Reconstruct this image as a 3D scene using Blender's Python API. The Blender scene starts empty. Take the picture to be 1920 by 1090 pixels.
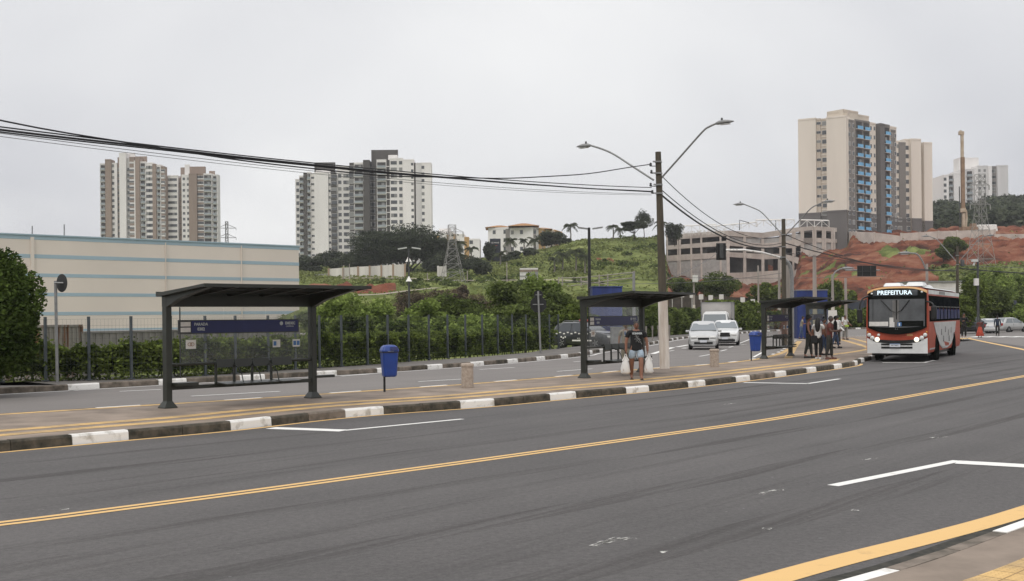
import bpy, math, random
import numpy as np
from mathutils import Vector, Matrix
R = math.radians
SC = bpy.context.scene
# ---------------- camera, world, sun, exposure ----------------
F, CX, CY, TH, V0, H = 2150.0, 960.0, 545.0, 0.0096, 50.3, 2.0
cd = bpy.data.cameras.new('camera'); cam = bpy.data.objects.new('camera', cd)
SC.collection.objects.link(cam); SC.camera = cam
cd.sensor_width = 36; cd.lens = 36*F/1920; cd.shift_y = V0/1920; cd.clip_end = 5000; cd.clip_start = .1
cam.location = (0, 0, H)
cam.rotation_euler = (Matrix.Rotation(R(90), 4, 'X') @ Matrix.Rotation(-TH, 4, 'Z')).to_euler()
SUN_EL, SUN_AZ = 55, 200          # azimuth clockwise from +Y: high sun behind the camera, veiled by cloud
W = bpy.data.worlds.new('World'); SC.world = W; W.use_nodes = True
nt = W.node_tree; nt.nodes.clear()
def wn(t, **k):
    n = nt.nodes.new(t)
    for a, b in k.items(): setattr(n, a, b)
    return n
out = wn('ShaderNodeOutputWorld'); mix = wn('ShaderNodeMixShader'); b1 = wn('ShaderNodeBackground'); b2 = wn('ShaderNodeBackground')
sky = wn('ShaderNodeTexSky', sky_type='NISHITA', sun_disc=False, sun_elevation=R(SUN_EL), sun_rotation=R(SUN_AZ), dust_density=3.0)
nt.links.new(sky.outputs[0], b1.inputs[0]); b1.inputs[1].default_value = .1
tc = wn('ShaderNodeTexCoord'); sp = wn('ShaderNodeSeparateXYZ'); nt.links.new(tc.outputs['Generated'], sp.inputs[0])
az_ = wn('ShaderNodeMath', operation='ADD'); nt.links.new(sp.outputs[2], az_.inputs[0]); az_.inputs[1].default_value = .22
mx_ = wn('ShaderNodeMath', operation='MAXIMUM'); nt.links.new(az_.outputs[0], mx_.inputs[0]); mx_.inputs[1].default_value = .05
dx = wn('ShaderNodeMath', operation='DIVIDE'); dy = wn('ShaderNodeMath', operation='DIVIDE')
nt.links.new(sp.outputs[0], dx.inputs[0]); nt.links.new(mx_.outputs[0], dx.inputs[1])
nt.links.new(sp.outputs[1], dy.inputs[0]); nt.links.new(mx_.outputs[0], dy.inputs[1])
cb = wn('ShaderNodeCombineXYZ'); nt.links.new(dx.outputs[0], cb.inputs[0]); nt.links.new(dy.outputs[0], cb.inputs[1])
nz = wn('ShaderNodeTexNoise'); nz.inputs['Scale'].default_value = .62; nz.inputs['Detail'].default_value = 4; nz.inputs['Roughness'].default_value = .42
nz.inputs['Distortion'].default_value = .5
nt.links.new(cb.outputs[0], nz.inputs['Vector'])
rp = wn('ShaderNodeValToRGB'); e = rp.color_ramp.elements
e[0].position = .34; e[0].color = (.55, .555, .59, 1); e[1].position = .60; e[1].color = (.83, .83, .83, 1)
nt.links.new(nz.outputs[0], rp.inputs[0])
zr = wn('ShaderNodeMapRange'); nt.links.new(sp.outputs[2], zr.inputs[0])
for i, v in ((1, .3), (2, 1.), (3, 1.), (4, 1.9)): zr.inputs[i].default_value = v
nt.links.new(rp.outputs[0], b2.inputs[0]); nt.links.new(zr.outputs[0], b2.inputs[1])
mix.inputs[0].default_value = .94
nt.links.new(b1.outputs[0], mix.inputs[1]); nt.links.new(b2.outputs[0], mix.inputs[2]); nt.links.new(mix.outputs[0], out.inputs[0])
ld = bpy.data.lights.new('sun', 'SUN'); ld.energy = .9; ld.angle = R(22); ld.color = (1, .96, .9)
sun = bpy.data.objects.new('sun', ld); SC.collection.objects.link(sun)
a_ = R(SUN_AZ); dv = Vector((math.sin(a_)*math.cos(R(SUN_EL)), math.cos(a_)*math.cos(R(SUN_EL)), math.sin(R(SUN_EL))))
sun.rotation_euler = dv.to_track_quat('Z', 'Y').to_euler()
vs = SC.view_settings; vs.view_transform = 'Standard'; vs.look = 'None'; vs.exposure = 0.22; vs.gamma = 1
SC.cycles.max_bounces = 6; SC.cycles.diffuse_bounces = 3; SC.cycles.transparent_max_bounces = 12
SC.cycles.use_denoising = True
# ---------------- pixel <-> place ----------------
def uv(px, py):
    a, b = px-CX, py-CY
    return a*math.cos(TH)-b*math.sin(TH), b*math.cos(TH)+a*math.sin(TH)
def at(px, py, D):
    u, v = uv(px, py); return Vector((u/F*D, D, H+(V0-v)/F*D))
def g(px, py, z=0.0):
    u, v = uv(px, py); D = (H-z)*F/(v-V0); return Vector((u/F*D, D, z))
PZ = .17
# ---------------- mesh builder ----------------
def link(o, parent=None):
    SC.collection.objects.link(o)
    if parent: o.parent = parent
    return o
def tag(o, label=None, cat=None, group=None, kind=None):
    for k, v in (('label', label), ('category', cat), ('group', group), ('kind', kind)):
        if v: o[k] = v
    return o
def thing(name, label, cat, loc=(0, 0, 0), rz=0, group=None):
    o = bpy.data.objects.new(name, None); o.location = loc; o.rotation_euler = (0, 0, rz); o.empty_display_size = .3
    link(o); return tag(o, label, cat, group)
class MB:
    def __init__(s): s.v = []; s.f = []; s.m = []; s.s = []
    def add(s, vs, fs, m=0, sm=False, M=None):
        b = len(s.v)
        for v in vs: s.v.append(tuple(M @ Vector(v)) if M else tuple(v))
        for f in fs: s.f.append([b+i for i in f]); s.m.append(m); s.s.append(sm)
        return s
    def box(s, c, d, m=0, rz=0, M=None, rx=0, ry=0, tp=1, tpy=None):
        x, y, z = d[0]/2, d[1]/2, d[2]/2; ty = tp if tpy is None else tpy
        vs = [Vector((a*x*(tp if k > 0 else 1), b*y*(ty if k > 0 else 1), k*z)) for k in (-1, 1) for b in (-1, 1) for a in (-1, 1)]
        T = Matrix.Translation(c) @ Matrix.Rotation(rz, 4, 'Z') @ Matrix.Rotation(ry, 4, 'Y') @ Matrix.Rotation(rx, 4, 'X')
        if M: T = M @ T
        return s.add(vs, [(0, 2, 3, 1), (4, 5, 7, 6), (0, 1, 5, 4), (2, 6, 7, 3), (0, 4, 6, 2), (1, 3, 7, 5)], m, False, T)
    def tube(s, pts, r, n=8, m=0, caps=True, M=None, sm=True):
        pts = [Vector(p) for p in pts]; k = len(pts); rs = r if isinstance(r, (list, tuple)) else [r]*k
        vs = []; fs = []; pu = None
        for i, p in enumerate(pts):
            t = (pts[min(i+1, k-1)]-pts[max(i-1, 0)])
            t = t.normalized() if t.length > 1e-9 else Vector((0, 0, 1))
            if pu is None: pu = Vector((0, 0, 1)).cross(t) if abs(t.z) < .95 else Vector((1, 0, 0)).cross(t)
            u = (pu-t*pu.dot(t)).normalized(); w = t.cross(u); pu = u
            for j in range(n):
                a = 2*math.pi*j/n; vs.append(p+(u*math.cos(a)+w*math.sin(a))*rs[i])
        for i in range(k-1):
            for j in range(n): fs.append((i*n+j, i*n+(j+1) % n, (i+1)*n+(j+1) % n, (i+1)*n+j))
        s.add(vs, fs, m, sm, M)
        if caps: s.add(vs[:n], [tuple(range(n))[::-1]], m, False, M); s.add(vs[-n:], [tuple(range(n))], m, False, M)
        return s
    def lathe(s, prof, c=(0, 0, 0), n=20, m=0, M=None, sm=True, sx=1, sy=1):
        vs = []; k = len(prof)
        for r, z in prof:
            for j in range(n): a = 2*math.pi*j/n; vs.append((c[0]+r*math.cos(a)*sx, c[1]+r*math.sin(a)*sy, c[2]+z))
        fs = [(i*n+j, i*n+(j+1) % n, (i+1)*n+(j+1) % n, (i+1)*n+j) for i in range(k-1) for j in range(n)]
        s.add(vs, fs, m, sm, M); s.add(vs[:n], [tuple(range(n))[::-1]], m, False, M); s.add(vs[-n:], [tuple(range(n))], m, False, M)
        return s
    def ext(s, poly, d, m=0, M=None):          # extrude a planar polygon of 3-D points along d
        n = len(poly); d = Vector(d); P = [Vector(p) for p in poly]
        return s.add(P+[p+d for p in P], [tuple(range(n))[::-1], tuple(range(n, 2*n))]+[(i, (i+1) % n, n+(i+1) % n, n+i) for i in range(n)], m, False, M)
    def quad(s, a, b, c, d, m=0, M=None): return s.add([a, b, c, d], [(0, 1, 2, 3)], m, False, M)
    def grid(s, fn, nu, nv, m=0, M=None, sm=True):
        vs = [fn(i/nu, j/nv) for j in range(nv+1) for i in range(nu+1)]
        return s.add(vs, [(j*(nu+1)+i, j*(nu+1)+i+1, (j+1)*(nu+1)+i+1, (j+1)*(nu+1)+i) for j in range(nv) for i in range(nu)], m, sm, M)
    def build(s, name, mats, parent=None, bevel=0, seg=2):
        me = bpy.data.meshes.new(name); me.from_pydata(s.v, [], s.f)
        for mt in (mats if isinstance(mats, (list, tuple)) else [mats]): me.materials.append(mt)
        me.polygons.foreach_set('material_index', s.m); me.polygons.foreach_set('use_smooth', s.s); me.update()
        o = link(bpy.data.objects.new(name, me), parent)
        if bevel:
            b = o.modifiers.new('bevel', 'BEVEL'); b.width = bevel; b.segments = seg; b.limit_method = 'ANGLE'; b.angle_limit = R(40)
        return o
def npmesh(name, V, k, mat, parent=None, smooth=False):       # V: (N*k,3) array of separate k-gons
    N = len(V)//k; me = bpy.data.meshes.new(name)
    me.vertices.add(len(V)); me.vertices.foreach_set('co', np.ascontiguousarray(V, np.float32).ravel())
    me.loops.add(len(V)); me.loops.foreach_set('vertex_index', np.arange(len(V), dtype=np.int32))
    me.polygons.add(N); me.polygons.foreach_set('loop_start', np.arange(0, N*k, k, dtype=np.int32))
    me.update(calc_edges=True); me.materials.append(mat)
    return link(bpy.data.objects.new(name, me), parent)
def dup(o, loc=None, rz=None, label=None, group=None, parent=None):
    c = o.copy(); SC.collection.objects.link(c)
    if parent is not None: c.parent = parent
    if loc is not None: c.location = loc
    if rz is not None: c.rotation_euler = (0, 0, rz)
    if label: c['label'] = label
    if group: c['group'] = group
    for ch in list(o.children): dup(ch, parent=c)
    return c
# ---------------- materials ----------------
MC = {}
def mat(name, col, rough=.7, metal=0, ns=0, na=.15, bump=0, col2=None, spec=.4, streak=False, detail=5, nlo=.35, nhi=.65, coat=0, obj=True):
    if name in MC: return MC[name]
    m = bpy.data.materials.new(name); m.use_nodes = True; t = m.node_tree; p = t.nodes['Principled BSDF']
    p.inputs['Base Color'].default_value = (*col, 1); p.inputs['Roughness'].default_value = rough; p.inputs['Metallic'].default_value = metal
    p.inputs['Specular IOR Level'].default_value = spec; p.inputs['Coat Weight'].default_value = coat
    if ns:
        c = t.nodes.new('ShaderNodeTexCoord'); mp = t.nodes.new('ShaderNodeMapping'); n = t.nodes.new('ShaderNodeTexNoise'); r = t.nodes.new('ShaderNodeValToRGB')
        n.inputs['Scale'].default_value = ns; n.inputs['Detail'].default_value = detail; n.inputs['Roughness'].default_value = .6
        if streak: mp.inputs['Scale'].default_value = (1, 1, .12)
        t.links.new(c.outputs['Object'], mp.inputs[0]); t.links.new(mp.outputs[0], n.inputs['Vector']); t.links.new(n.outputs[0], r.inputs[0])
        c2 = col2 or tuple(x*(1-na) for x in col); c1 = col if col2 else tuple(min(1, x*(1+na*.6)) for x in col)
        r.color_ramp.elements[0].position = nlo; r.color_ramp.elements[0].color = (*c2, 1); r.color_ramp.elements[1].position = nhi; r.color_ramp.elements[1].color = (*c1, 1)
        t.links.new(r.outputs[0], p.inputs['Base Color'])
        if bump:
            b = t.nodes.new('ShaderNodeBump'); b.inputs['Strength'].default_value = bump; b.inputs['Distance'].default_value = .02
            t.links.new(n.outputs[0], b.inputs['Height']); t.links.new(b.outputs[0], p.inputs['Normal'])
    MC[name] = m; return m
def leafmat(name, dark, light, tr=.25, clump=1.2):
    if name in MC: return MC[name]
    m = bpy.data.materials.new(name); m.use_nodes = True; t = m.node_tree; t.nodes.clear()
    N = t.nodes.new; o = N('ShaderNodeOutputMaterial'); mx = N('ShaderNodeMixShader'); d = N('ShaderNodeBsdfDiffuse'); l = N('ShaderNodeBsdfTranslucent')
    gi = N('ShaderNodeNewGeometry'); c = N('ShaderNodeTexCoord'); nz = N('ShaderNodeTexNoise'); nz.inputs['Scale'].default_value = clump; nz.inputs['Detail'].default_value = 2
    t.links.new(c.outputs['Object'], nz.inputs['Vector'])
    ad = N('ShaderNodeMath'); ad.operation = 'MULTIPLY_ADD'; ad.inputs[1].default_value = .45
    t.links.new(gi.outputs['Random Per Island'], ad.inputs[0])
    ms = N('ShaderNodeMath'); ms.operation = 'MULTIPLY_ADD'; ms.inputs[1].default_value = 2.4; ms.inputs[2].default_value = -.95
    t.links.new(nz.outputs[0], ms.inputs[0]); t.links.new(ms.outputs[0], ad.inputs[2])
    r = N('ShaderNodeValToRGB'); r.color_ramp.elements[0].color = (*dark, 1); r.color_ramp.elements[1].color = (*light, 1); t.links.new(ad.outputs[0], r.inputs[0])
    t.links.new(r.outputs[0], d.inputs[0]); t.links.new(r.outputs[0], l.inputs[0]); mx.inputs[0].default_value = tr
    t.links.new(d.outputs[0], mx.inputs[1]); t.links.new(l.outputs[0], mx.inputs[2]); t.links.new(mx.outputs[0], o.inputs[0])
    MC[name] = m; return m
def glassmat(name, tint, alpha, rough=.03):
    if name in MC: return MC[name]
    m = bpy.data.materials.new(name); m.use_nodes = True; t = m.node_tree; t.nodes.clear(); N = t.nodes.new
    o = N('ShaderNodeOutputMaterial'); mx = N('ShaderNodeMixShader'); mx2 = N('ShaderNodeMixShader'); tr = N('ShaderNodeBsdfTransparent'); gl = N('ShaderNodeBsdfGlossy'); df = N('ShaderNodeBsdfDiffuse'); fr = N('ShaderNodeFresnel')
    tr.inputs[0].default_value = (*[1-(1-x)*.12 for x in tint], 1); df.inputs[0].default_value = (*tint, 1); gl.inputs['Roughness'].default_value = rough
    fr.inputs[0].default_value = 1.45; mx.inputs[0].default_value = alpha
    t.links.new(tr.outputs[0], mx.inputs[1]); t.links.new(df.outputs[0], mx.inputs[2])
    gm = N('ShaderNodeNewGeometry'); iv = N('ShaderNodeMath'); iv.operation = 'SUBTRACT'; iv.inputs[0].default_value = 1; t.links.new(gm.outputs['Backfacing'], iv.inputs[1])
    ml = N('ShaderNodeMath'); ml.operation = 'MULTIPLY'; t.links.new(fr.outputs[0], ml.inputs[0]); t.links.new(iv.outputs[0], ml.inputs[1]); t.links.new(ml.outputs[0], mx2.inputs[0]); t.links.new(mx.outputs[0], mx2.inputs[1]); t.links.new(gl.outputs[0], mx2.inputs[2]); t.links.new(mx2.outputs[0], o.inputs[0])
    MC[name] = m; return m
def emit(name, col, st):
    if name in MC: return MC[name]
    m = bpy.data.materials.new(name); m.use_nodes = True; p = m.node_tree.nodes['Principled BSDF']
    p.inputs['Base Color'].default_value = (*col, 1); p.inputs['Emission Color'].default_value = (*col, 1); p.inputs['Emission Strength'].default_value = st
    MC[name] = m; return m
_f = None
def text(name, s, size, mt, parent, loc, rx=R(90), rz=0, ex=.002, sx=1, align='CENTER', font_bold=0):
    cu = bpy.data.curves.new(name, 'FONT'); cu.body = s; cu.size = size; cu.extrude = ex; cu.align_x = align; cu.align_y = 'CENTER'; cu.offset = font_bold; cu.resolution_u = 2
    t = bpy.data.objects.new(name, cu); SC.collection.objects.link(t)
    me = bpy.data.meshes.new_from_object(t.evaluated_get(bpy.context.evaluated_depsgraph_get())); SC.collection.objects.unlink(t); bpy.data.objects.remove(t)
    me.materials.clear(); me.materials.append(mt)
    o = link(bpy.data.objects.new(name, me), parent); o.location = loc; o.rotation_euler = (rx, 0, rz); o.scale = (sx, 1, 1)
    return o
def smooth(P, n=8):
    P = [Vector(p) for p in P]; out = []
    for i in range(len(P)-1):
        a, b, c, d = P[max(i-1, 0)], P[i], P[i+1], P[min(i+2, len(P)-1)]
        for k in range(n):
            t = k/n; out.append(.5*((2*b)+(c-a)*t+(2*a-5*b+4*c-d)*t*t+(3*b-a-3*c+d)*t**3))
    return out+[P[-1]]
def resample(P, step):
    out = [P[0]]; acc = 0
    for a, b in zip(P, P[1:]):
        L = (b-a).length; d = step-acc
        while d <= L: out.append(a.lerp(b, d/L)); d += step
        acc = L-(d-step)
    return out
def offset(P, d):                                   # positive d: to the left of travel
    out = []
    for i, p in enumerate(P):
        t = P[min(i+1, len(P)-1)]-P[max(i-1, 0)]; n = Vector((-t.y, t.x, 0)).normalized(); out.append(p+n*d)
    return out
def ribbon(mb, P, w, z, m=0):
    A = offset(P, w/2); B = offset(P, -w/2)
    for i in range(len(P)-1): mb.quad((A[i].x, A[i].y, z), (B[i].x, B[i].y, z), (B[i+1].x, B[i+1].y, z), (A[i+1].x, A[i+1].y, z), m)
def struct(mb, name, mats, kind='structure', **k):
    o = mb.build(name, mats, **k); o['kind'] = kind; return o
rng = np.random.default_rng(7); random.seed(7)
# ================= SETTING: ground, roads, kerbs, markings =================
def asphalt(name, base, dark, ang, xs=1, streak_amt=.5):
    m = bpy.data.materials.new(name); m.use_nodes = True; t = m.node_tree; p = t.nodes['Principled BSDF']; N = t.nodes.new; L = t.links.new
    c = N('ShaderNodeTexCoord'); mp = N('ShaderNodeMapping'); mp.inputs['Rotation'].default_value = (0, 0, -ang); mp.inputs['Scale'].default_value = (1, 1, 1)
    L(c.outputs['Object'], mp.inputs[0])
    mp2 = N('ShaderNodeMapping'); mp2.inputs['Scale'].default_value = (.05, .75, 1); L(mp.outputs[0], mp2.inputs[0])
    a = N('ShaderNodeTexNoise'); a.inputs['Scale'].default_value = 1; a.inputs['Detail'].default_value = 5; a.inputs['Roughness'].default_value = .6; L(mp2.outputs[0], a.inputs['Vector'])
    b = N('ShaderNodeTexNoise'); b.inputs['Scale'].default_value = 14; b.inputs['Detail'].default_value = 7; b.inputs['Roughness'].default_value = .95; L(c.outputs['Object'], b.inputs['Vector'])
    d = N('ShaderNodeTexNoise'); d.inputs['Scale'].default_value = .35; d.inputs['Detail'].default_value = 4; L(c.outputs['Object'], d.inputs['Vector'])
    s1 = N('ShaderNodeMath'); s1.operation = 'MULTIPLY_ADD'; s1.inputs[1].default_value = streak_amt; L(a.outputs[0], s1.inputs[0])
    s0 = N('ShaderNodeMath'); s0.operation = 'MULTIPLY'; s0.inputs[1].default_value = .28; L(d.outputs[0], s0.inputs[0]); L(s0.outputs[0], s1.inputs[2])
    s2 = N('ShaderNodeMath'); s2.operation = 'MULTIPLY_ADD'; s2.inputs[1].default_value = 1.5; L(b.outputs[0], s2.inputs[0]); L(s1.outputs[0], s2.inputs[2])
    r = N('ShaderNodeValToRGB'); r.color_ramp.elements[0].position = .95; r.color_ramp.elements[0].color = (*dark, 1); r.color_ramp.elements[1].position = 1.0; r.color_ramp.elements[1].color = (*base, 1)
    sf = N('ShaderNodeMapRange'); sf.inputs[1].default_value = .98; sf.inputs[2].default_value = 1.32; L(s2.outputs[0], sf.inputs[0]); r.color_ramp.elements[0].position = 0; L(sf.outputs[0], r.inputs[0])
    v = N('ShaderNodeTexVoronoi'); v.inputs['Scale'].default_value = 2.3; L(c.outputs['Object'], v.inputs['Vector'])     # small pale scuffs and dark oil spots
    vr = N('ShaderNodeMapRange'); L(v.outputs[0], vr.inputs[0])
    for i, q in ((1, .02), (2, .045), (3, .55), (4, 0)): vr.inputs[i].default_value = q
    mx = N('ShaderNodeMixRGB'); L(vr.outputs[0], mx.inputs[0]); L(r.outputs[0], mx.inputs[1]); L(v.outputs['Color'], mx.inputs[2])
    hs = N('ShaderNodeHueSaturation'); hs.inputs['Saturation'].default_value = .12; hs.inputs['Value'].default_value = .3; L(v.outputs['Color'], hs.inputs['Color']); L(hs.outputs[0], mx.inputs[2])
    L(mx.outputs[0], p.inputs['Base Color']); p.inputs['Roughness'].default_value = .85; p.inputs['Specular IOR Level'].default_value = .35
    bp = N('ShaderNodeBump'); bp.inputs['Strength'].default_value = .5; bp.inputs['Distance'].default_value = .006; L(b.outputs[0], bp.inputs['Height']); L(bp.outputs[0], p.inputs['Normal'])
    return m
ROAD_DIR = R(52)
M_as1 = asphalt('asphalt dark', (.118, .110, .106), (.066, .062, .060), ROAD_DIR)
M_as2 = asphalt('asphalt light', (.225, .205, .19), (.155, .142, .132), ROAD_DIR, 1, .35)
M_conc = mat('worn concrete paving', (.30, .24, .19), .9, ns=1.1, col2=(.145, .115, .09), bump=.3, nlo=.3, nhi=.7, detail=8)
M_kerb = mat('mossy kerb stone', (.105, .088, .066), .9, ns=5, col2=(.03, .028, .02), bump=.4, detail=6)
M_kerbl = mat('bare kerb stone', (.22, .18, .145), .9, ns=3, col2=(.07, .06, .045), detail=6)
M_kw = mat('white kerb paint', (.78, .76, .72), .7, ns=4, col2=(.42, .39, .34), nlo=.30, nhi=.47)
M_yel = mat('yellow road paint', (.68, .435, .17), .7, ns=6, col2=(.50, .32, .135), nlo=.2, nhi=.42)
M_wht = mat('white road paint', (.74, .73, .69), .7, ns=6, col2=(.50, .48, .45), nlo=.2, nhi=.42)
M_mosc = mat('gutter grit', (.05, .046, .036), .95, ns=9, col2=(.02, .02, .016))
def tactile(name, c1, c2):
    m = bpy.data.materials.new(name); m.use_nodes = True; t = m.node_tree; p = t.nodes['Principled BSDF']; N = t.nodes.new; L = t.links.new
    c = N('ShaderNodeTexCoord'); mp = N('ShaderNodeMapping'); mp.inputs['Rotation'].default_value = (0, 0, -R(46)); L(c.outputs['Object'], mp.inputs[0])
    v = N('ShaderNodeTexVoronoi'); v.inputs['Scale'].default_value = 18; v.inputs['Randomness'].default_value = 0; L(mp.outputs[0], v.inputs['Vector'])
    n = N('ShaderNodeTexNoise'); n.inputs['Scale'].default_value = 1.6; n.inputs['Detail'].default_value = 7; L(c.outputs['Object'], n.inputs['Vector'])
    r = N('ShaderNodeValToRGB'); r.color_ramp.elements[0].position = .32; r.color_ramp.elements[0].color = (*c2, 1); r.color_ramp.elements[1].position = .6; r.color_ramp.elements[1].color = (*c1, 1); L(n.outputs[0], r.inputs[0])
    br = N('ShaderNodeTexBrick'); br.inputs['Scale'].default_value = 4; br.offset = 0; br.inputs['Brick Width'].default_value = 1; br.inputs['Row Height'].default_value = 1; br.inputs['Mortar Size'].default_value = .03
    br.inputs['Color1'].default_value = (1, 1, 1, 1); br.inputs['Color2'].default_value = (.86, .86, .86, 1); br.inputs['Mortar'].default_value = (.45, .42, .4, 1); L(mp.outputs[0], br.inputs['Vector'])
    mu = N('ShaderNodeMixRGB'); mu.blend_type = 'MULTIPLY'; mu.inputs[0].default_value = 1; L(r.outputs[0], mu.inputs[1]); L(br.outputs[0], mu.inputs[2]); L(mu.outputs[0], p.inputs['Base Color'])
    mr = N('ShaderNodeMapRange'); L(v.outputs[0], mr.inputs[0])
    for i, q in ((1, .18), (2, .34), (3, 1), (4, 0)): mr.inputs[i].default_value = q
    b = N('ShaderNodeBump'); b.inputs['Strength'].default_value = 1; b.inputs['Distance'].default_value = .008; L(mr.outputs[0], b.inputs['Height']); L(b.outputs[0], p.inputs['Normal']); p.inputs['Roughness'].default_value = .85
    return m
M_tac = tactile('yellow tactile tiles', (.66, .43, .17), (.42, .29, .145))
# polylines (travel direction: away from the camera)
fk = [g(0, 848), g(245, 825), g(430, 808), g(665, 782), g(915, 763), g(1065, 748.5), g(1250, 731.5), g(1400, 714.5), g(1500, 701.5), g(1600, 687)]
d0 = (fk[0]-fk[1]).normalized()
FK = smooth([fk[0]+d0*26, fk[0]+d0*13]+fk+[Vector((14.55, 47.6, 0)), Vector((19.2, 57, 0)), Vector((25, 68, 0)), Vector((30, 78, 0)), Vector((34.3, 87, 0))], 8)
bk = [g(0, 776, PZ), g(300, 757.5, PZ), g(480, 746.5, PZ), g(722, 730, PZ), g(862, 720.5, PZ), g(1040, 706.5, PZ), g(1200, 692, PZ), g(1300, 685.5, PZ), g(1380, 678, PZ), g(1430, 670, PZ), g(1466, 659, PZ), g(1482, 646, PZ), g(1496, 637, PZ)]
d0 = (bk[0]-bk[1]).normalized()
BK = smooth([bk[0]+d0*26, bk[0]+d0*13]+bk, 6)+[Vector((27, 94, PZ)), Vector((33, 93.5, PZ)), Vector((35.2, 90, PZ))]
ak = [g(0, 739), g(129, 732), g(300, 722), g(560, 707.5), g(681, 701), g(867, 688), g(980, 679), g(1089, 668), g(1121, 661.5), g(1210, 648.5), g(1286, 635), g(1390, 626), g(1450, 621.5), g(1600, 617.5), g(1800, 614), g(1920, 612)]
d0 = (ak[0]-ak[1]).normalized()
AK = smooth([ak[0]+d0*30, ak[0]+d0*15]+ak+[Vector((120, 175, 0))], 6)
def flat(mb, P, z, m=0):
    n = len(P); mb.add([(p.x, p.y, z) for p in P], [tuple(range(n))], m)
mb = MB(); flat(mb, [Vector((-60, -20, 0)), Vector((140, -20, 0)), Vector((140, 175, 0))]+AK[::-1]+[Vector((-60, AK[0].y-20, 0))], 0)
struct(mb, 'road', M_as2)
# bus lane: darker asphalt sheet between the near kerb and the island kerb
mb = MB(); ne = [Vector((-30, -22, 0)), Vector((60, -22, 0)), Vector((75, 40, 0)), Vector((29, 63, 0)), Vector((36, 91, 0))]
flat(mb, FK[::-1][1:]+[Vector((-45, -5, 0))]+ne, .004); struct(mb, 'bus_lane_road', M_as1)
# island: paving with real kerb stones in front
mb = MB(); inner = offset(FK, .16)
flat(mb, inner+BK[::-1], PZ-.004); 
for a, b in zip(BK, BK[1:]): mb.quad((a.x, a.y, 0), (b.x, b.y, 0), (b.x, b.y, PZ-.004), (a.x, a.y, PZ-.004))
struct(mb, 'island_pavement', M_conc)
def kerb(name, P, side, phase, period=3, w=.16, h=PZ, mats=None, z0=-.02):
    st = resample(P, 1.0); mb = MB()
    for i in range(len(st)-1):
        a, b = st[i], st[i+1]; t = (b-a).normalized(); n = Vector((-t.y, t.x, 0))*side; a = a+t*.006; b = b-t*.006
        hh = h+random.uniform(-.006, .004); c = .025
        sec = [(0, z0), (.012, hh-c-.01), (c+.01, hh), (w, hh), (w, z0)]
        vs = [p+n*q[0]+Vector((0, 0, q[1])) for p in (a, b) for q in sec]
        fs = [(k, (k+1) % 5, 5+(k+1) % 5, 5+k) for k in range(5)]+[(4, 3, 2, 1, 0), (5, 6, 7, 8, 9)]
        if side > 0: fs = [f[::-1] for f in fs]
        white = (i+phase) % period == 0
        mb.add(vs, fs, 1 if white else (2 if (not white and random.random() < .2) else 0))
    return struct(mb, name, mats or [M_kerb, M_kw, M_kerbl])
# phase so that a white stone starts at pixel x=135
s0 = 0; w0 = g(135, 835); st = resample(FK, 1.0); i0 = min(range(len(st)), key=lambda i: (st[i]-w0).length)
dsh = (w0-st[i0]).dot((st[i0+1]-st[i0]).normalized())
FKs = [FK[0]+(FK[1]-FK[0]).normalized()*(dsh % 1.0)]+[p for p in FK if (p-FK[0]).length > (dsh % 1.0)+.05]
if dsh < 0: i0 -= 1
kerb('kerb', FKs, 1, -i0)
# back edge of the island: low white-painted stones seen from above
mb = MB(); st = resample(BK, 1.0)
for i in range(len(st)-1):
    a, b = st[i], st[i+1]; t = (b-a).normalized(); n = Vector((-t.y, t.x, 0)); a = a+t*.01; b = b-t*.01
    mb.ext([a+n*.002-Vector((0, 0, .19)), b+n*.002-Vector((0, 0, .19)), b+n*.15-Vector((0, 0, .19)), a+n*.15-Vector((0, 0, .19))], (0, 0, .185), 1 if i % 3 == 1 else 2)
struct(mb, 'kerb', [M_kerb, M_kw, M_kerbl])
# far pavement and its kerb
w1 = g(129, 732); st = resample(AK, 1.5); i1 = min(range(len(st)), key=lambda i: (st[i]-w1).length)
kerb('kerb', AK, 1, -(min(range(len(resample(AK, 1.0))), key=lambda i: (resample(AK, 1.0)[i]-w1).length)), 3, mats=[M_kerbl, M_kw, M_kerb])
mb = MB(); A1 = offset(AK, .16); A2 = offset(AK, 2.9)
for i in range(len(AK)-1):
    mb.quad(A1[i]+Vector((0, 0, PZ-.004)), A1[i+1]+Vector((0, 0, PZ-.004)), A2[i+1]+Vector((0, 0, PZ-.004)), A2[i]+Vector((0, 0, PZ-.004)))
    mb.quad(A2[i]+Vector((0, 0, PZ-.004)), A2[i+1]+Vector((0, 0, PZ-.004)), A2[i+1]+Vector((0, 0, -2)), A2[i]+Vector((0, 0, -2)))
struct(mb, 'far_pavement', mat('grey pavement', (.16, .145, .13), .9, ns=1.5, col2=(.09, .083, .075), detail=7))
# near pavement (camera side)
nk = [g(1400, 1130, 0), g(1550, 1088, 0), g(1680, 1056, 0), g(1732, 1040, 0), g(1893, 985, 0), g(1990, 955, 0)]
NZ = .055
nk = [Vector((p.x, p.y, 0)) for p in [g(1350, 1150, NZ), g(1550, 1090, NZ), g(1680, 1055, NZ), g(1780, 1022, NZ), g(1893, 981, NZ), g(1920, 972, NZ)]]
d1 = (nk[-1]-nk[-2]).normalized(); d1 = (nk[-1]-nk[1]).normalized()
NK = [nk[0]-d1*25]+smooth(nk, 3)+[nk[-1]+d1*30]
st = resample(NK, 1.0); wn_ = g(1680, 1055, NZ); i2 = min(range(len(st)), key=lambda i: (st[i]-Vector((wn_.x, wn_.y, 0))).length)
kerb('kerb', NK, -1, -(i2-1), 3, h=NZ, mats=[M_kerbl, M_kw, M_kerb])
mb = MB(); flat(mb, offset(NK, -.16)[::-1]+[Vector((-40, -25, 0)), Vector((60, -25, 0))], NZ-.004); struct(mb, 'near_pavement', M_conc)
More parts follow.
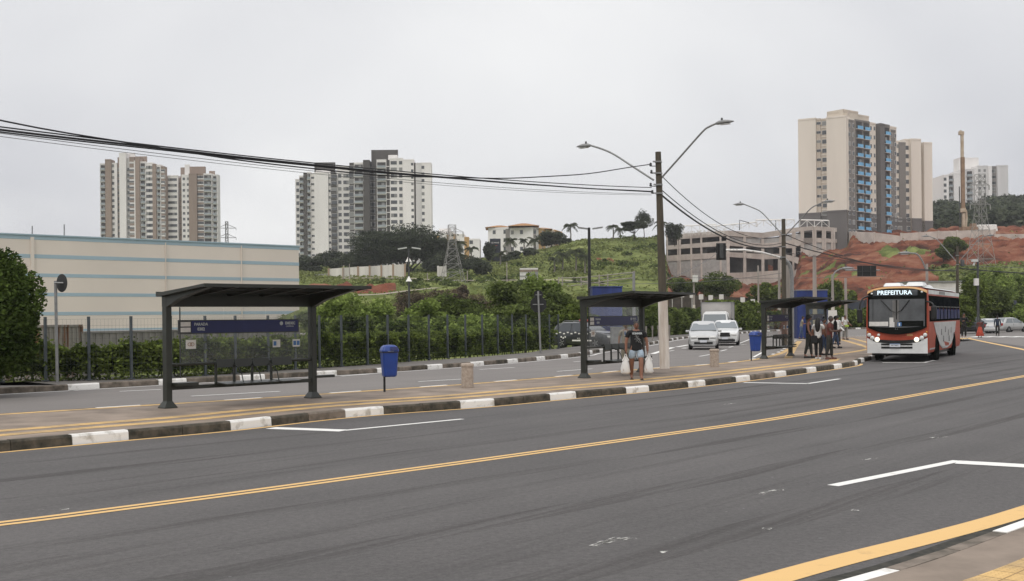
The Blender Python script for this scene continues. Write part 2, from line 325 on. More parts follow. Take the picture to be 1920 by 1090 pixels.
mb = MB(); ribbon(mb, offset(NK, -1.0), .7, NZ); struct(mb, 'tactile_paving', M_tac)
mb = MB(); ribbon(mb, offset(NK, .085), .19, .006); struct(mb, 'gutter', M_mosc)
# tactile bands on the island
mb = MB(); cut = [p for p in FK if p.y < 47]
ribbon(mb, offset(cut, .93), .36, PZ); ribbon(mb, offset(cut, 1.66), .38, PZ)
bcut = [p for p in BK if p.y < 62]
ribbon(mb, offset(bcut, -.18), .28, PZ)
for P in ([(1560, 665), (1600, 660), (1626, 655), (1629, 652), (1600, 643), (1575, 636.5)], [(1594, 634), (1626, 642), (1645, 647)], [(1478, 672), (1484, 660), (1492, 648), (1500, 640)]):
    ribbon(mb, smooth([g(x, y, PZ) for x, y in P], 6), .34, PZ)
ribbon(mb, [g(1800, 636, PZ), g(1815, 633.5, PZ), g(1822, 633.2, PZ)], .7, PZ)
struct(mb, 'tactile_paving', M_tac)
# painted markings
def fade(name, col, thr, sc=(.25, 3, 1), w=.12):
    m = bpy.data.materials.new(name); m.use_nodes = True; t = m.node_tree; t.nodes.clear(); N = t.nodes.new; L = t.links.new
    c = N('ShaderNodeTexCoord'); mp = N('ShaderNodeMapping'); mp.inputs['Rotation'].default_value = (0, 0, -ROAD_DIR); L(c.outputs['Object'], mp.inputs[0]); mp2 = N('ShaderNodeMapping'); mp2.inputs['Scale'].default_value = sc; L(mp.outputs[0], mp2.inputs[0])
    n = N('ShaderNodeTexNoise'); n.inputs['Scale'].default_value = 1.5; n.inputs['Detail'].default_value = 8; n.inputs['Roughness'].default_value = .75; L(mp2.outputs[0], n.inputs['Vector'])
    r = N('ShaderNodeMapRange'); r.inputs[1].default_value = thr; r.inputs[2].default_value = thr+w; L(n.outputs[0], r.inputs[0])
    a = N('ShaderNodeBsdfTransparent'); d = N('ShaderNodeBsdfDiffuse'); d.inputs[0].default_value = (*col, 1); mx = N('ShaderNodeMixShader'); o = N('ShaderNodeOutputMaterial')
    L(r.outputs[0], mx.inputs[0]); L(a.outputs[0], mx.inputs[1]); L(d.outputs[0], mx.inputs[2]); L(mx.outputs[0], o.inputs[0]); return m
def marks():
    for nm, mt, rows in (('worn_tracks', fade('worn grey tracks', (.110, .102, .098), .44, (.06, 2.2, 1), .6), ((-3.55, .42), (-1.35, .3), (-5.6, .5), (1.5, .35), (3.25, .4), (4.9, .25))),
                         ('dark_tracks', fade('dark tyre tracks', (.089, .083, .080), .5, (.05, 1.8, 1), .9), ((-2.4, .8), (-4.6, .7), (.9, .5), (2.4, .6), (4.1, .5)))):
        mb = MB()
        for d, w in rows: ribbon(mb, offset(dy_, d), w, .0055 if nm[0] == 'w' else .0062)
        struct(mb, nm, mt)
    mb = MB(); q = lambda *P: ribbon(mb, [g(x, y) for x, y in P], .09, .0088)
    for P in (((1112, 1026), (1150, 1015), (1190, 1010)), ((1125, 1020), (1160, 1010)), ((1425, 928), (1450, 921), (1472, 920)), ((1618, 864), (1648, 860)), ((1745, 822), (1775, 820)), ((1240, 1038), (1258, 1037)), ((1430, 993), (1448, 993)), ((1595, 958), (1610, 958)), ((1350, 760), (1380, 757)), ((70, 957), (82, 956)), ((112, 957), (130, 956))): q(*P)
    struct(mb, 'scuff_marks', fade('scuffed white paint', (.55, .54, .5), .5, (3, 12, 1), .08))
Y = MB(); Wm = MB()
dy_ = smooth([g(x, y) for x, y in ((-200, 1003), (0, 983.5), (240, 953), (480, 921.5), (720, 888.5), (960, 855.5), (1200, 822), (1440, 788), (1600, 762), (1760, 734), (1920, 706), (2050, 682))], 6)
dy_ = [dy_[0]+(dy_[0]-dy_[3]).normalized()*16]+dy_+[dy_[-1]+(dy_[-1]-dy_[-4]).normalized()*25]
ribbon(Y, offset(dy_, .085), .10, .008); ribbon(Y, offset(dy_, -.085), .10, .008)
nl = smooth([g(x, y) for x, y in ((1250, 1146), (1540, 1062), (1783, 1000), (1920, 960.5), (2100, 900), (2300, 840))], 6); ribbon(Y, nl, .29, .008)
ribbon(Y, offset([p for p in FK if p.y < 46.3], -.12), .12, .008)
ribbon(Y, smooth([g(1812, 634), g(1850, 642), g(1885, 649), g(1920, 656), g(2000, 673)], 6), .30, .008)
struct(Y, 'yellow_markings', M_yel)
def line(pts, w): ribbon(Wm, [g(x, y) for x, y in pts], w, .0085+.0004*(w > .2))
line([(508, 803.5), (580, 806), (646, 808.5)], .34); line([(646, 808), (868, 786.5)], .13)
line([(1395, 718), (1450, 719), (1514, 720)], .26); line([(1515, 720), (1575, 711)], .13)
line([(1655, 680.5), (1731, 680.5)], .26); line([(1733, 680.5), (1753, 676)], .13)
line([(1562, 912), (1680, 888.5), (1797, 865)], .15); ribbon(Wm, [g(x, y) for x, y in [(1795, 868), (1860, 871.5), (1990, 879)]], .36, .0105)
struct(Wm, 'white_markings', M_wht)
marks()
Wm = MB()
for a in (((359, 743.5), (525, 734.5)), ((785, 716.2), (866, 711.5)), ((1045, 697), (1111, 692)), ((225, 734.5), (302, 731)), ((640, 706), (712, 700.5)), ((900, 693.3), (965, 689.5)), ((1076, 679), (1120, 676)), ((1312, 668.7), (1332, 665.2)), ((1352, 658.8), (1363, 656)), ((1367, 651.8), (1375, 650.2)), ((1255, 659), (1264, 657.5)), ((1413, 670.5), (1431, 660.5)), ((1384, 645.5), (1409, 635.6))):
    line(a, .13)
for a in (((1270, 651), (1291, 647.2)), ((1355, 648), (1369, 647)), ((1384, 647.4), (1398, 646.4)), ((1281, 653.8), (1287, 652.8)), ((1224, 664), (1262, 652))):
    line(a, .3)
for x in (1823, 1847, 1872, 1897, 1921, 1945): line(((x, 632.6), (x+18, 631)), .75)
ribbon(Wm, offset([p for p in AK if p.y < 118], -.38), .12, .0085)
line(((1440, 636), (1640, 629)), .15); line(((1560, 650.5), (1590, 647.5)), .15)
struct(Wm, 'white_markings', M_wht)

# ================= TERRAIN =================
cols = {  # pixel column -> list of (distance, picture row) or (distance, 'z', height)
 -900: [(30, 'z', -.15), (60, 'z', -1.2), (950, 'z', -1.2)],
 420: [(30, 'z', -.15), (60, 'z', -1.2), (150, 'z', -1), (240, 'z', 0), (950, 'z', 3)],
 560: [(30, 'z', -.12), (60, 'z', -1.1), (130, 'z', -1), (180, 'z', .3), (215, 553), (260, 540), (300, 521), (370, 508), (450, 497), (950, 505)],
 700: [(30, 'z', -.12), (70, 'z', -.3), (120, 'z', .1), (180, 577), (215, 553), (260, 538), (300, 520), (370, 514), (450, 500), (950, 510)],
 830: [(40, 'z', -.12), (80, 'z', -.1), (120, 'z', .3), (180, 563), (215, 547), (260, 531), (300, 521), (370, 505), (450, 494), (950, 505)],
 930: [(40, 'z', -.12), (80, 'z', -.1), (120, 'z', .3), (180, 563), (215, 545), (260, 529), (300, 508), (370, 490), (450, 482), (950, 500)],
 1010: [(40, 'z', -.12), (80, 'z', -.1), (120, 'z', .3), (180, 561), (215, 545), (260, 527), (300, 503), (370, 471), (420, 473), (950, 520)],
 1100: [(60, 'z', -.12), (90, 'z', -.1), (130, 'z', .3), (180, 563), (215, 546), (260, 527), (300, 494), (370, 451), (420, 455), (950, 540)],
 1235: [(60, 'z', -.12), (120, 'z', -.12), (150, 'z', .3), (180, 577), (215, 562), (260, 537), (300, 500), (370, 448), (420, 452), (950, 540)],
 1262: [(60, 'z', -.12), (120, 'z', -.12), (170, 'z', .4), (215, 578), (260, 562), (300, 550), (370, 534), (420, 500), (950, 540)],
 1400: [(60, 'z', -.12), (140, 'z', -.12), (180, 'z', .4), (215, 582), (260, 570), (300, 562), (380, 545), (396, 530), (420, 500), (950, 500)],
 1450: [(60, 'z', -.12), (150, 'z', -.12), (190, 'z', .4), (215, 584), (260, 572), (300, 562), (380, 542), (396, 530), (420, 480), (950, 480)],
 1488: [(60, 'z', -.12), (160, 'z', -.12), (200, 'z', .4), (240, 575), (280, 558), (320, 545), (370, 532), (385, 525), (405, 470), (950, 450)],
 1505: [(60, 'z', -.12), (160, 'z', -.12), (200, 'z', .4), (240, 575), (280, 548), (320, 525), (345, 512), (368, 500), (390, 460), (950, 450)],
 1583: [(60, 'z', -.12), (170, 'z', -.12), (200, 'z', .4), (235, 570), (250, 545), (272, 541), (282, 517), (305, 512), (316, 492), (350, 478), (384, 470), (394, 446), (402, 440), (950, 440)],
 1604: [(60, 'z', -.12), (170, 'z', -.12), (200, 'z', .4), (235, 570), (250, 545), (272, 541), (282, 517), (305, 512), (316, 488), (340, 482), (352, 460), (366, 443), (402, 440), (950, 440)],
 1700: [(60, 'z', -.12), (170, 'z', -.12), (190, 'z', .5), (215, 562), (228, 541), (250, 535), (258, 517), (285, 511), (296, 486), (325, 462), (345, 456), (360, 443), (400, 440), (950, 440)],
 1800: [(60, 'z', -.12), (170, 'z', -.12), (190, 588), (215, 560), (240, 530), (272, 506), (290, 501), (300, 482), (325, 460), (345, 454), (360, 441), (400, 432), (950, 430)],
 1920: [(60, 'z', -.12), (170, 'z', -.12), (190, 586), (215, 566), (240, 540), (275, 500), (290, 492), (335, 448), (360, 436), (400, 430), (950, 430)],
 2800: [(60, 'z', -.12), (170, 'z', -.12), (190, 586), (215, 566), (240, 540), (275, 500), (290, 492), (335, 448), (360, 436), (400, 430), (950, 430)]}
CK = sorted(cols); CA = [(p-CX)/F for p in CK]; CD = []; CZ = []
for p in CK:
    ds = [0]; zs = [None]
    for t in cols[p]:
        ds.append(t[0]); zs.append(t[2] if len(t) == 3 else at(p, t[1], t[0]).z)
    zs[0] = zs[1]; CD.append(ds); CZ.append(zs)
def hgt(x, y):
    if y < 5: return -.12
    a = x/y; zs = None
    a = min(max(a, CA[0]), CA[-1]-1e-6)
    j = 0
    while CA[j+1] < a: j += 1
    t = (a-CA[j])/(CA[j+1]-CA[j]); t = t*t*(3-2*t)
    z0 = float(np.interp(y, CD[j], CZ[j])); z1 = float(np.interp(y, CD[j+1], CZ[j+1]))
    return z0*(1-t)+z1*t
def vnoise(x, y, s, seed=0):
    x, y = x/s, y/s; xi, yi = math.floor(x), math.floor(y); fx, fy = x-xi, y-yi
    def h(a, b):
        n = (a*374761393+b*668265263+seed*974634777) & 0xffffffff; n = ((n ^ (n >> 13))*1274126177) & 0xffffffff
        return (n & 0xffff)/65535
    fx = fx*fx*(3-2*fx); fy = fy*fy*(3-2*fy)
    return (h(xi, yi)*(1-fx)+h(xi+1, yi)*fx)*(1-fy)+(h(xi, yi+1)*(1-fx)+h(xi+1, yi+1)*fx)*fy
def soil(px, y, x):                                    # where the hillside is bare red earth (true material, fixed to the ground)
    w = (vnoise(x, y, 9, 3)-.5)*14+(vnoise(x, y, 3, 4)-.5)*6
    if y < 186: return 0
    if px > 1750+w*2: return 1 if y > 285+w*.5 else 0
    if px > 1253: return 1 if vnoise(x, y, 8, 12)+.25*vnoise(x, y, 2, 13) < (1.0 if px < 1650 else .93) else .15
    if 540 < px < 745 and 221+w*.3 < y < 252+w*.4+(745-px)*.02: return .9
    if 1120 < px < 1180 and 306 < y < 316: return .6+.4*(w > 0)
    return 0
def gmat():
    m = bpy.data.materials.new('hillside'); m.use_nodes = True; t = m.node_tree; p = t.nodes['Principled BSDF']; N = t.nodes.new; L = t.links.new
    at_ = N('ShaderNodeAttribute'); at_.attribute_name = 'soil'; c = N('ShaderNodeTexCoord')
    n = N('ShaderNodeTexNoise'); n.inputs['Scale'].default_value = .11; n.inputs['Detail'].default_value = 9; n.inputs['Roughness'].default_value = .68; L(c.outputs['Object'], n.inputs['Vector'])
    n2 = N('ShaderNodeTexNoise'); n2.inputs['Scale'].default_value = .085; n2.inputs['Detail'].default_value = 9; n2.inputs['Roughness'].default_value = .62
    mp = N('ShaderNodeMapping'); mp.inputs['Scale'].default_value = (1, 1, 5); L(c.outputs['Object'], mp.inputs[0]); L(mp.outputs[0], n2.inputs['Vector'])
    gr = N('ShaderNodeValToRGB'); e = gr.color_ramp.elements; e[0].position = .36; e[0].color = (.065, .082, .024, 1); e[1].position = .64; e[1].color = (.22, .24, .085, 1)
    x = e.new(.5); x.color = (.13, .155, .048, 1); L(n.outputs[0], gr.inputs[0])
    rr = N('ShaderNodeValToRGB'); e = rr.color_ramp.elements; e[0].position = .34; e[0].color = (.05, .026, .020, 1); e[1].position = .74; e[1].color = (.30, .175, .11, 1)
    x = e.new(.5); x.color = (.18, .064, .039, 1); L(n2.outputs[0], rr.inputs[0])
    ad = N('ShaderNodeMath'); ad.operation = 'ADD'; L(at_.outputs['Fac'], ad.inputs[0]); sb = N('ShaderNodeMath'); sb.operation = 'MULTIPLY_ADD'; sb.inputs[1].default_value = .9; sb.inputs[2].default_value = -.45; L(n.outputs[0], sb.inputs[0]); L(sb.outputs[0], ad.inputs[1])
    st = N('ShaderNodeMapRange'); L(ad.outputs[0], st.inputs[0]); st.inputs[1].default_value = .42; st.inputs[2].default_value = .58
    mx = N('ShaderNodeMixRGB'); L(st.outputs[0], mx.inputs[0]); L(gr.outputs[0], mx.inputs[1]); L(rr.outputs[0], mx.inputs[2]); L(mx.outputs[0], p.inputs['Base Color'])
    p.inputs['Roughness'].default_value = 1; p.inputs['Specular IOR Level'].default_value = .05
    b = N('ShaderNodeBump'); b.inputs['Strength'].default_value = 1; b.inputs['Distance'].default_value = 1.2; L(n.outputs[0], b.inputs['Height']); L(b.outputs[0], p.inputs['Normal'])
    return m
As = np.concatenate([np.linspace(-1.3, -.2, 25), np.linspace(-.19, .47, 330), np.linspace(.48, 1.3, 20)])
Ds = np.concatenate([[8, 20, 32], np.linspace(42, 180, 40), np.linspace(182, 460, 170), np.linspace(480, 950, 20), [1500, 3000, 4800]])
V = []; S = []
for D in Ds:
    for a in As:
        x = a*D; z = hgt(x, D); px = CX+a*F; s = soil(px, D, x)
        if D > 185: z += (vnoise(x, D, 6)-.5)*(2.4 if s else .9)+((vnoise(x, D*.15, 2.2, 8)-.5)*2.2 if s else 0)+(vnoise(x, D, 1.6, 1)-.5)*(1.3 if s else .5)
        if D > 960: z = min(z, 20)
        V.append((x, D, z)); S.append(s)
na, nd = len(As), len(Ds)
me = bpy.data.meshes.new('hillside'); me.from_pydata(V, [], [(j*na+i, j*na+i+1, (j+1)*na+i+1, (j+1)*na+i) for j in range(nd-1) for i in range(na-1)])
at_ = me.attributes.new('soil', 'FLOAT', 'POINT'); at_.data.foreach_set('value', S)
me.polygons.foreach_set('use_smooth', [True]*len(me.polygons)); me.materials.append(gmat())
o = link(bpy.data.objects.new('hillside', me)); o['kind'] = 'structure'
# big flat ground under and behind everything
mb = MB(); flat(mb, [Vector((-5000, -5000, 0)), Vector((5000, -5000, 0)), Vector((5000, 40, 0)), Vector((-5000, 40, 0))], -.5)
struct(mb, 'ground', mat('plain soil', (.14, .12, .08), 1, ns=.2, col2=(.08, .09, .04)))
# park paths, pale strips across the grass
M_path = mat('pale path', (.34, .29, .24), .95, ns=.4, col2=(.24, .2, .16))
def drape(P, w, name, mt, lift=.5, n=10):
    mb = MB(); P = resample(smooth(P, n), 2.0); A = offset(P, w/2); B = offset(P, -w/2)
    def q(p): return (p.x, p.y, hgt(p.x, p.y)+lift)
    for i in range(len(P)-1): mb.quad(q(A[i]), q(B[i]), q(B[i+1]), q(A[i+1]))
    return struct(mb, name, mt)
def onp(px, D): return Vector(((px-CX)/F*D, D, 0))
drape([onp(520, 205), onp(620, 209), onp(700, 207), onp(760, 214), onp(830, 222)], 2.5, 'path', M_path)
drape([onp(640, 288), onp(760, 284), onp(850, 262), onp(960, 256), onp(1060, 252), onp(1130, 238)], 3, 'path', M_path)
# ================= STREET FURNITURE =================
M_olive = mat('dark olive powder coat', (.019, .021, .015), .45, ns=3, na=.2, spec=.5)
M_pane = glassmat('clear shelter glass', (.62, .66, .66), .045)
M_roofp = glassmat('smoked roof sheet', (.07, .075, .08), .80, .3)
M_blue = mat('sign blue', (.016, .021, .10), .4, ns=2, na=.15)
M_blue2 = mat('painted blue metal', (.018, .035, .15), .5, ns=1.2, na=.3, streak=True)
M_grey = mat('galvanised grey metal', (.24, .24, .235), .5, .2, ns=6, na=.2)
M_dgrey = mat('dark grey metal', (.05, .052, .052), .5, ns=4, na=.2)
M_paper = mat('printed white sheet', (.62, .60, .57), .6, ns=9, na=.1)
M_tx = mat('pale lettering', (.45, .48, .48), .6)
M_tb = mat('pictogram blue', (.05, .14, .32), .6)
M_tr = mat('pictogram brown', (.30, .17, .10), .6)
M_black = mat('black plastic', (.012, .012, .012), .45)
M_bin = mat('blue bin plastic', (.012, .045, .23), .38, ns=4, na=.12, spec=.5)
M_stone = mat('bollard concrete', (.44, .365, .30), .9, ns=14, col2=(.31, .25, .20), bump=.4)
def dirang(a, b): d = b-a; return math.atan2(d.y, d.x)
def make_shelter(p, ang, label, L=3.8, number='0302'):
    t = thing('bus_shelter', label, 'bus shelter', p, ang, 'bus shelters along the island')
    for i, x in enumerate((0, L)):
        mb = MB(); mb.box((x, 0, 1.17), (.13, .17, 2.34)); 
        mb.add([(x+a*.15, b*.15, 0) for a, b in ((-1, -1), (1, -1), (1, 1), (-1, 1))]+[(x+a*.15, b*.15, .015) for a, b in ((-1, -1), (1, -1), (1, 1), (-1, 1))]+[(x+a*.068, b*.088, .14) for a, b in ((-1, -1), (1, -1), (1, 1), (-1, 1))],
               [(0, 1, 5, 4), (1, 2, 6, 5), (2, 3, 7, 6), (3, 0, 4, 7), (4, 5, 9, 8), (5, 6, 10, 9), (6, 7, 11, 10), (7, 4, 8, 11)])
        mb.build('post', M_olive, t, .008)
        mb = MB(); W_ = 1.75
        prof = [(x-.06, .10, 2.12), (x-.06, -.05, 2.10), (x-.06, -.55, 2.27), (x-.06, -W_, 2.50), (x-.06, -W_, 2.53), (x-.06, -.3, 2.41), (x-.06, .10, 2.38)]
        mb.ext(prof, (.12, 0, 0)); mb.build('roof_bracket', M_olive, t, .004)
    W_ = 1.75
    mb = MB(); mb.box((L/2, .03, 2.24), (L-.12, .14, .24)); mb.build('back_beam', M_olive, t, .006)
    mb = MB(); x0, x1 = -.18, L+.34
    def rz(y): return 2.375+(-y)*(.15/1.75)
    # frame beams around the sheet
    for y, h in ((.10, .07), (-W_, .035)): mb.ext([(x0, y-.03, rz(y)-.03), (x0, y+.03, rz(y)-.03), (x0, y+.03, rz(y)+h), (x0, y-.03, rz(y)+h)], (x1-x0, 0, 0))
    for k in range(6):
        x = x0+.03+(x1-x0-.06)*k/5
        mb.ext([(x-.03, .07, rz(.07)-.035), (x-.03, -W_+.03, rz(-W_)-.02), (x-.03, -W_+.03, rz(-W_)+.03), (x-.03, .07, rz(.07)+.045)], (.06, 0, 0))
    for y in (-.6, -1.15): mb.ext([(x0+.05, y-.02, rz(y)-.02), (x0+.05, y+.02, rz(y)-.02), (x0+.05, y+.02, rz(y)+.03), (x0+.05, y-.02, rz(y)+.03)], (x1-x0-.1, 0, 0))
    rf = mb.build('roof_frame', M_olive, t)
    mb = MB(); mb.ext([(x0+.04, .05, rz(.05)+.034), (x0+.04, -W_+.04, rz(-W_)+.034), (x0+.04, -W_+.04, rz(-W_)+.042), (x0+.04, .05, rz(.05)+.042)], (x1-x0-.08, 0, 0)); mb.build('roof_sheet', M_roofp, t)
    xs = [.28, .28+(L-.34)*.32, .28+(L-.34)*.64, L-.07]
    for a, b in zip([.07]+xs[:-1], xs):
        if b-a < .25: continue
        mb = MB(); mb.box(((a+b)/2, 0, 1.50), (b-a-.012, .01, 1.26)); mb.build('glass_pane', M_pane, t)
    mb = MB(); mb.box((.3, -.005, 1.36), (.018, .022, 1.5)); mb.build('pane_joint', M_dgrey, t)
    # information banner
    mb = MB(); bx0, bx1 = .24, L-.42; mb.box(((bx0+bx1)/2, -.04, 1.69), (bx1-bx0, .05, .30)); bn = mb.build('banner', M_dgrey, t)
    mb = MB(); mb.box(((bx0+bx1)/2+.13, -.05, 1.69), (bx1-bx0-.33, .05, .255)); mb.build('banner_face', M_blue, bn)
    for z in (1.75, 1.63): mb = MB(); mb.box((bx0+.155, -.05, z), (.23, .05, .095)); mb.build('timetable', M_paper, bn)
    text('lettering', 'PARADA', .085, M_tx, bn, (bx0+.52, -.078, 1.745), align='CENTER', font_bold=.002)
    text('lettering', number, .09, M_tx, bn, (bx0+.52, -.078, 1.64), font_bold=.003)
    text('lettering', 'EMDEC', .085, M_tx, bn, (bx1-.25, -.078, 1.745), font_bold=.003)
    text('lettering', 'CAMPINAS', .045, M_tx, bn, (bx1-.26, -.078, 1.675))
    mb = MB(); mb.lathe([(.045, 0), (.045, .004)], (0, 0, 0), 12, 0, Matrix.Translation((bx1-.49, -.078, 1.745)) @ Matrix.Rotation(R(90), 4, 'X')); mb.build('emblem', M_tx, bn)
    # small stickers on the glass
    for x, z, w, h in ((.55, 1.32, .24, .19), (2.72, 1.29, .20, .17), (L-.46, 1.29, .20, .17)):
        mb = MB(); mb.box((x, -.012, z), (w, .006, h)); st = mb.build('notice', M_paper, t)
        mb = MB()
        if x < 1:
            for s in (-1, 1):
                mb.tube([(x+s*.03+.045*math.cos(a)*1.0, -.018, z+.035*math.sin(a)) for a in [i*math.pi/6 for i in range(13)]], .006, 5)
            mb.build('pictogram', M_tr, st)
        else:
            mb.box((x-.045, -.017, z), (.075, .004, .10))
            if x > 3: mb.box((x+.05, -.017, z), (.075, .004, .10))
            mb.build('pictogram', M_tb, st)
    mb = MB(); mb.tube([(.05, -.02, .90), (L-.05, -.02, .90)], .032, 10); mb.build('back_rail', M_olive, t)
    mb = MB(); mb.box((L/2, -.02, .41), (L-.1, .07, .08)); mb.build('seat_rail', M_olive, t)
    sx0, sw = L*.30, L*.115
    for k in range(4):
        x = sx0+(k+.5)*sw*1.07+(.1 if k == 3 else 0); w = sw*(1.0 if k < 3 else 1.25)
        mb = MB(); mb.add([(x-w/2, -.09, .80), (x+w/2, -.09, .80), (x+w/2, -.06, .98), (x-w/2, -.06, .98), (x-w/2, -.07, .80), (x+w/2, -.07, .80), (x+w/2, -.04, .98), (x-w/2, -.04, .98)],
                          [(0, 1, 2, 3), (7, 6, 5, 4), (0, 4, 5, 1), (1, 5, 6, 2), (2, 6, 7, 3), (3, 7, 4, 0)]); mb.build('backrest', M_olive, t)
        mb = MB(); mb.box((x, -.27, .46), (w, .42, .03), rx=R(4)); mb.box((x, -.27, .43), (.05, .36, .05)); mb.build('seat', M_olive, t, .005)
        mb = MB(); mb.box((x-w/2, -.04, .64), (.05, .04, .5)); mb.build('upright', M_olive, t)
        if k < 3:
            mb = MB(); mb.tube([(x+w/2, -.08, .85), (x+w/2, -.24, .80), (x+w/2, -.38, .68), (x+w/2, -.45, .48)], .013, 6); mb.build('armrest', M_olive, t)
    mb = MB(); mb.box((.32, -.14, .49), (.5, .30, .07)); mb.build('perch_seat', M_olive, t, .01)
    mb = MB(); mb.box((L+.30, -.02, .49), (.55, .16, .06)); mb.build('perch_seat', M_olive, t, .01)
    return t
P0 = g(315, 765, PZ); P1 = g(587, 746, PZ)
make_shelter(P0, dirang(P0, P1), 'nearest dark green bus shelter with blue banner, between leafy hedge and blue bin', (P1-P0).length)
P0 = g(1096, 709, PZ); P1 = g(1203, 698, PZ); make_shelter(P0, dirang(P0, P1), 'dark green bus shelter behind the walking woman with two white bags', 3.9, '0304')
P0 = g(1433, 673, PZ); make_shelter(P0, R(59), 'dark green bus shelter beside the small far bin and the waiting crowd', 3.6, '0306')
make_shelter(Vector((15.6, 60.5, PZ)), R(61), 'farthest bus shelter, half hidden by the waiting crowd and the bus', 3.8, '0308')

def make_bin(p, rz, label):
    t = thing('litter_bin', label, 'litter bin', p, rz, 'blue litter bins on the island')
    mb = MB(); mb.tube([(0, .03, 0), (0, .03, 1.0)], .028, 10); mb.build('post', M_black, t)
    def sec(w, d, z): return [(sx*(w-c), sy*(d-c2), z) for sx, sy, c, c2 in ((-1, -1, 0, .04), (-1, -1, .04, 0), (1, -1, .04, 0), (1, -1, 0, .04), (1, 1, 0, .04), (1, 1, .04, 0), (-1, 1, .04, 0), (-1, 1, 0, .04))]
    def loft(rings, m=0):
        mb = MB(); vs = [v for r in rings for v in sec(*r)]; n = 8
        fs = [(i*n+j, i*n+(j+1) % n, (i+1)*n+(j+1) % n, (i+1)*n+j) for i in range(len(rings)-1) for j in range(n)]+[tuple(range(n))[::-1], tuple(range((len(rings)-1)*n, len(rings)*n))]
        return mb.add([(x+.09, y-.13, z) for x, y, z in vs], fs, m)
    loft([(.14, .12, .38), (.165, .145, .42), (.20, .18, .98), (.205, .185, 1.0)]).build('body', M_bin, t, .01)
    loft([(.213, .193, .985), (.213, .193, 1.015)]).build('rim', M_black, t)
    loft([(.215, .195, 1.0), (.215, .195, 1.04), (.185, .165, 1.12), (.13, .12, 1.165), (.06, .06, 1.175)]).build('lid', M_bin, t, .015)
    mb = MB(); mb.box((.17, -.305, 1.08), (.19, .05, .085), rx=R(-18)); mb.build('slot', M_blue, t)
    mb = MB()
    for k in range(5): mb.box((.02+k*.03, -.325, 1.02), (.012, .01, .012))
    mb.build('vent_holes', M_tx, t)
    return t
make_bin(g(722, 735, PZ), R(20), 'blue litter bin on black post, right of the nearest shelter')
make_bin(g(1410, 676.5, PZ), R(25), 'blue litter bin on black post, left of the third shelter')
for (x, y, l) in ((877, 727, 'stubby round concrete bollard right of the nearer blue bin'), (1340, 688, 'stubby round concrete bollard in front of the silver minivan')):
    t = thing('bollard', l, 'bollard', g(x, y, PZ), 0, 'concrete bollards on the island')
    mb = MB(); mb.lathe([(.158, 0), (.16, .02), (.155, .52), (.155, .545)], n=24); mb.build('shaft', M_stone, t)
    mb = MB(); mb.lathe([(.165, .545), (.172, .56), (.172, .615), (.15, .635), (.0, .64)], n=24); mb.build('cap', M_stone, t)

# ---- utility poles, street lamps ----
M_wood = mat('weathered dark pole', (.095, .078, .055), .9, ns=5, col2=(.05, .045, .034), streak=True, bump=.3)
M_pconc = mat('pole concrete', (.30, .27, .24), .85, ns=6, col2=(.2, .18, .16), streak=True)
M_pwht = mat('limewashed pole base', (.68, .63, .57), .85, ns=5, col2=(.45, .38, .32), streak=True)
M_lens = mat('lamp lens', (.5, .5, .48), .2)
def lamphead(t, p, dirv, s=1):
    d = Vector(dirv).normalized(); a = math.atan2(d.y, d.x); M = Matrix.Translation(p) @ Matrix.Rotation(a, 4, 'Z') @ Matrix.Scale(s, 4)
    mb = MB(); vs = []; n = 12
    for x, w, z0, z1 in ((0, .05, -.04, .04), (.12, .10, -.06, .09), (.35, .13, -.05, .10), (.55, .09, -.02, .06), (.66, .03, 0, .03)):
        for j in range(n):
            b = 2*math.pi*j/n; vs.append((x, math.cos(b)*w, (z1 if math.sin(b) > 0 else -z0)*math.sin(b)))
    fs = [(i*n+j, i*n+(j+1) % n, (i+1)*n+(j+1) % n, (i+1)*n+j) for i in range(4) for j in range(n)]+[tuple(range(n))[::-1], tuple(range(4*n, 5*n))]
    mb.add(vs, fs, 0, True, M); h = mb.build('lamp_head', M_grey, t)
    mb = MB(); mb.lathe([(.04, .09), (.035, .17), (0, .18)], (.22, 0, 0), 8, M=M); mb.build('photocell', M_dgrey, h)
    mb = MB(); mb.box((.33, 0, -.055), (.36, .17, .02), M=M); mb.build('lens', M_lens, h)
def arm(t, a, b, c, r=.035):       # straight rise then bend over to the head
    a, b, c = Vector(a), Vector(b), Vector(c)
    mb = MB(); mb.tube(smooth([a, a.lerp(b, .5), b, b.lerp(c, .5)+Vector((0, 0, .03)), c], 4), r, 8); mb.build('lamp_arm', M_grey, t)
    lamphead(t, c, (c-b))
def utility(name, label, base, hgt_, r0, r1, lean, mt, group, white=0, arms=(), bands=(), mats2=None):
    t = thing(name, label, 'utility pole' if 'utility' in name else 'street lamp', base, 0, group)
    if white:
        mb = MB(); mb.tube([(0, 0, -.1), (lean*white/hgt_, 0, white)], [r0*1.06, (r0*1.06)*(1-.15*white/hgt_)], 14); mb.build('white_base', M_pwht, t)
    mb = MB(); z0 = white or -.1
    pts = [(lean*z/hgt_, 0, z) for z in [z0+(hgt_-z0)*k/6 for k in range(7)]]
    mb.tube(pts, [r0+(r1-r0)*max(0, p[2])/hgt_ for p in pts], 12); mb.build('shaft', mt, t)
    for z in bands:
        x = lean*z/hgt_; mb = MB(); mb.tube([(x, 0, z-.03), (x, 0, z+.03)], r1*1.25, 10); mb.box((x-.06, -r1*1.3, z), (.3, .04, .05)); mb.build('bracket', M_grey, t)
    for a in arms: arm(t, *a)
    return t
nL = Vector((-.79, .61, 0)); PB = g(1247, 691, PZ); zA = PZ
def rel(B, x, y, D): return at(x, y, D)-B
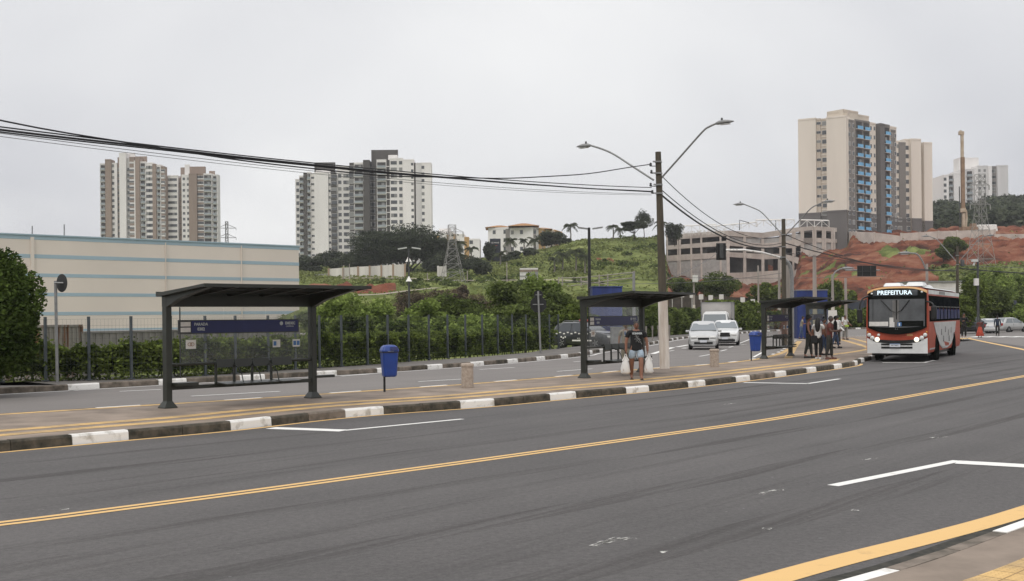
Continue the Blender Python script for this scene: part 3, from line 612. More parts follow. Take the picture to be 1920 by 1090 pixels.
def lamps(B, z, sc=1, ln=(2.9, 2.5), dz=(1.9, 2.1)):
    out = []
    for s, l, h_ in ((1, ln[0], dz[0]), (-1, ln[1], dz[1])):
        out.append((nL*s*.08+Vector((0, 0, z)), nL*s*l*.62+Vector((0, 0, z+h_*.78)), nL*s*l+Vector((0, 0, z+h_))))
    return out
top = rel(PB, 1227.5, 293, 41.0); lean = top.x
A_ = [(rel(PB, 1226, 338, 41), rel(PB, 1152, 290, 42.2), rel(PB, 1108, 273, 42.9)), (rel(PB, 1237, 338, 40.7), rel(PB, 1318, 247, 39.7), rel(PB, 1343, 232, 39.4))]
pa = utility('utility_pole', 'leaning weathered utility pole with white-painted foot and two curved lamp arms', PB, top.z, .165, .10, lean, M_wood, 'utility poles with lamps along the island', 1.95+.6, A_, (top.z-.35, top.z-.75, top.z-1.15, top.z-1.45))
for z, dx in ((top.z-.45, -.28), (top.z-.7, -.26), (top.z-1.15, -.3), (top.z-1.4, -.25)):
    mb = MB(); x = lean*z/top.z; mb.lathe([(.02, -.06), (.045, -.04), (.045, 0), (.03, .02), (.045, .04), (.02, .07)], (x+dx, -.05, z), 8); mb.tube([(x, -.05, z-.05), (x+dx, -.05, z-.05)], .015, 5); mb.build('insulator', M_dgrey, pa)
P2b = Vector((0, 0, 0)); q = at(1471, 650, 66); P2b = Vector((q.x, 66, PZ)); t2 = rel(P2b, 1469.5, 411, 66)
A_ = [(rel(P2b, 1468, 440, 66), rel(P2b, 1428, 398, 67), rel(P2b, 1395, 383, 67.6)), (rel(P2b, 1473, 442, 66), rel(P2b, 1520, 392, 65), rel(P2b, 1545, 379, 64.5))]
utility('utility_pole', 'dark utility pole with two curved lamp arms rising behind the third shelter', P2b, t2.z, .16, .11, t2.x, M_wood, 'utility poles with lamps along the island', 0, A_, (t2.z-.9, t2.z-1.6, t2.z-2.2))
q = at(1795, 630, 100); P3b = Vector((q.x, 100, 0)); t3 = rel(P3b, 1796, 462, 100)
A_ = [(rel(P3b, 1793, 490, 100), rel(P3b, 1758, 450, 101), rel(P3b, 1742, 443, 101.5)), (rel(P3b, 1799, 490, 100), rel(P3b, 1838, 447, 99), rel(P3b, 1852, 442, 98.5))]
utility('utility_pole', 'utility pole with two straight lamp arms in a Y, just behind the bus', P3b, t3.z, .17, .1, t3.x, M_wood, 'utility poles with lamps along the island', 0, A_, (t3.z-.8, t3.z-1.6))
mb = MB(); mb.lathe([(.18, 0), (.18, .5), (.1, .55)], rel(P3b, 1805, 499, 100), 10); tt = mb.build('transformer', M_dgrey, bpy.data.objects['utility_pole.002'])
P4b = Vector((-17, 10.5, 0)); utility('utility_pole', 'weathered utility pole beyond the left edge carrying the cables', P4b, 7.7, .155, .09, 0, M_wood, 'utility poles with lamps along the island', 0, (), (6.3, 7.2))

# ---- cables ----
M_cab = mat('black cable', (.018, .018, .02), .6)
M_cab2 = mat('grey cable', (.12, .12, .12), .6)
def cable(label, a, b, sag, r, mt=M_cab, group=None, wav=0, n=26):
    mb = MB(); pts = []
    for i in range(n+1):
        t = i/n; p = Vector(a).lerp(Vector(b), t); p.z -= sag*4*t*(1-t)
        if wav: p.z += wav*math.sin(t*37)*math.sin(t*11+1); p.x += wav*.3*math.cos(t*53)
        pts.append(p)
    mb.tube(pts, r, 5); o = mb.build('cable', mt); tag(o, label, 'cable', group); return o
# spans to the left pole: solve the far end so that each passes the seen height at the picture's left edge
PBt = PB.copy(); PL = P4b
def leftspan(label, y1, y0, ymid, r, mt=M_cab, wav=0, x1=1222):
    a = at(x1, y1, 40.9); # ray at px 0 crosses the vertical plane a..PL
    az = uv(0, y0)[0]/F; d = PL-a; t = (a.x-az*a.y)/(az*d.y-d.x); D0 = a.y+t*d.y; p0 = at(0, y0, D0)
    # mid sample
    az2 = uv(560, ymid)[0]/F; t2_ = (a.x-az2*a.y)/(az2*d.y-d.x); D2 = a.y+t2_*d.y; p2 = at(560, ymid, D2)
    # z(t)=a.z+(zb-a.z)t-4s t(1-t)
    A = np.array([[t, -4*t*(1-t)], [t2_, -4*t2_*(1-t2_)]]); zb, s = np.linalg.solve(A, [p0.z-a.z, p2.z-a.z])
    cable(label, a, (PL.x, PL.y, a.z+zb), s, r, mt, 'overhead cables left of the leaning pole', wav, 60)
leftspan('upper cable of the twisted bundle left of the leaning pole', 352, 238, 303, .014)
leftspan('thickest cable of the bundle left of the leaning pole', 360, 243, 306.5, .022, wav=.006)
leftspan('lower dark cable of the bundle left of the leaning pole', 359, 247, 309, .015, wav=.008)
leftspan('drooping cable that runs from the pole top down into the bundle', 308, 224, 314, .017, wav=.02)
leftspan('thin grey wire hanging just below the cable bundle', 364, 250, 318, .007, M_cab2)
leftspan('lowest thin grey wire under the cable bundle', 366, 256, 323, .006, M_cab2)
def span(label, x0, y0, D0, x1, y1, D1, sag, r, mt=M_cab, group='overhead cables right of the leaning pole'):
    return cable(label, at(x0, y0, D0), at(x1, y1, D1), sag, r, mt, group)
span('cable from the top of the leaning pole down to the second pole', 1233, 322, 41, 1468, 442, 66, .95, .016)
span('thick dark cable sagging from the leaning pole to the second pole', 1236, 362, 41, 1466, 462, 66, .75, .035)
span('cable just above the thick one between the two lamp poles', 1236, 352, 41, 1466, 456, 66, .8, .018)
span('thin guy cable crossing down from the traffic light to the leaning pole', 1250, 525, 41, 1345, 475, 62, .1, .012, M_cab2)
span('uppermost cable from the second pole over the red slope', 1473, 440, 66, 1795, 504, 100, .9, .022)
span('middle cable from the second pole over the red slope', 1473, 456, 66, 1795, 507, 100, .5, .035)
span('lower cable from the second pole over the red slope', 1473, 474, 66, 1795, 510, 100, .1, .016)
span('dark cable leaving the Y-shaped lamp pole to the right edge', 1798, 503, 100, 2100, 512, 112, .3, .05)
span('thin cable above the dark one at the right edge', 1798, 498, 100, 2100, 498, 112, .2, .02, M_cab2)
span('long pale wire low across the red slope left of the bus', 1250, 570-50, 150, 1660, 518, 150, .2, .03, M_cab2)
span('long thin wire across the foot of the parking structure', 1060, 528, 140, 1480, 510, 150, .8, .03, M_cab2)
span('pale wire rising from the park to the white rail posts', 1040, 531, 120, 1190, 512, 115, .2, .03, M_cab2)

# ---- other lamps, signs, lights ----
def small_lamp(label, x, ybase, ytop, D, r, mt, armpts=None, white=None, name='street_lamp', cat='street lamp', group=None, zb=None):
    q = at(x, ybase, D); B = Vector((q.x, D, zb if zb is not None else q.z)); hh = at(x, ytop, D).z-B.z
    t = thing(name, label, cat, B, 0, group)
    mb = MB(); mb.tube([(0, 0, -.2), (0, 0, hh)], [r, r*.7], 8); mb.build('shaft', mt, t)
    if white:
        mb = MB(); mb.tube([(0, 0, -.2), (0, 0, at(x, white, D).z-B.z)], r*1.12, 8); mb.build('white_base', M_pwht, t)
    if armpts:
        P = [at(a, b, D)-B for a, b in armpts]; mb = MB(); mb.tube(smooth(P, 5), r*.45, 6); mb.build('lamp_arm', M_grey, t); lamphead(t, P[-1], P[-1]-P[-2], D/60)
    return t
M_pale = mat('pale pole paint', (.33, .29, .26), .8, ns=2, na=.2, streak=True)
small_lamp('bare pale concrete post in front of the blue kiosk by the crowd', 1529, 640, 478, 78, .17, M_pale, name='post', cat='post', zb=PZ)
small_lamp('pale lamp post with curved arm in front of the red slope, left of the bus', 1562, 585, 515, 150, .22, M_pale, [(1562, 520), (1566, 511), (1573, 506), (1579, 504)], 570, group='pale lamp posts before the red slope', zb=0)
small_lamp('pale lamp post with arm seen above the bus roof', 1739, 570, 495, 140, .22, M_pale, [(1739, 512), (1730, 490), (1720, 477), (1708, 475)], group='pale lamp posts before the red slope', zb=0)
small_lamp('thin pale post left of the bus mirror', 1587, 634, 522, 90, .14, M_pale, name='post', cat='post', zb=PZ)
small_lamp('thin post right of the truck with white-painted foot', 1423, 600, 498, 160, .16, M_pale, None, 565, name='post', cat='post', zb=0)
small_lamp('pale post with white foot beside the dark second pole', 1462, 598, 480, 150, .2, M_pale, None, 565, name='post', cat='post', zb=0)
small_lamp('post carrying a small white box above the silver minivan', 1302, 600, 513, 160, .16, M_pale, None, 572, name='post', cat='post', zb=0)
mb = MB(); c_ = at(1304, 523, 159.6); mb.box(c_, (.7, .5, 1.0)); tag(mb.build('meter_box', M_paper), 'small white box fixed to the post above the silver minivan', 'box')
small_lamp('plain grey post rising right of the blue panel, behind the second shelter', 1190, 650, 511, 72, .12, M_grey, name='post', cat='post', zb=PZ)
tl = small_lamp('tall black lamp post with two flat heads before the grassy hill', 1107, 650, 427, 85, .14, M_black, zb=PZ)
for s in (-1, 1):
    mb = MB(); c_ = at(1107, 428, 85)-tl.location; mb.box(c_+Vector((s*.55, 0, 0)), (.75, .3, .1), rz=0, ry=R(-8*s)); mb.build('lamp_head', M_grey, tl)
tl = small_lamp('lamp post with two flat heads standing left of the spreading tree', 768, 610, 466, 190, .18, M_dgrey, zb=0)
for s in (-1, 1):
    mb = MB(); c_ = at(768, 467, 190)-tl.location; mb.box(c_+Vector((s*1.15, 0, .1)), (1.5, .5, .2), ry=R(9*s)); mb.build('lamp_head', M_lens, tl)
def park_lamp(x, ybase, ytop, D, label):
    t = small_lamp(label, x, ybase, ytop+6, D, .11, M_dgrey, group='park lamps with white shades')
    z = at(x, ytop, D).z-t.location.z; k = D/100; mb = MB(); mb.lathe([(.28*k, -.42*k), (.20*k, -.28*k), (.09*k, -.10*k), (.07*k, 0), (0, .02*k)], (0, 0, z), 12); mb.build('lamp_shade', M_kw, t)
park_lamp(768, 612, 519, 95, 'dark park lamp with white cone shade right of the nearest shelter roof')
park_lamp(767, 540, 482, 215, 'farther park lamp with white cone shade under the spreading tree')
sc_ = small_lamp('dark pole with a security camera and grey cabinet right of the bus', 1835, 625, 486, 98, .13, M_dgrey, name='camera_pole', cat='camera pole', zb=0)
mb = MB(); mb.box(at(1828, 489, 98)-sc_.location, (.5, .3, .22)); mb.tube([at(1828, 492, 98)-sc_.location, at(1826, 498, 98)-sc_.location], .09, 8); mb.build('camera', M_lens, sc_)
mb = MB(); mb.box(at(1831, 529, 97.6)-sc_.location, (.33, .3, .6)); mb.build('cabinet', M_paper, sc_)
# round sign seen from behind on a pole, left
B = g(108, 718, PZ); t = thing('traffic_sign', 'round traffic sign seen from behind on a grey pole by the hedge', 'traffic sign', B, 0, 'sign backs along the avenue')
tp = at(104.5, 527, B.y)-B; mb = MB(); mb.tube([(0, 0, 0), (tp.x, 0, tp.z)], .045, 10); mb.build('pole', M_grey, t)
c_ = at(116.5, 531, B.y)-B; M = Matrix.Translation(c_) @ Matrix.Rotation(R(-36), 4, 'Z') @ Matrix.Rotation(R(90), 4, 'X')
mb = MB(); mb.lathe([(.27, -.01), (.275, 0), (.27, .01)], n=28, M=M); mb.build('disc', M_black, t)
mb = MB(); mb.tube([(tp.x-.02, -.03, tp.z-.06), c_+Vector((.12, -.04, 0))], .03, 6); mb.build('clamp', M_grey, t)
B = g(1014, 663, PZ); t = thing('traffic_sign', 'small round and larger octagonal sign backs on one pole by the hedge end', 'traffic sign', B, 0, 'sign backs along the avenue')
tp = at(1009.5, 546, B.y)-B; mb = MB(); mb.tube([(0, 0, 0), (tp.x, 0, tp.z)], .05, 8); mb.build('pole', M_grey, t)
for y, r, n in ((553, .23, 24), (571, .44, 8)):
    c_ = at(1010, y, B.y+.09)-B; M = Matrix.Translation(c_) @ Matrix.Rotation(R(-12), 4, 'Z') @ Matrix.Rotation(R(90), 4, 'X') @ Matrix.Rotation(R(22.5), 4, 'Z')
    mb = MB(); mb.lathe([(r, -.01), (r, .01)], n=n, M=M, sm=False); mb.build('disc', M_black, t)
    mb = MB(); mb.box(c_-Vector((0, .05, 0)), (r*1.3, .03, .04)); mb.build('clamp', M_grey, t)
# traffic light on a curved mast arm
B = at(1486, 645, 68); B.z = PZ; t = thing('traffic_light', 'black traffic light seen from behind, hung on a curved white mast arm', 'traffic light', B)
D = 68; P = [at(x, y, D)-B for x, y in ((1486, 645), (1485.5, 520), (1482, 500), (1474, 489), (1463, 483))]
mb = MB(); mb.tube([Vector((0, 0, 0))]+smooth(P[1:], 5), .11, 10); mb.build('mast', M_grey, t)
P = [at(x, y, D-i*1.2)-B for i, (x, y) in enumerate(((1463, 483), (1430, 474), (1395, 469), (1346, 469)))]
mb = MB(); mb.tube(P, .065, 8); mb.build('mast_arm', M_kw, t)
c_ = at(1352.5, 472, D-4)-B; mb = MB(); mb.box(c_, (.55, .06, .95)); mb.build('backboard', M_black, t, .06, 3)
mb = MB(); mb.box(c_+Vector((0, -.1, .02)), (.2, .16, .8)); mb.build('signal_box', M_dgrey, t, .02)
q = at(1479, 645, 70); t = thing('post', 'square grey concrete post close beside the traffic light mast', 'post', (q.x, 70, PZ)); mb = MB(); z = at(1479, 497, 70).z-PZ; mb.box((0, 0, z/2), (.28, .28, z), tp=.8); mb.build('shaft', M_pconc, t)
# gantry sign seen from behind
q = at(1600, 650, 95); t = thing('overhead_sign', 'black overhead sign panel seen from behind, above and left of the bus', 'road sign', (at(1587, 630, 90.4).x, 90.4, 0))
mb = MB(); mb.tube([(0, 0, at(1587, 507, 90.4).z), at(1650, 507, 90.4)-t.location], .06, 8); mb.build('sign_arm', M_grey, t)
mb = MB(); c_ = at(1625.5, 508.3, 90.2)-t.location; mb.box(c_, (1.48, .08, .84)); mb.build('panel', M_black, t)
mb = MB(); mb.box(c_-Vector((0, .08, .02)), (1.5, .05, .04))
for k in (-.35, .3): mb.box(c_+Vector((k, -.08, 0)), (.04, .05, .8))
mb.build('stiffener', M_dgrey, t)
# blue kiosks
def kiosk(label, x0, x1, ytop, D, zb=PZ, dpt=2.2, slope=0, rz=0):
    a = at(x0, ytop, D); b = at(x1, ytop, D); w = b.x-a.x; z = a.z-zb; t = thing('kiosk', label, 'kiosk', ((a.x+b.x)/2, D+dpt/2, zb), rz, 'blue metal kiosks')
    mb = MB(); mb.box((0, 0, z/2), (w, dpt, z)); mb.build('wall', M_blue2, t, .03)
    for k in range(1, 3): mb = MB(); mb.box((-w/2+w*k/3, -dpt/2-.01, z/2), (.03, .03, z-.1)); mb.build('panel_joint', M_blue, t)
    mb = MB(); mb.box((0, 0, z+.03), (w+.1, dpt+.1, .07)); mb.build('roof_trim', M_grey if slope else M_blue2, t)
    mb = MB(); mb.box((w*.12, -dpt/2-.015, .95), (.8, .04, 1.9)); d_ = mb.build('door', M_blue, t)
    mb = MB(); mb.box((w*.12+.3, -dpt/2-.06, 1.0), (.04, .06, .12)); mb.build('handle', M_grey, d_)
    return t
kiosk('blue metal kiosk rising behind the second shelter roof', 1111, 1167, 539, 80)
kiosk('blue metal kiosk with pale roof edge behind the waiting crowd', 1495, 1552, 545, 87, PZ, 2.4, 1)
t = thing('cabinet', 'grey roadside cabinet with a white poster behind the second shelter', 'cabinet', (at(1165, 650, 64).x, 64, PZ))
mb = MB(); mb.box((0, 0, .6), (1.15, .5, 1.2)); mb.build('body', M_grey, t, .02)
mb = MB(); mb.box((.22, -.262, .78), (.26, .02, .36)); mb.build('poster', M_paper, t)
mb = MB(); mb.box((0, 0, 1.22), (1.2, .55, .05)); mb.build('lid', M_grey, t)
t = thing('banner_board', 'slanted white board standing behind the crowd right of the blue kiosk', 'board', (at(1562, 640, 80).x, 80, PZ))
mb = MB(); z = at(1560, 582, 80).z-PZ; mb.ext([(-.35, 0, 0), (.42, 0, 0), (.30, 0, z), (-.28, 0, z)], (0, .12, 0)); mb.build('panel', M_paper, t)
t = thing('notice_board', 'small white notice board on a post by the man in the white shirt', 'notice board', (at(1583, 632, 93).x, 93, PZ))
mb = MB(); z = at(1583, 595, 93).z-PZ; mb.tube([(0, 0, 0), (0, 0, z)], .04, 6); mb.build('post', M_grey, t)
mb = MB(); mb.box((0, -.06, z-.35), (.36, .04, .75)); mb.build('panel', M_paper, t)
# low yellow/striped markers along the far pavement
for i, x in enumerate((1212, 1224, 1235, 1248+8)):
    D = 82+i*3; q = at(x, 640, D); mb = MB(); mb.tube([(0, 0, 0), (0, 0, .9)], .05, 6); mb.box((0, 0, .95), (.12, .1, .3)); o = mb.build('marker_post', M_pconc); o.location = (q.x, D, PZ)
    tag(o, ['short pale marker post left of the white pole foot', 'second short pale marker post behind the white pole foot', 'third short pale marker post right behind the pole', 'farthest short pale marker post near the minivan'][i], 'marker post', 'short marker posts along the far hedge')
# ================= VEGETATION =================
def leaves(C, size, elong=1.6, up=.3, rg=rng):
    n = len(C); a = rg.normal(size=(n, 3)); a[:, 2] *= .6; a /= np.linalg.norm(a, axis=1)[:, None]
    b = rg.normal(size=(n, 3)); b[:, 2] += 0; b = b-(b*a).sum(1)[:, None]*a; b /= np.linalg.norm(b, axis=1)[:, None]
    s = size*(.6+.8*rg.random(n))[:, None]
    return np.stack([C-a*s*elong*.5, C+b*s*.42, C+a*s*elong*.5, C-b*s*.42], 1).reshape(-1, 3)
def blob(n, r, rg=rng, shell=.55):
    d = rg.normal(size=(n, 3)); d /= np.linalg.norm(d, axis=1)[:, None]
    return d*((shell+(1-shell)*rg.random(n))[:, None]**.7)*np.array(r)
LF = {'hedge': leafmat('hedge leaves', (.024, .036, .010), (.19, .24, .06), .25, 1.3),
      'bright': leafmat('bright leaves', (.055, .085, .02), (.31, .39, .11), .3, .9),
      'mid': leafmat('mid green leaves', (.032, .046, .016), (.165, .205, .065), .25, .7),
      'dark': leafmat('dark leaves', (.026, .033, .023), (.085, .10, .06), .2, .3),
      'far': leafmat('far dark leaves', (.034, .042, .032), (.11, .125, .075), .2, .18),
      'near': leafmat('feathery leaves', (.022, .036, .012), (.13, .185, .045), .25, 1.1),
      'palm': leafmat('palm fronds', (.024, .031, .019), (.09, .10, .055), .2, .6),
      'dry': leafmat('dry twigs', (.05, .04, .03), (.17, .13, .09), .1, .8),
      'grass': leafmat('tall grass', (.085, .10, .032), (.28, .31, .115), .3, .5)}
M_bark = mat('bark', (.10, .08, .06), .95, ns=4, col2=(.05, .04, .03), streak=True)
M_barkg = mat('grey bark', (.22, .20, .17), .95, ns=3, col2=(.14, .12, .1), streak=True)
def tree(name, label, base, Ht, w, kind, leaf, nc=26, per=420, trunk=.3, ch=.72, group=None, cat='tree', shape='round', dp=None, tr=None, seed=0, bark=None, droop=0):
    rg = np.random.default_rng(abs(hash((round(base[0], 1), round(base[1], 1), seed))) % 99991) if False else np.random.default_rng(int(abs(base[0]*13+base[1]*7+seed*31)) % 99991)
    t = thing(name, label, cat, base, 0, group); cz = Ht*(1-ch/2); rx, rz = w/2, Ht*ch/2; ry = (dp or w)/2
    mb = MB(); r0 = tr or max(.06, w*.022); cl = []
    for k in range(nc):
        d = rg.normal(size=3); d /= np.linalg.norm(d); q = .35+.5*rg.random()
        c = np.array([d[0]*rx*q, d[1]*ry*q, d[2]*rz*q])
        if shape == 'flat': c[2] = rz*(.55-.9*(c[0]/rx)**2-.5*(c[1]/ry)**2)+rg.normal()*rz*.28
        if shape == 'cone': c[:2] *= (1-.8*(c[2]+rz)/(2*rz))
        cl.append(c)
    stem = Ht*(1-ch)+rz*.3; wob = rg.normal(size=2)*.03*Ht
    mb.tube([(0, 0, -.4), (wob[0]*.4, wob[1]*.4, stem*.5), (wob[0], wob[1], stem), (wob[0]*.6, wob[1]*.6, cz+rz*.3)], [r0*1.2, r0*.9, r0*.75, r0*.25], 8)
    for c in cl[:11]:
        e_ = Vector((c[0], c[1], cz+c[2])); s_ = Vector((wob[0]*.8, wob[1]*.8, stem*(.75+.35*rg.random())))
        mb.tube([s_, s_.lerp(e_, .5)+Vector((0, 0, -.04*Ht)), e_], [r0*.5, r0*.3, r0*.12], 5)
    mb.build('trunk', bark or M_bark, t)
    P = []
    for c in cl:
        r = (.30+.22*rg.random())*np.array([rx, ry, rz*(.9 if shape != 'flat' else .45)])*(1.25 if nc < 20 else 1)
        P.append(np.array([0, 0, cz])+c+blob(per, r, rg, .35))
    P = np.concatenate(P)
    if droop: P[:, 2] -= droop*rg.random(len(P))**2
    npmesh('crown', leaves(P, leaf, rg=rg), 4, LF[kind], t)
    return t
def tr_at(name, label, x, yb, yt, wpx, D, kind, leafpx=2.2, z=None, **k):
    q = at(x, yb, D); zt = at(x, yt, D).z; zb = hgt(q.x, D)-.1 if z is None else q.z if z == 'y' else z
    return tree(name, label, (q.x, D, zb), zt-zb, wpx*D/F, kind, leafpx*D/F, **k)
# big feathery tree at the left edge
q = at(-18, 705, 30.5)
t = tree('leafy_tree', 'large dense tree with feathery foliage cut by the left edge', (q.x, 30.5, 0), 3.85, 2.35, 'near', .078, nc=75, per=1500, ch=.95, dp=2.6, shape='round', droop=.15)
# hedge behind the fence along the avenue
HB = smooth([g(-60, 722, PZ), g(0, 718, PZ), g(240, 712, PZ), g(400, 704, PZ), g(560, 693, PZ), g(700, 684, PZ), g(850, 671, PZ), g(1000, 657.5, PZ), g(1048, 654, PZ)], 8)
d1 = (HB[0]-HB[1]).normalized(); HB = [HB[0]+d1*8]+HB
FENCE = HB
hp = resample(offset(HB, .75), .02); idx = rng.integers(0, len(hp)-1, 95000)
Pn = np.array([hp[i][:] for i in idx]); nn = np.array([(-(hp[i+1]-hp[i]).y, (hp[i+1]-hp[i]).x, 0) for i in idx]); nn /= np.linalg.norm(nn, axis=1)[:, None]
s_ = idx*.02
topz = 1.13+.07*np.sin(s_*1.7+np.sin(s_*.6)*3)+.06*np.sin(s_*5.1+1)+.05*np.sin(s_*13.)+.05*np.sin(s_*.33)
r_ = rng.random(len(idx)); zz = topz*(1-(1-r_)**2.0*.93)*(.97+.06*rng.random(len(idx))); zz = np.where(rng.random(len(idx)) < .05, zz+.22*rng.random(len(idx)), zz)
off = np.where(rng.random(len(idx)) < .62, -.42+.13*rng.normal(size=len(idx))+.12*np.sin(s_*7)+.1*np.sin(s_*3.1+zz*4), rng.uniform(-.4, .45, len(idx)))
low = zz < .25; keep = ~(low & (rng.random(len(idx)) < .6))
Cn = (Pn+nn*off[:, None]); Cn[:, 2] = PZ-.05+zz; Cn = Cn[keep]
hd = thing('hedge', 'long leafy hedge running behind the wire fence along the far pavement', 'hedge', (0, 0, 0))
npmesh('foliage', leaves(Cn, .085), 4, LF['hedge'], hd)
mb = MB(); st = resample(offset(HB, .75), .45)
for i, p in enumerate(st):
    a = random.uniform(-.1, .1)
    mb.tube([(p.x, p.y, -.5), (p.x+a, p.y, .5), (p.x+a*2, p.y+.1, .95)], [.025, .02, .01], 5)
for i in range(len(st)-1):     # dense twiggy heart of the hedge
    a, b = st[i], st[i+1]; hgt2 = .9+.12*math.sin(i*1.3); mb.ext([(a.x, a.y, .42), (b.x, b.y, .42), (b.x, b.y, hgt2), (a.x, a.y, hgt2)], (-.12, .1, 0))
mb.build('branches', mat('hedge twigs', (.02, .024, .012), 1, ns=8, col2=(.008, .009, .005)), hd)
# fence: posts and fine wire mesh
fn = thing('wire_fence', 'dark wire mesh fence on square posts in front of the long hedge', 'fence', (0, 0, 0))
M_post = mat('fence post paint', (.06, .07, .075), .5, ns=3, na=.2)
fx = [85, 167, 245, 320, 385, 441, 502, 553, 598, 640, 688, 727, 766, 804, 839, 872, 904, 933, 960, 986, 1012, 1030, 1047]
HBf = resample(FENCE, .05)
def near_px(x): return min(HBf, key=lambda p: abs(CX+p.x/p.y*F-x)) 
ps = [near_px(2-0)]+[near_px(x) for x in fx]
for p in ps:
    mb = MB(); mb.box((p.x, p.y, PZ+.98), (.07, .07, 2.0), rz=R(52)); mb.box((p.x, p.y, PZ+.03), (.16, .16, .04), rz=R(52)); mb.build('fence_post', M_post, fn)
st = resample(FENCE, .11); mb = MB()
for p in st: mb.add([(p.x-.0018, p.y, PZ+.05), (p.x+.0018, p.y, PZ+.05), (p.x+.0018, p.y, PZ+1.9), (p.x-.0018, p.y, PZ+1.9)], [(0, 1, 2, 3)])
st = resample(FENCE, .8)
for z in np.arange(.1, 1.95, .2):
    for a, b in zip(st, st[1:]): mb.quad((a.x, a.y, PZ+z-.002), (b.x, b.y, PZ+z-.002), (b.x, b.y, PZ+z+.002), (a.x, a.y, PZ+z+.002))
mb.build('wire_mesh', M_post, fn)
# grass fringe and red litter at the hedge foot, tufts over the hillside
idx = rng.integers(0, len(hp)-1, 5000); Pn = np.array([hp[i][:] for i in idx]); Pn[:, :2] += np.array([.62*.7, -.5*.9])*(.5+rng.random((5000, 1))*.5); Pn[:, 2] = PZ+rng.random(5000)*.08
o = npmesh('grass_fringe', leaves(Pn, .05), 4, LF['hedge']); tag(o, 'low weeds along the foot of the hedge', 'weeds', kind='stuff')
pts = []
while len(pts) < 46000:
    a = rng.uniform(-.21, .50); D = rng.uniform(150, 400) if rng.random() < .85 else rng.uniform(105, 190); px = CX+a*F
    if D < 195 and px > 1150: continue
    x = a*D; s0_ = soil(px, D, x)
    if s0_ and rng.random() < .985: continue
    if 188 < D < 268 and px < 1240 and rng.random() < .93: continue
    if vnoise(x, D, 7, 9) < .42 and rng.random() < .8: continue
    pts.append((x, D, hgt(x, D)+rng.random()*.55+.05))
pts = np.array(pts)
o = npmesh('scrub', leaves(pts, .6, 1.3), 4, LF['grass']); tag(o, 'rough grass and scrub over the green hillside', 'scrub', kind='stuff')
pts = []
while len(pts) < 110:
    a = rng.uniform(-.12, .50); D = rng.uniform(230, 400); px = CX+a*F; x = a*D
    if soil(px, D, x) or vnoise(x, D, 14, 5) < .5: continue
    pts.append((x, D, hgt(x, D)+.4))
P = np.concatenate([np.array(p)+blob(60, (rng.uniform(.8, 2.4), rng.uniform(.8, 2), rng.uniform(.5, 1.3))) for p in pts])
o = npmesh('low_shrubs', leaves(P, .62), 4, LF['mid']); tag(o, 'low dark shrubs dotted over the green hill', 'shrubs', kind='stuff')
# park trees right behind the fence
PT = [(640, 548, 95, 74, 'bright', 'small bright tree just right of the nearest shelter roof'), (592, 575, 60, 98, 'mid', 'small tree seen between the shelter post and its roof tip'),
 (700, 560, 85, 88, 'bright', 'bright young tree above the blue bin'), (745, 600, 80, 62, 'mid', 'low bushy tree behind the hedge right of the blue bin'), (800, 562, 85, 80, 'bright', 'bright tree behind the dark park lamp'),
 (858, 548, 95, 92, 'mid', 'mid green tree above the nearer bollard'), (905, 575, 85, 70, 'bright', 'bright bushy tree behind the right part of the fence'), (950, 535, 100, 88, 'mid', 'broad tree left of the double sign back'),
 (1012, 512, 75, 105, 'bright', 'tall pale green tree above the double sign back'), (985, 568, 90, 66, 'mid', 'shaded tree low behind the double sign back'), (1050, 540, 90, 90, 'mid', 'dense tree left of the blue kiosk'), (1075, 575, 80, 78, 'hedge', 'very dark bushy tree above the parked police car'),
 (668, 590, 80, 66, 'mid', 'low tree between the shelter tip and the blue bin'), (600, 600, 55, 70, 'mid', 'little low tree seen beside the shelter post'),
 (880, 603, 85, 58, 'bright', 'low bright bush behind the hedge near the bollard'), (1200, 550, 80, 100, 'bright', 'bushy tree behind the leaning pole foot'), (1150, 585, 70, 95, 'mid', 'dark bush behind the second shelter')]
for i, (x, yt, w, D, k, l) in enumerate(PT):
    tr_at('park_tree', l, x, 640, yt, w*1.15, D, k, 4.6, z=-.3, nc=24, per=210, ch=.8, group='park trees behind the fence', seed=i)
# dry brush on the bank
for i, (x, yt, w, D, l) in enumerate(((775, 548, 70, 150, 'dry reddish brush left of the dark lamp'), (840, 543, 90, 160, 'dry brown brush in the middle of the park slope'), (865, 535, 34, 170, 'grey leafless bush on the grass slope'), (905, 552, 60, 150, 'dry brush at the right of the park slope'))):
    tr_at('dry_bush', l, x, 575, yt, w, D, 'dry', 2.2, nc=14, per=260, ch=.95, group='dry bushes on the park slope', cat='bush', seed=i)
# dark vegetation on the skyline left of the hill
tr_at('spreading_tree', 'very wide flat-crowned dark tree in front of the grey and white towers', 760, 512, 436, 225, 340, 'dark', 2.3, z=9, nc=110, per=420, ch=.74, shape='flat', dp=22, tr=.7)
FT = [(585, 478, 70, 350), (625, 470, 85, 360), (672, 470, 70, 350), (850, 462, 60, 330), (890, 478, 55, 320), (820, 480, 60, 330), (918, 455, 26, 360), (905, 490, 50, 290), (960, 472, 44, 345), (995, 464, 40, 350), (1035, 433, 62, 375), (1060, 447, 30, 372)]
FL = ['dark tree beside the warehouse corner below the white towers', 'dark spreading tree above the grey boundary fence', 'dark tree touching the wide tree on its left', 'dark tree under the small white block', 'dark tree left of the black totem sign', 'dark tree behind the lattice pylon foot', 'pointed dark tree right behind the totem sign', 'dark bushy tree below the totem sign', 'dark bush between the palms left of the hill', 'dark bush at the left shoulder of the hill', 'rounded dark tree right of the tiled-roof block', 'small tree on the slope below the lone palm']
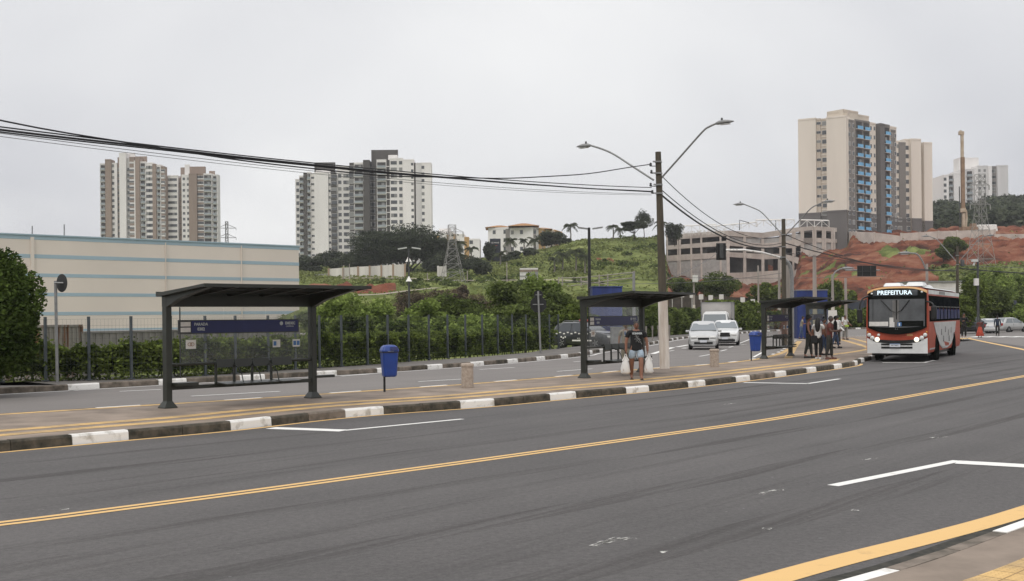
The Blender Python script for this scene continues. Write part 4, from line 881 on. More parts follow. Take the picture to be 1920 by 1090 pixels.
for i, (x, yt, w, D) in enumerate(FT):
    tr_at('dark_tree', FL[i], x, yt+40, yt, w, D, 'far', 2.2, z=None if x > 1000 else hgt(at(x, 500, D).x, D)-1, nc=22, per=260, ch=.85, group='dark trees on the left skyline', seed=i)
tr_at('umbrella_tree', 'low umbrella-shaped tree on the hill crest left of the leaning pole', 1190, 447, 419, 58, 365, 'far', 2.0, nc=24, per=300, ch=.8, shape='flat', z='y')
tr_at('open_tree', 'tall thin-leaved tree on the hill crest beside the leaning pole', 1209, 447, 393, 34, 372, 'far', 1.8, nc=12, per=150, ch=.75, z='y')
tr_at('round_tree', 'dark tree at the left end of the parking structure roof', 1266, 460, 417, 38, 378, 'far', 2.0, nc=14, per=260, ch=.8, z='y')
for i, (x, yb, yt, w, D, k, l) in enumerate(((1285, 572, 516, 62, 205, 'mid', 'round-crowned tree at the left foot of the parking structure'), (1348, 572, 516, 80, 206, 'mid', 'twin-crowned tree before the parking structure, right of the first'), (1432, 580, 530, 66, 200, 'hedge', 'dark tree before the parking structure under the second pole'), (1556, 575, 520, 62, 190, 'hedge', 'dark tree on red soil above the blue kiosk'), (1592, 585, 545, 34, 185, 'hedge', 'small dark tree just left of the bus'))):
    tr_at('street_tree', l, x, yb, yt, w, D, k, 2.6, nc=26, per=330, ch=.78, group='trees before the parking structure', seed=i)
tr_at('slope_tree', 'green tree growing on the red slope behind the Y-shaped lamp pole', 1793, 520, 444, 62, 300, 'mid', 2.3, nc=26, per=300, ch=.8)
tr_at('slope_tree', 'pale shrubby tree lower on the red slope, left of the slope tree', 1770, 505, 462, 34, 295, 'mid', 2.3, nc=16, per=240, ch=.8)
for i, (x, yb, yt, w, D, k, l) in enumerate(((1826, 600, 518, 66, 125, 'hedge', 'dark full tree right of the bus roof'), (1868, 600, 535, 60, 130, 'mid', 'mid green tree between the camera pole and the right edge'), (1905, 598, 505, 90, 170, 'bright', 'bright hillside tree at the right edge'), (1860, 590, 503, 60, 180, 'bright', 'bright tree high behind the camera pole'), (1940, 600, 530, 70, 140, 'mid', 'green tree cut by the right edge'), (1810, 598, 552, 40, 110, 'hedge', 'low dark tree close behind the bus tail'))):
    tr_at('roadside_tree', l, x, yb, yt, w, D, k, 3, nc=28, per=330, ch=.85, z=-.2, group='trees right of the bus', seed=i)
tr_at('round_bush', 'bright clipped round bush beyond the parked cars at the right edge', 1912, 604, 567, 62, 128, 'bright', 2.6, nc=26, per=300, ch=.97, z=-.2, cat='bush')
tr_at('round_bush', 'low bright bush behind the black pickup', 1868, 606, 587, 50, 135, 'bright', 2.6, nc=22, per=260, ch=.97, z=-.2, cat='bush')
# roadside hedges across the avenue
def hedge(label, pts, w, h, kind, leaf, n):
    P = resample(smooth(pts, 8), .1); i = rng.integers(0, len(P)-1, n); C = np.array([P[k][:] for k in i]); a = rng.random(n)*math.pi; s = i*.1
    r = .86+.14*rng.random(n)+.08*np.sin(s*.9)+.05*np.sin(s*2.7)
    T = np.array([((P[k+1]-P[k]).normalized())[:] for k in i]); Nn = np.stack([-T[:, 1], T[:, 0], 0*a], 1)
    C = C+Nn*(np.cos(a)*r*w/2)[:, None]; C[:, 2] = P[0].z+(np.sin(a)**.6)*r*h*(.25+.75*np.minimum(1, rng.random(n)*3))
    t = thing('hedge', label, 'hedge', (0, 0, 0), 0, 'clipped hedges beyond the avenue'); npmesh('foliage', leaves(C, leaf), 4, LF[kind], t)
    mb = MB()
    for a_, b_ in zip(P[::8], P[8::8]):
        mb.ext([(a_.x, a_.y, a_.z-.2), (b_.x, b_.y, b_.z-.2), (b_.x, b_.y, b_.z+h*.8), (a_.x, a_.y, a_.z+h*.8)], (-w*.12, w*.1, 0))
    mb.build('branches', mat('hedge twigs', (.02, .024, .012), 1, ns=8), t)
ge = lambda x, y: g(x, y, 0)
O = offset([Vector((p.x, p.y, 0)) for p in AK], 4.2)
def seg(x0, x1, d=4.2):
    return [p for p in offset(AK, d) if x0 <= CX+F*p.x/p.y <= x1]
hedge('wild tall hedge behind the minivan and the leaning pole foot', seg(1178, 1325), 2.6, 2.6, 'mid', .24, 15000)
hedge('dark tall rounded hedge right of the box truck', seg(1330, 1425), 4, 3.5, 'hedge', .28, 12000)
hedge('dark clipped hedge between the third shelter and the blue kiosk', seg(1425, 1545), 4, 2.3, 'hedge', .3, 9000)
hedge('dark clipped hedge with lawn top left of the bus', seg(1550, 1760), 4, 2.7, 'hedge', .32, 9000)
# palms
def palm(label, x, yb, yt, D, wpx, nf=15, seed=0, group='palm trees on the hill', zb=None):
    rg = np.random.default_rng(seed+50); q = at(x, yb, D); zb = hgt(q.x, D)-.3 if zb is None else zb; r = wpx*D/F/2; Ht = at(x, yt, D).z-zb-r*.35
    t = thing('palm_tree', label, 'palm tree', (q.x, D, zb), 0, group)
    mb = MB(); mb.tube([(0, 0, 0), (r*.06, 0, Ht*.5), (0, 0, Ht)], [.26, .2, .16], 8); mb.build('trunk', M_barkg, t)
    V = []
    for k in range(nf):
        a = 2*math.pi*(k+.5*rg.random())/nf; el = rg.uniform(.1, 1.25); L = r*rg.uniform(.85, 1.2); pr = None
        for s in np.linspace(0, 1, 15):
            d = L*s; h_ = math.sin(el)*d*.85-(d*d/L)*(.35+.55*math.cos(el)); p = np.array([math.cos(a)*math.cos(el*.6)*d, math.sin(a)*math.cos(el*.6)*d, Ht+h_])
            if pr is not None:
                sd = np.array([-math.sin(a), math.cos(a), 0]); w = r*.26*(1-.75*abs(s-.45))
                for sg in (-1, 1): 
                    m_ = (p-pr); V += [pr, pr+m_*.75, pr+m_*1.3+sd*sg*w-np.array([0, 0, w*.75]), pr+m_*.7+sd*sg*w-np.array([0, 0, w*.8])]
            pr = p
    npmesh('crown', np.array(V), 4, LF['palm'], t)
PM = [(1070, 455, 417, 378, 34, 'lone palm standing clear on the skyline right of the tiled-roof block'), (1150, 450, 419, 372, 30, 'palm on the crest left of the umbrella tree'), (1163, 450, 425, 375, 24, 'smaller palm touching the umbrella tree'), (1240, 450, 413, 376, 30, 'palm on the crest right of the leaning pole'),
 (1055, 522, 468, 285, 40, 'palm low on the hill, left of its clump'), (1080, 522, 463, 280, 44, 'tallest palm of the clump on the hillside'), (1097, 530, 474, 275, 34, 'palm of the hillside clump next to the tall black lamp'), (1040, 525, 480, 282, 30, 'short palm at the left of the hillside clump'), (958, 490, 445, 350, 34, 'palm right of the black totem sign'), (983, 488, 447, 352, 24, 'thin palm before the tiled-roof block'), (1003, 485, 444, 352, 34, 'palm at the right corner of the tiled-roof block'), (862, 500, 450, 335, 32, 'palm between the pylon and the white block'), (884, 500, 461, 335, 30, 'palm left of the totem sign'), (938, 505, 470, 330, 34, 'squat palm under the totem sign')]
for i, (x, yb, yt, D, w, l) in enumerate(PM): palm(l, x, yb, yt, D, w, seed=i)
# far wooded hill at the right, too far to count its trees
V = []; hx = [(1735, 410), (1750, 388), (1775, 378), (1800, 384), (1830, 388), (1850, 375), (1880, 371), (1920, 374), (2000, 360), (2200, 390)]
P = []
for k in range(900):
    x = rng.uniform(1735, 2200); D = rng.uniform(430, 640); yt = np.interp(x, [p[0] for p in hx], [p[1] for p in hx]); f_ = (640-D)/210
    c = at(x, yt+6+f_*42+rng.normal()*2.5, D); P.append(np.array(c)+blob(110, (rng.uniform(4, 8), 5, rng.uniform(3, 5.5))))
o = npmesh('far_wood', leaves(np.concatenate(P), 1.6), 4, LF['far']); tag(o, 'dark wooded hill behind the drilling rig at the far right', 'wood', kind='stuff')
mb = MB(); V = []
for j in range(9):
    D = 440+j*30
    for i in range(24):
        x = 1700+i*25; yt = np.interp(x, [p[0] for p in hx], [p[1] for p in hx]); V.append(at(x, yt+8+(8-j)/8*44 if i else 450, D))
mb.add(V, [(j*24+i, j*24+i+1, (j+1)*24+i+1, (j+1)*24+i) for j in range(8) for i in range(23)], 0, True); struct(mb, 'hills', mat('wooded ground', (.03, .035, .02), 1, ns=.1, na=.4))
# ================= BUILDINGS =================
WM_ = dict(
 white=mat('tower white render', (.75, .72, .695), .9, ns=.12, na=.10, streak=True), wgrey=mat('tower grey and shaded white render', (.62, .60, .585), .9, ns=.12, na=.1, streak=True),  # grey white also holds the shade of a white tower strip
 brown=mat('tower brown render', (.28, .215, .175), .9, ns=.15, na=.12, streak=True), dark=mat('tower charcoal render', (.085, .078, .072), .9, ns=.15, na=.15, streak=True),
 beige=mat('tower beige render', (.70, .635, .555), .9, ns=.12, na=.08, streak=True), beige2=mat('tower tan render', (.56, .49, .41), .9, ns=.12, na=.1, streak=True),
 slate=mat('tower slate render', (.15, .14, .135), .9, ns=.12, na=.12, streak=True), mid=mat('tower mid grey render', (.22, .205, .19), .9, ns=.12, na=.12, streak=True),
 orange=mat('ochre render', (.48, .30, .13), .9, ns=.2, na=.15, streak=True), conc=mat('raw concrete', (.55, .49, .435), .92, ns=.35, col2=(.41, .355, .315), detail=9),
 block=mat('grey blockwork', (.42, .405, .385), .92, ns=.8, col2=(.32, .305, .29), detail=9), bluew=mat('warehouse blue cladding', (.32, .42, .49), .6, ns=.05, na=.08),
 cream=mat('warehouse cream cladding', (.67, .59, .53), .7, ns=.06, na=.06))
M_wp = mat('dark window', (.075, .08, .085), .12, spec=.7); M_wl = mat('curtained window', (.22, .22, .21), .3, spec=.6); M_wf = mat('window frame', (.55, .53, .5), .6)
M_glb = mat('blue balcony glass', (.13, .38, .62), .3, spec=.6, ns=.5, na=.2); M_glw = mat('balcony glass', (.26, .29, .30), .15, spec=.7); M_rec = mat('balcony recess shade', (.055, .05, .048), .8)  # flat dark balcony panels stand in for the shade of a recess
def u_of(P0, P1, px, y=450):
    a = uv(px, y)[0]/F; d = P1-P0; return (a*P0.y-P0.x)/(d.x-a*d.y)
class Tower:
    def __init__(s, name, label, cat, base, group=None):
        s.t = thing(name, label, cat, base, 0, group); s.B = Vector(base); s.walls = {}; s.n = {}; s.rest = {}
    def face(s, P0, P1, strips, fh, zb, depth=16, ztop0=None):
        P0 = Vector((P0.x, P0.y, 0)); P1 = Vector((P1.x, P1.y, 0)); e = (P1-P0); L = e.length; e = e/L; n = Vector((e.y, -e.x, 0))   # outward, towards the camera
        for st in strips:
            xa, xb, yt, mt, ou = st[:5]; feats = st[5:]
            ua, ub = u_of(P0, P1, xa), u_of(P0, P1, xb); pm = P0+(P1-P0)*((ua+ub)/2); pm = pm+n*ou
            zt = at((xa+xb)/2, yt, pm.y).z
            M = Matrix(((e.x, -n.x, 0, P0.x-s.B.x), (e.y, -n.y, 0, P0.y-s.B.y), (0, 0, 1, -s.B.z), (0, 0, 0, 1)))
            a, b = ua*L, ub*L
            mb = s.walls.setdefault(mt, MB()); mb.box(((a+b)/2, (depth-ou)/2, (zb+zt)/2), (b-a-.02, depth+ou, zt-zb), M=M)
            mb.box(((a+b)/2, -ou-.04, zt-.35), (b-a-.04, .1, .5), M=M)      # parapet lip
            for ft in feats: s.feat(ft, a, b, zb, zt, M, ou, fh)
    def feat(s, ft, a, b, zb, zt, M, ou, fh):
        kind = ft[0]; w_ = b-a; z = zt-fh*(ft[3] if len(ft) > 3 else 1.0); rg = random.Random(int(a*100)+int(zt))
        while z > zb+.5:
            if kind == 'w':                         # ('w', [fractions], (w, h), offset)
                for f_ in ft[1]:
                    w, h = ft[2]; c = (a+w_*f_, -ou-.03, z+fh*.45); lit = rg.random() < .25
                    s.part('window', [((c[0], c[1]+.02, c[2]), (w+.25, .06, h+.25), 0), (c, (w, .08, h), 2 if lit else 1)], M)
            elif kind == 'b':                       # ('b', glass material index, (rail height, inset))
                mi = ft[1]; hr, ins = ft[2]; c = ((a+b)/2, -ou, z)
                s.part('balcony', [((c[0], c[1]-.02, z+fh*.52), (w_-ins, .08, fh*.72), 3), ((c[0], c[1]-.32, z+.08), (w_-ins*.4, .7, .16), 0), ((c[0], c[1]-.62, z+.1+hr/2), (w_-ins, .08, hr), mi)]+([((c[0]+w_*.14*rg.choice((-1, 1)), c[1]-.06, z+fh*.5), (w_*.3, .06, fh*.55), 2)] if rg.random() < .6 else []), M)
            elif kind == 'l': s.walls.setdefault(ft[1], MB()).box(((a+b)/2, -ou-.05, z), (w_-.05, .12, ft[2]), M=M)
            z -= fh
    def part(s, kind, boxes, M):
        k = s.n.get(kind, 0); s.n[kind] = k+1; mb = MB() if k < 96 else s.rest.setdefault(kind, MB())
        for c, d, m in boxes: mb.box(c, d, m, M=M)
        if k < 96: mb.build(kind, [M_wf, M_wp, M_wl, M_rec, M_glb, M_glw], s.t)
    def done(s):
        for k, mb in s.walls.items():
            mb.build('wall', WM_[k] if k in WM_ else MC[k], s.t)
        for k, mb in s.rest.items(): o = mb.build(k, [M_wf, M_wp, M_wl, M_rec, M_glb, M_glw], s.t); o['kind'] = 'stuff'
        return s.t
def zx(s, ox, oy): return lambda x: ox+x/s, lambda y: oy+y/s
# -- pair of beige and brown towers behind the warehouse
X, Yf = zx(5.738, 170, 270); D = 600
def S(a, b, y, m, o, *f): return (X(a), X(b), Yf(y), m, o, *f)
B = at(X(108), 600, D); T = Tower('apartment_tower', 'taller left tower of the brown and white striped pair behind the warehouse', 'apartment tower', (B.x, D, -2), 'brown and white towers behind the warehouse')
T.face(at(X(108), 450, D), at(X(800), 450, D), [S(108, 175, 210, 'wgrey', 0, ('b', 5, (1.1, 1), 1.2)), S(175, 238, 165, 'brown', 1.5), S(238, 293, 203, 'white', 0, ('w', [.2], (1.3, 1.4))), S(293, 330, 145, 'brown', -1, ('w', [.5], (3, 1.6), 2.6)),
  S(330, 402, 95, 'white', 2), S(402, 430, 150, 'wgrey', 0), S(430, 482, 140, 'brown', .5, ('w', [.45], (4.5, 1.6), 2.6), ('l', 'wgrey', .9)), S(482, 498, 180, 'white', 1), S(498, 545, 140, 'brown', 1.5), S(545, 605, 190, 'white', .5, ('b', 5, (1.0, .8), 1.2)),
  S(605, 682, 200, 'white', 0, ('w', [.25, .7], (2.2, 1.5), 1.3)), S(682, 720, 215, 'brown', 1.5), S(720, 765, 222, 'white', .3, ('b', 5, (1.2, .8), 1.3)), S(765, 803, 240, 'brown', 0, ('w', [.5], (2.4, 1.6), 1.3), ('l', 'white', .6)), S(430, 580, 138, 'brown', -6), S(330, 460, 100, 'white', -4)], 3.0*1.01, -2, 5)
T.done()
B = at(X(803), 600, 606); T = Tower('apartment_tower', 'shorter right tower of the brown and white striped pair behind the warehouse', 'apartment tower', (B.x, 606, -2), 'brown and white towers behind the warehouse')
T.face(at(X(803), 450, 606), at(X(1375), 450, 606), [S(803, 840, 345, 'brown', 1), S(840, 947, 338, 'white', 0, ('w', [.08, .32, .55, .78], (1.2, 1.3), 1.2)), S(947, 992, 365, 'brown', -2, ('l', 'dark', .25)), S(992, 1075, 330, 'white', 1, ('w', [.3, .85], (1.2, 1.3), 1.2)), S(947, 992, 262, 'brown', -8), S(992, 1045, 225, 'white', -6), S(1045, 1212, 250, 'brown', -7),
  S(1075, 1160, 318, 'brown', 2), S(1160, 1232, 315, 'brown', .5, ('w', [.2, .75], (2.2, 1.7), 1.2), ('l', 'white', .5)), S(1232, 1318, 318, 'white', 1.6, ('b', 5, (1.0, .5), 1.2)), S(1262, 1322, 292, 'brown', -4), S(1318, 1376, 328, 'wgrey', .4, ('b', 5, (1.3, 1.2), 1.2))], 3.03, -2, 5)
T.done()
# -- white and charcoal towers
X, Yf = zx(4.193, 540, 260); D = 520
B = at(X(60), 600, D); T = Tower('apartment_tower', 'white tower with charcoal stripes, left of the two near the warehouse corner', 'apartment tower', (B.x, D, 2), 'white and charcoal towers')
wins = ('w', [.25, .7], (1.3, 1.3), 1.2)
T.face(at(X(60), 450, D), at(X(490), 450, D), [S(60, 95, 318, 'wgrey', -1, ('w', [.6], (1.5, 1.5), 1.2)), S(95, 132, 290, 'white', .5, ('b', 5, (1.0, .4), 1.2)), S(132, 158, 268, 'dark', 1.5), S(158, 187, 262, 'white', .7, ('b', 5, (1.1, .4), 1.2)), S(187, 215, 270, 'white', 0, ('w', [.5], (1.3, .8), 1.2)), S(215, 325, 264, 'white', 1), S(197, 362, 190, 'dark', -7), S(220, 330, 250, 'white', -2),
  S(325, 345, 272, 'white', 0, ('w', [.3], (1.1, 1.0), 1.2)), S(345, 388, 265, 'dark', .8, ('w', [.6], (2.6, 2.0), 1.2), ('l', 'dark', .6)), S(388, 490, 215, 'white', 0, ('w', [.25, .65, .88], (1.4, 1.5), 2))], 2.93, 2, 6)
T.done()
B = at(X(490), 600, D-8); T = Tower('apartment_tower', 'tall white tower with charcoal stripes and dark roof block, right of the two', 'apartment tower', (B.x, D-8, 2), 'white and charcoal towers')
T.face(at(X(490), 450, D-8), at(X(1133), 450, D-8), [S(490, 528, 190, 'dark', 0, ('w', [.35], (2, 1.9), 1.3)), S(528, 602, 188, 'white', 1, ('b', 5, (1.0, .5), 1.2)), S(602, 652, 168, 'dark', 2), S(652, 692, 222, 'dark', -.5, ('w', [.2, .7], (2.0, 1.6), 1.2)), S(692, 706, 165, 'dark', .5), S(706, 782, 165, 'white', 1, ('b', 5, (1.0, .5), 1.3)), S(650, 862, 92, 'dark', -7), S(790, 862, 130, 'white', -3),
  S(782, 806, 168, 'dark', .2, ('l', 'white', .35)), S(806, 912, 152, 'white', 0, ('w', [.2, .42, .82], (1.4, 1.5), 1.2)), S(912, 998, 163, 'white', .8, ('w', [.85], (1.0, 1.1), 1.2)), S(998, 1010, 190, 'dark', -1), S(1010, 1060, 190, 'wgrey', 0), S(1060, 1134, 188, 'white', 1.2, ('w', [.12], (1.2, 1.3), 1.2))], 2.93, 2, 6)  # plain grey strip near the right end has its shade painted in
T.done()
# -- small white block with ochre strips and long tiled-roof block
X, Yf = zx(6.81, 700, 400); D = 430
B = at(X(755), 520, D); T = Tower('apartment_block', 'low white block with ochre piers behind the lattice pylon', 'apartment block', (B.x, D, 8))
T.face(at(X(755), 450, D), at(X(1362), 450, D), [S(755, 850, 255, 'white', 0, ('w', [.15, .6], (1.1, 1.2), 2.6)), S(850, 945, 245, 'white', .5, ('b', 5, (1.0, .6), 1.6)), S(830, 975, 195, 'white', -6), S(945, 972, 272, 'orange', 1), S(972, 1028, 240, 'white', 0, ('w', [.5], (1.2, 1.2), 1.6)), S(1028, 1062, 265, 'orange', 1), S(1062, 1165, 262, 'white', .5, ('w', [.3, .7], (1.2, 1.3), 1.6)), S(1165, 1362, 325, 'white', 0, ('w', [.2, .45], (1.2, 1.3), .9)), S(785, 845, 290, 'orange', .3), S(1160, 1225, 303, 'orange', .4)], 3, 8)
T.done()
X, Yf = zx(4.956, 900, 380); D = 430
B = at(X(70), 520, D); T = Tower('apartment_block', 'long pale block under an orange tiled roof on the hill', 'apartment block', (B.x, D, 12))
PA, PBb, PC = at(X(78), 450, D), at(X(530), 450, D-6), at(X(760), 450, D+32)
T.face(PA, PBb, [S(78, 270, 232, 'white', 0, ('w', [.3, .82, .95], (1.1, 1.4), 1.0)), S(270, 285, 236, 'wgrey', -1), S(285, 500, 232, 'white', .5, ('w', [.1, .5], (1.1, 1.4), 1.0)), S(500, 530, 232, 'wgrey', 0, ('w', [.4], (1.1, 1.4), 1.0))], 3.1, 12, 14)
T.face(PBb, PC, [S(530, 545, 238, 'mid', 0), S(545, 600, 242, 'orange', .5, ('w', [.5], (2, 1.5), 1.0)), S(600, 690, 250, 'beige2', .3, ('w', [.25, .7], (2, 1.5), 1.0)), S(690, 760, 262, 'orange', .3, ('w', [.5], (2, 1.5), 1.0))], 3.1, 12, 12)
t = T.done(); M_tile = mat('orange roof tiles', (.42, .22, .085), .9, ns=1.2, col2=(.25, .12, .05))
def hip(xa, xb, ytop, yeave, D, dp, off=0):
    a = at(X(xa), Yf(yeave), D)-T.B; b = at(X(xb), Yf(yeave), D)-T.B; z = at(X(xa), Yf(ytop), D).z-T.B.z; mb = MB(); w = b.x-a.x; k = min(w*.4, dp/2)
    mb.add([(a.x-.8, -1.2+off, a.z), (b.x+.8, -1.2+off, a.z), (b.x+.8, dp+off, a.z), (a.x-.8, dp+off, a.z), (a.x+k, dp/2+off, z), (b.x-k, dp/2+off, z)], [(0, 1, 5, 4), (1, 2, 5), (2, 3, 4, 5), (3, 0, 4), (3, 2, 1, 0)])
    mb.build('roof', M_tile, t)
hip(70, 285, 200, 232, D, 14); hip(285, 530, 192, 230, D, 15, -6); hip(525, 660, 205, 240, D, 22, 4); hip(640, 775, 240, 262, D, 20, 18)
# -- beige tower with blue balconies
X, Yf = zx(4.036, 1480, 190)
P0, P1, P2 = at(1498, 450, 388), at(1590, 450, 380), at(1683.5, 450, 398)
B = P1; T = Tower('apartment_tower', 'tall beige tower with rows of blue balconies above the red slope', 'apartment tower', (P1.x, P1.y, 20), 'beige and slate towers')
zs = at(1560, Yf(840), 382).z
T.face(P0, P1, [S(75, 210, 130, 'beige', 0), S(210, 240, 130, 'beige2', -.8, ('w', [.3, .85], (.7, .8), 1.0)), S(240, 295, 130, 'beige2', -1.2, ('w', [.55], (1.6, 1.3), 1.0), ('l', 'beige', .35)), S(295, 446, 112, 'beige', 1.0)], 3.06, 20, 14)
T.face(P1, P2, [S(446, 502, 130, 'beige', .02), S(458, 497, 138, 'mid', .10, ('w', [.1, .85], (.9, 1.2), 1.1)), S(502, 560, 140, 'mid', .3, ('b', 4, (1.15, 1.2), 1.1)), S(560, 612, 148, 'mid', .3, ('b', 4, (1.15, 1.0), 1.15)), S(612, 662, 160, 'beige', .05, ('w', [.28, .8], (.8, 1.2), 1.1)), S(662, 682, 170, 'beige', -1), S(680, 712, 168, 'slate', 1.0), S(712, 758, 175, 'mid', .6, ('b', 4, (1.15, .8), 1.25)), S(758, 820, 190, 'beige', 0), S(775, 812, 215, 'mid', .1, ('w', [.1, .9], (.9, 1.2), 1.1))], 3.06, 20, 13)
zr_ = at(1590, 250, 380).z; T.face(P1, P2, [(1591, 1619, 207, 'beige2', -1.5), (1619, 1639, 216, 'beige2', -1.5)], 3, zr_, 8)
# slate-coloured lower storeys, set just proud of the wall
T.face(P0, P1, [S(75, 240, 845, 'slate', .12), S(240, 295, 838, 'slate', -1.05, ('w', [.55], (1.6, 1.3), .6)), S(295, 446, 825, 'slate', 1.12)], 3.06, 20, 13.9)
T.face(P1, P2, [S(446, 502, 828, 'slate', .2, ('w', [.2, .75], (1.1, 1.3), .7)), S(612, 662, 852, 'slate', .2, ('w', [.28, .8], (1.1, 1.2), .7)), S(758, 822, 876, 'slate', .2, ('w', [.25, .75], (1.1, 1.2), .7))], 3.06, 20, 12.9)
T.face(P0, P1, [(1554, 1590, 208, 'beige2', -1.5)], 3, zr_, 8); T.done()
P0, P1 = at(1683.5, 450, 412), at(1747.5, 450, 416)
T = Tower('apartment_tower', 'beige tower without balconies, right behind the one with blue balconies', 'apartment tower', (P0.x, P0.y, 20), 'beige and slate towers')
T.face(P0, P1, [S(822, 835, 298, 'beige', 0, ('w', [.5], (1, 1.2), 1.1)), S(835, 885, 310, 'mid', .3), S(885, 915, 285, 'beige', 0, ('w', [.4], (1.5, 1.4), 1.5)), S(915, 990, 283, 'beige', 1.2), S(990, 1020, 305, 'beige2', -1, ('w', [.5], (.9, .9), 1.2), ('l', 'beige', .3)), S(1020, 1082, 310, 'beige', .6)], 3.06, 20, 14)
T.face(P0, P1, [S(822, 915, 888, 'slate', .42, ('w', [.15, .85], (1.4, 1.3), .6)), S(915, 990, 886, 'slate', 1.32), S(990, 1020, 900, 'slate', -.85), S(1020, 1082, 905, 'slate', .72)], 3.06, 20, 13.9); T.done()
# -- pale tower far right
X, Yf = zx(6.0556, 1740, 280); D = 620
P0, P1 = at(X(185), 400, D), at(X(910), 400, D)
T = Tower('apartment_tower', 'pale grey-white tower behind the wooded hill, right of the drilling rig mast', 'apartment tower', (P0.x, P0.y, 30))
T.face(P0, P1, [S(185, 245, 290, 'white', 0, ('w', [.3], (1.4, 1.6), 1.2)), S(245, 300, 280, 'wgrey', -.5, ('b', 5, (1.0, .6), 1.2)), S(300, 385, 270, 'white', .5), S(385, 440, 230, 'wgrey', 0, ('w', [.4], (1.6, 1.5), 1.2)), S(440, 530, 222, 'wgrey', -.5, ('b', 5, (1.1, 1.5), 1.3)), S(530, 570, 210, 'white', .5), S(570, 690, 185, 'wgrey', 0, ('w', [.2, .7], (1.2, 1.4), 1.3)), S(690, 730, 190, 'white', .6), S(730, 790, 192, 'mid', -.8, ('w', [.3, .7], (1.5, 1.6), 1.3)), S(790, 912, 182, 'wgrey', 1), S(430, 655, 95, 'white', -8)], 3.2, 30, 16); T.done()
# -- warehouse with blue stripes
P0, P1 = at(-260, 430, 150), at(560.5, 463, 197); T0 = Vector((P0.x, P0.y, -1.5)); t = thing('warehouse', 'long low cream warehouse wall with horizontal pale blue stripes', 'warehouse', T0)
d = Vector((P1.x-P0.x, P1.y-P0.y, 0)); L = d.length; e_ = d/L; n_ = Vector((e_.y, -e_.x, 0)); zt = P1.z+1.5
M = Matrix(((e_.x, -n_.x, 0, 0), (e_.y, -n_.y, 0, 0), (0, 0, 1, 0), (0, 0, 0, 1)))
mb = MB(); mb.box((L/2, 40, zt/2), (L, 80, zt), M=M); mb.build('wall', WM_['cream'], t)
for k, (ya, yb) in enumerate(((463, 469.5), (492.5, 498.5), (522.5, 528), (553, 558.5), (583.5, 589), (611, 616))):
    z1 = at(560, ya, 197).z+1.5; z2 = at(560, yb, 197).z+1.5; mb = MB(); mb.box((L/2-.0, 0, (z1+z2)/2+(.02 if k == 0 else 0)), (L+.1, .05, z1-z2), M=M); mb.build('stripe', WM_['bluew'], t)
for x in (60, 310, 452):
    u = u_of(Vector((P0.x, P0.y, 0)), Vector((P1.x, P1.y, 0)), x)*L
    mb = MB(); mb.box((u, -.16, zt/2-.1), (.45 if x == 60 else .04, .3 if x == 60 else .27, zt-.3), M=M); mb.build('downpipe' if x == 60 else 'wall_joint', WM_['cream'], t)
mb = MB(); mb.box((L/2, 40, zt+.1), (L+.3, 80.3, .2), M=M); mb.build('roof_edge', WM_['bluew'], t)
for x, yt in ((121, 421), (61, 424)):
    mb = MB(); a = at(x, 445, 175); b_ = at(x, yt, 175); mb.tube([Vector((a.x, a.y, a.z-1)), b_], .1, 5); o = mb.build('antenna', M_grey); tag(o, 'thin antenna rising over the warehouse roof, the %s one' % ('taller right' if x == 121 else 'faint left'), 'antenna')
# -- shipping container and corrugated sheds behind the hedge
def ribbed(label, name, xa, xb, ya, yb_, Da, Db, mt, zb=-1.4, rib=.28, dp=2.6, cat='shed'):
    a, b = at(xa, ya, Da), at(xb, yb_, Db); t = thing(name, label, cat, (a.x, a.y, zb)); d = Vector((b.x-a.x, b.y-a.y, 0)); L = d.length; e_ = d/L; n_ = Vector((e_.y, -e_.x, 0)); z = (a.z+b.z)/2-zb
    M = Matrix(((e_.x, -n_.x, 0, 0), (e_.y, -n_.y, 0, 0), (0, 0, 1, 0), (0, 0, 0, 1)))
    mb = MB(); mb.box((L/2, dp/2, z/2), (L, dp, z), M=M)
    k = 0
    while k*rib < L-.1: mb.box((k*rib+.1, -.02, z/2), (rib*.5, .05, z-.1), M=M); k += 1
    mb.build('wall', mt, t); mb = MB(); mb.box((L/2, dp/2, z+.05), (L+.15, dp+.15, .12), M=M); mb.build('roof', mt, t)
    for q in (0, L):
        mb = MB(); mb.box((q, -.04, z/2), (.14, .14, z), M=M); mb.build('corner_post', mt, t)
ribbed('rusty grey shipping container behind the hedge left of the shelter', 'shipping_container', 83, 152, 614, 612, 62, 66, mat('rusty container paint', (.22, .20, .18), .8, ns=1.6, col2=(.13, .06, .03), nlo=.42, nhi=.5, streak=True), rib=.5, cat='container')
ribbed('long grey corrugated shed behind the hedge, seen through the nearest shelter', 'metal_shed', 153, 560, 612.5, 626, 66, 88, mat('grey corrugated sheet', (.24, .22, .205), .7, ns=.9, col2=(.15, .14, .13), streak=False), rib=.6)
ribbed('low pale shed seen between the shelter post and the park trees', 'metal_shed', 565, 648, 627, 628, 92, 98, mat('pale corrugated sheet', (.33, .30, .28), .7, ns=.9, na=.2), rib=.6)
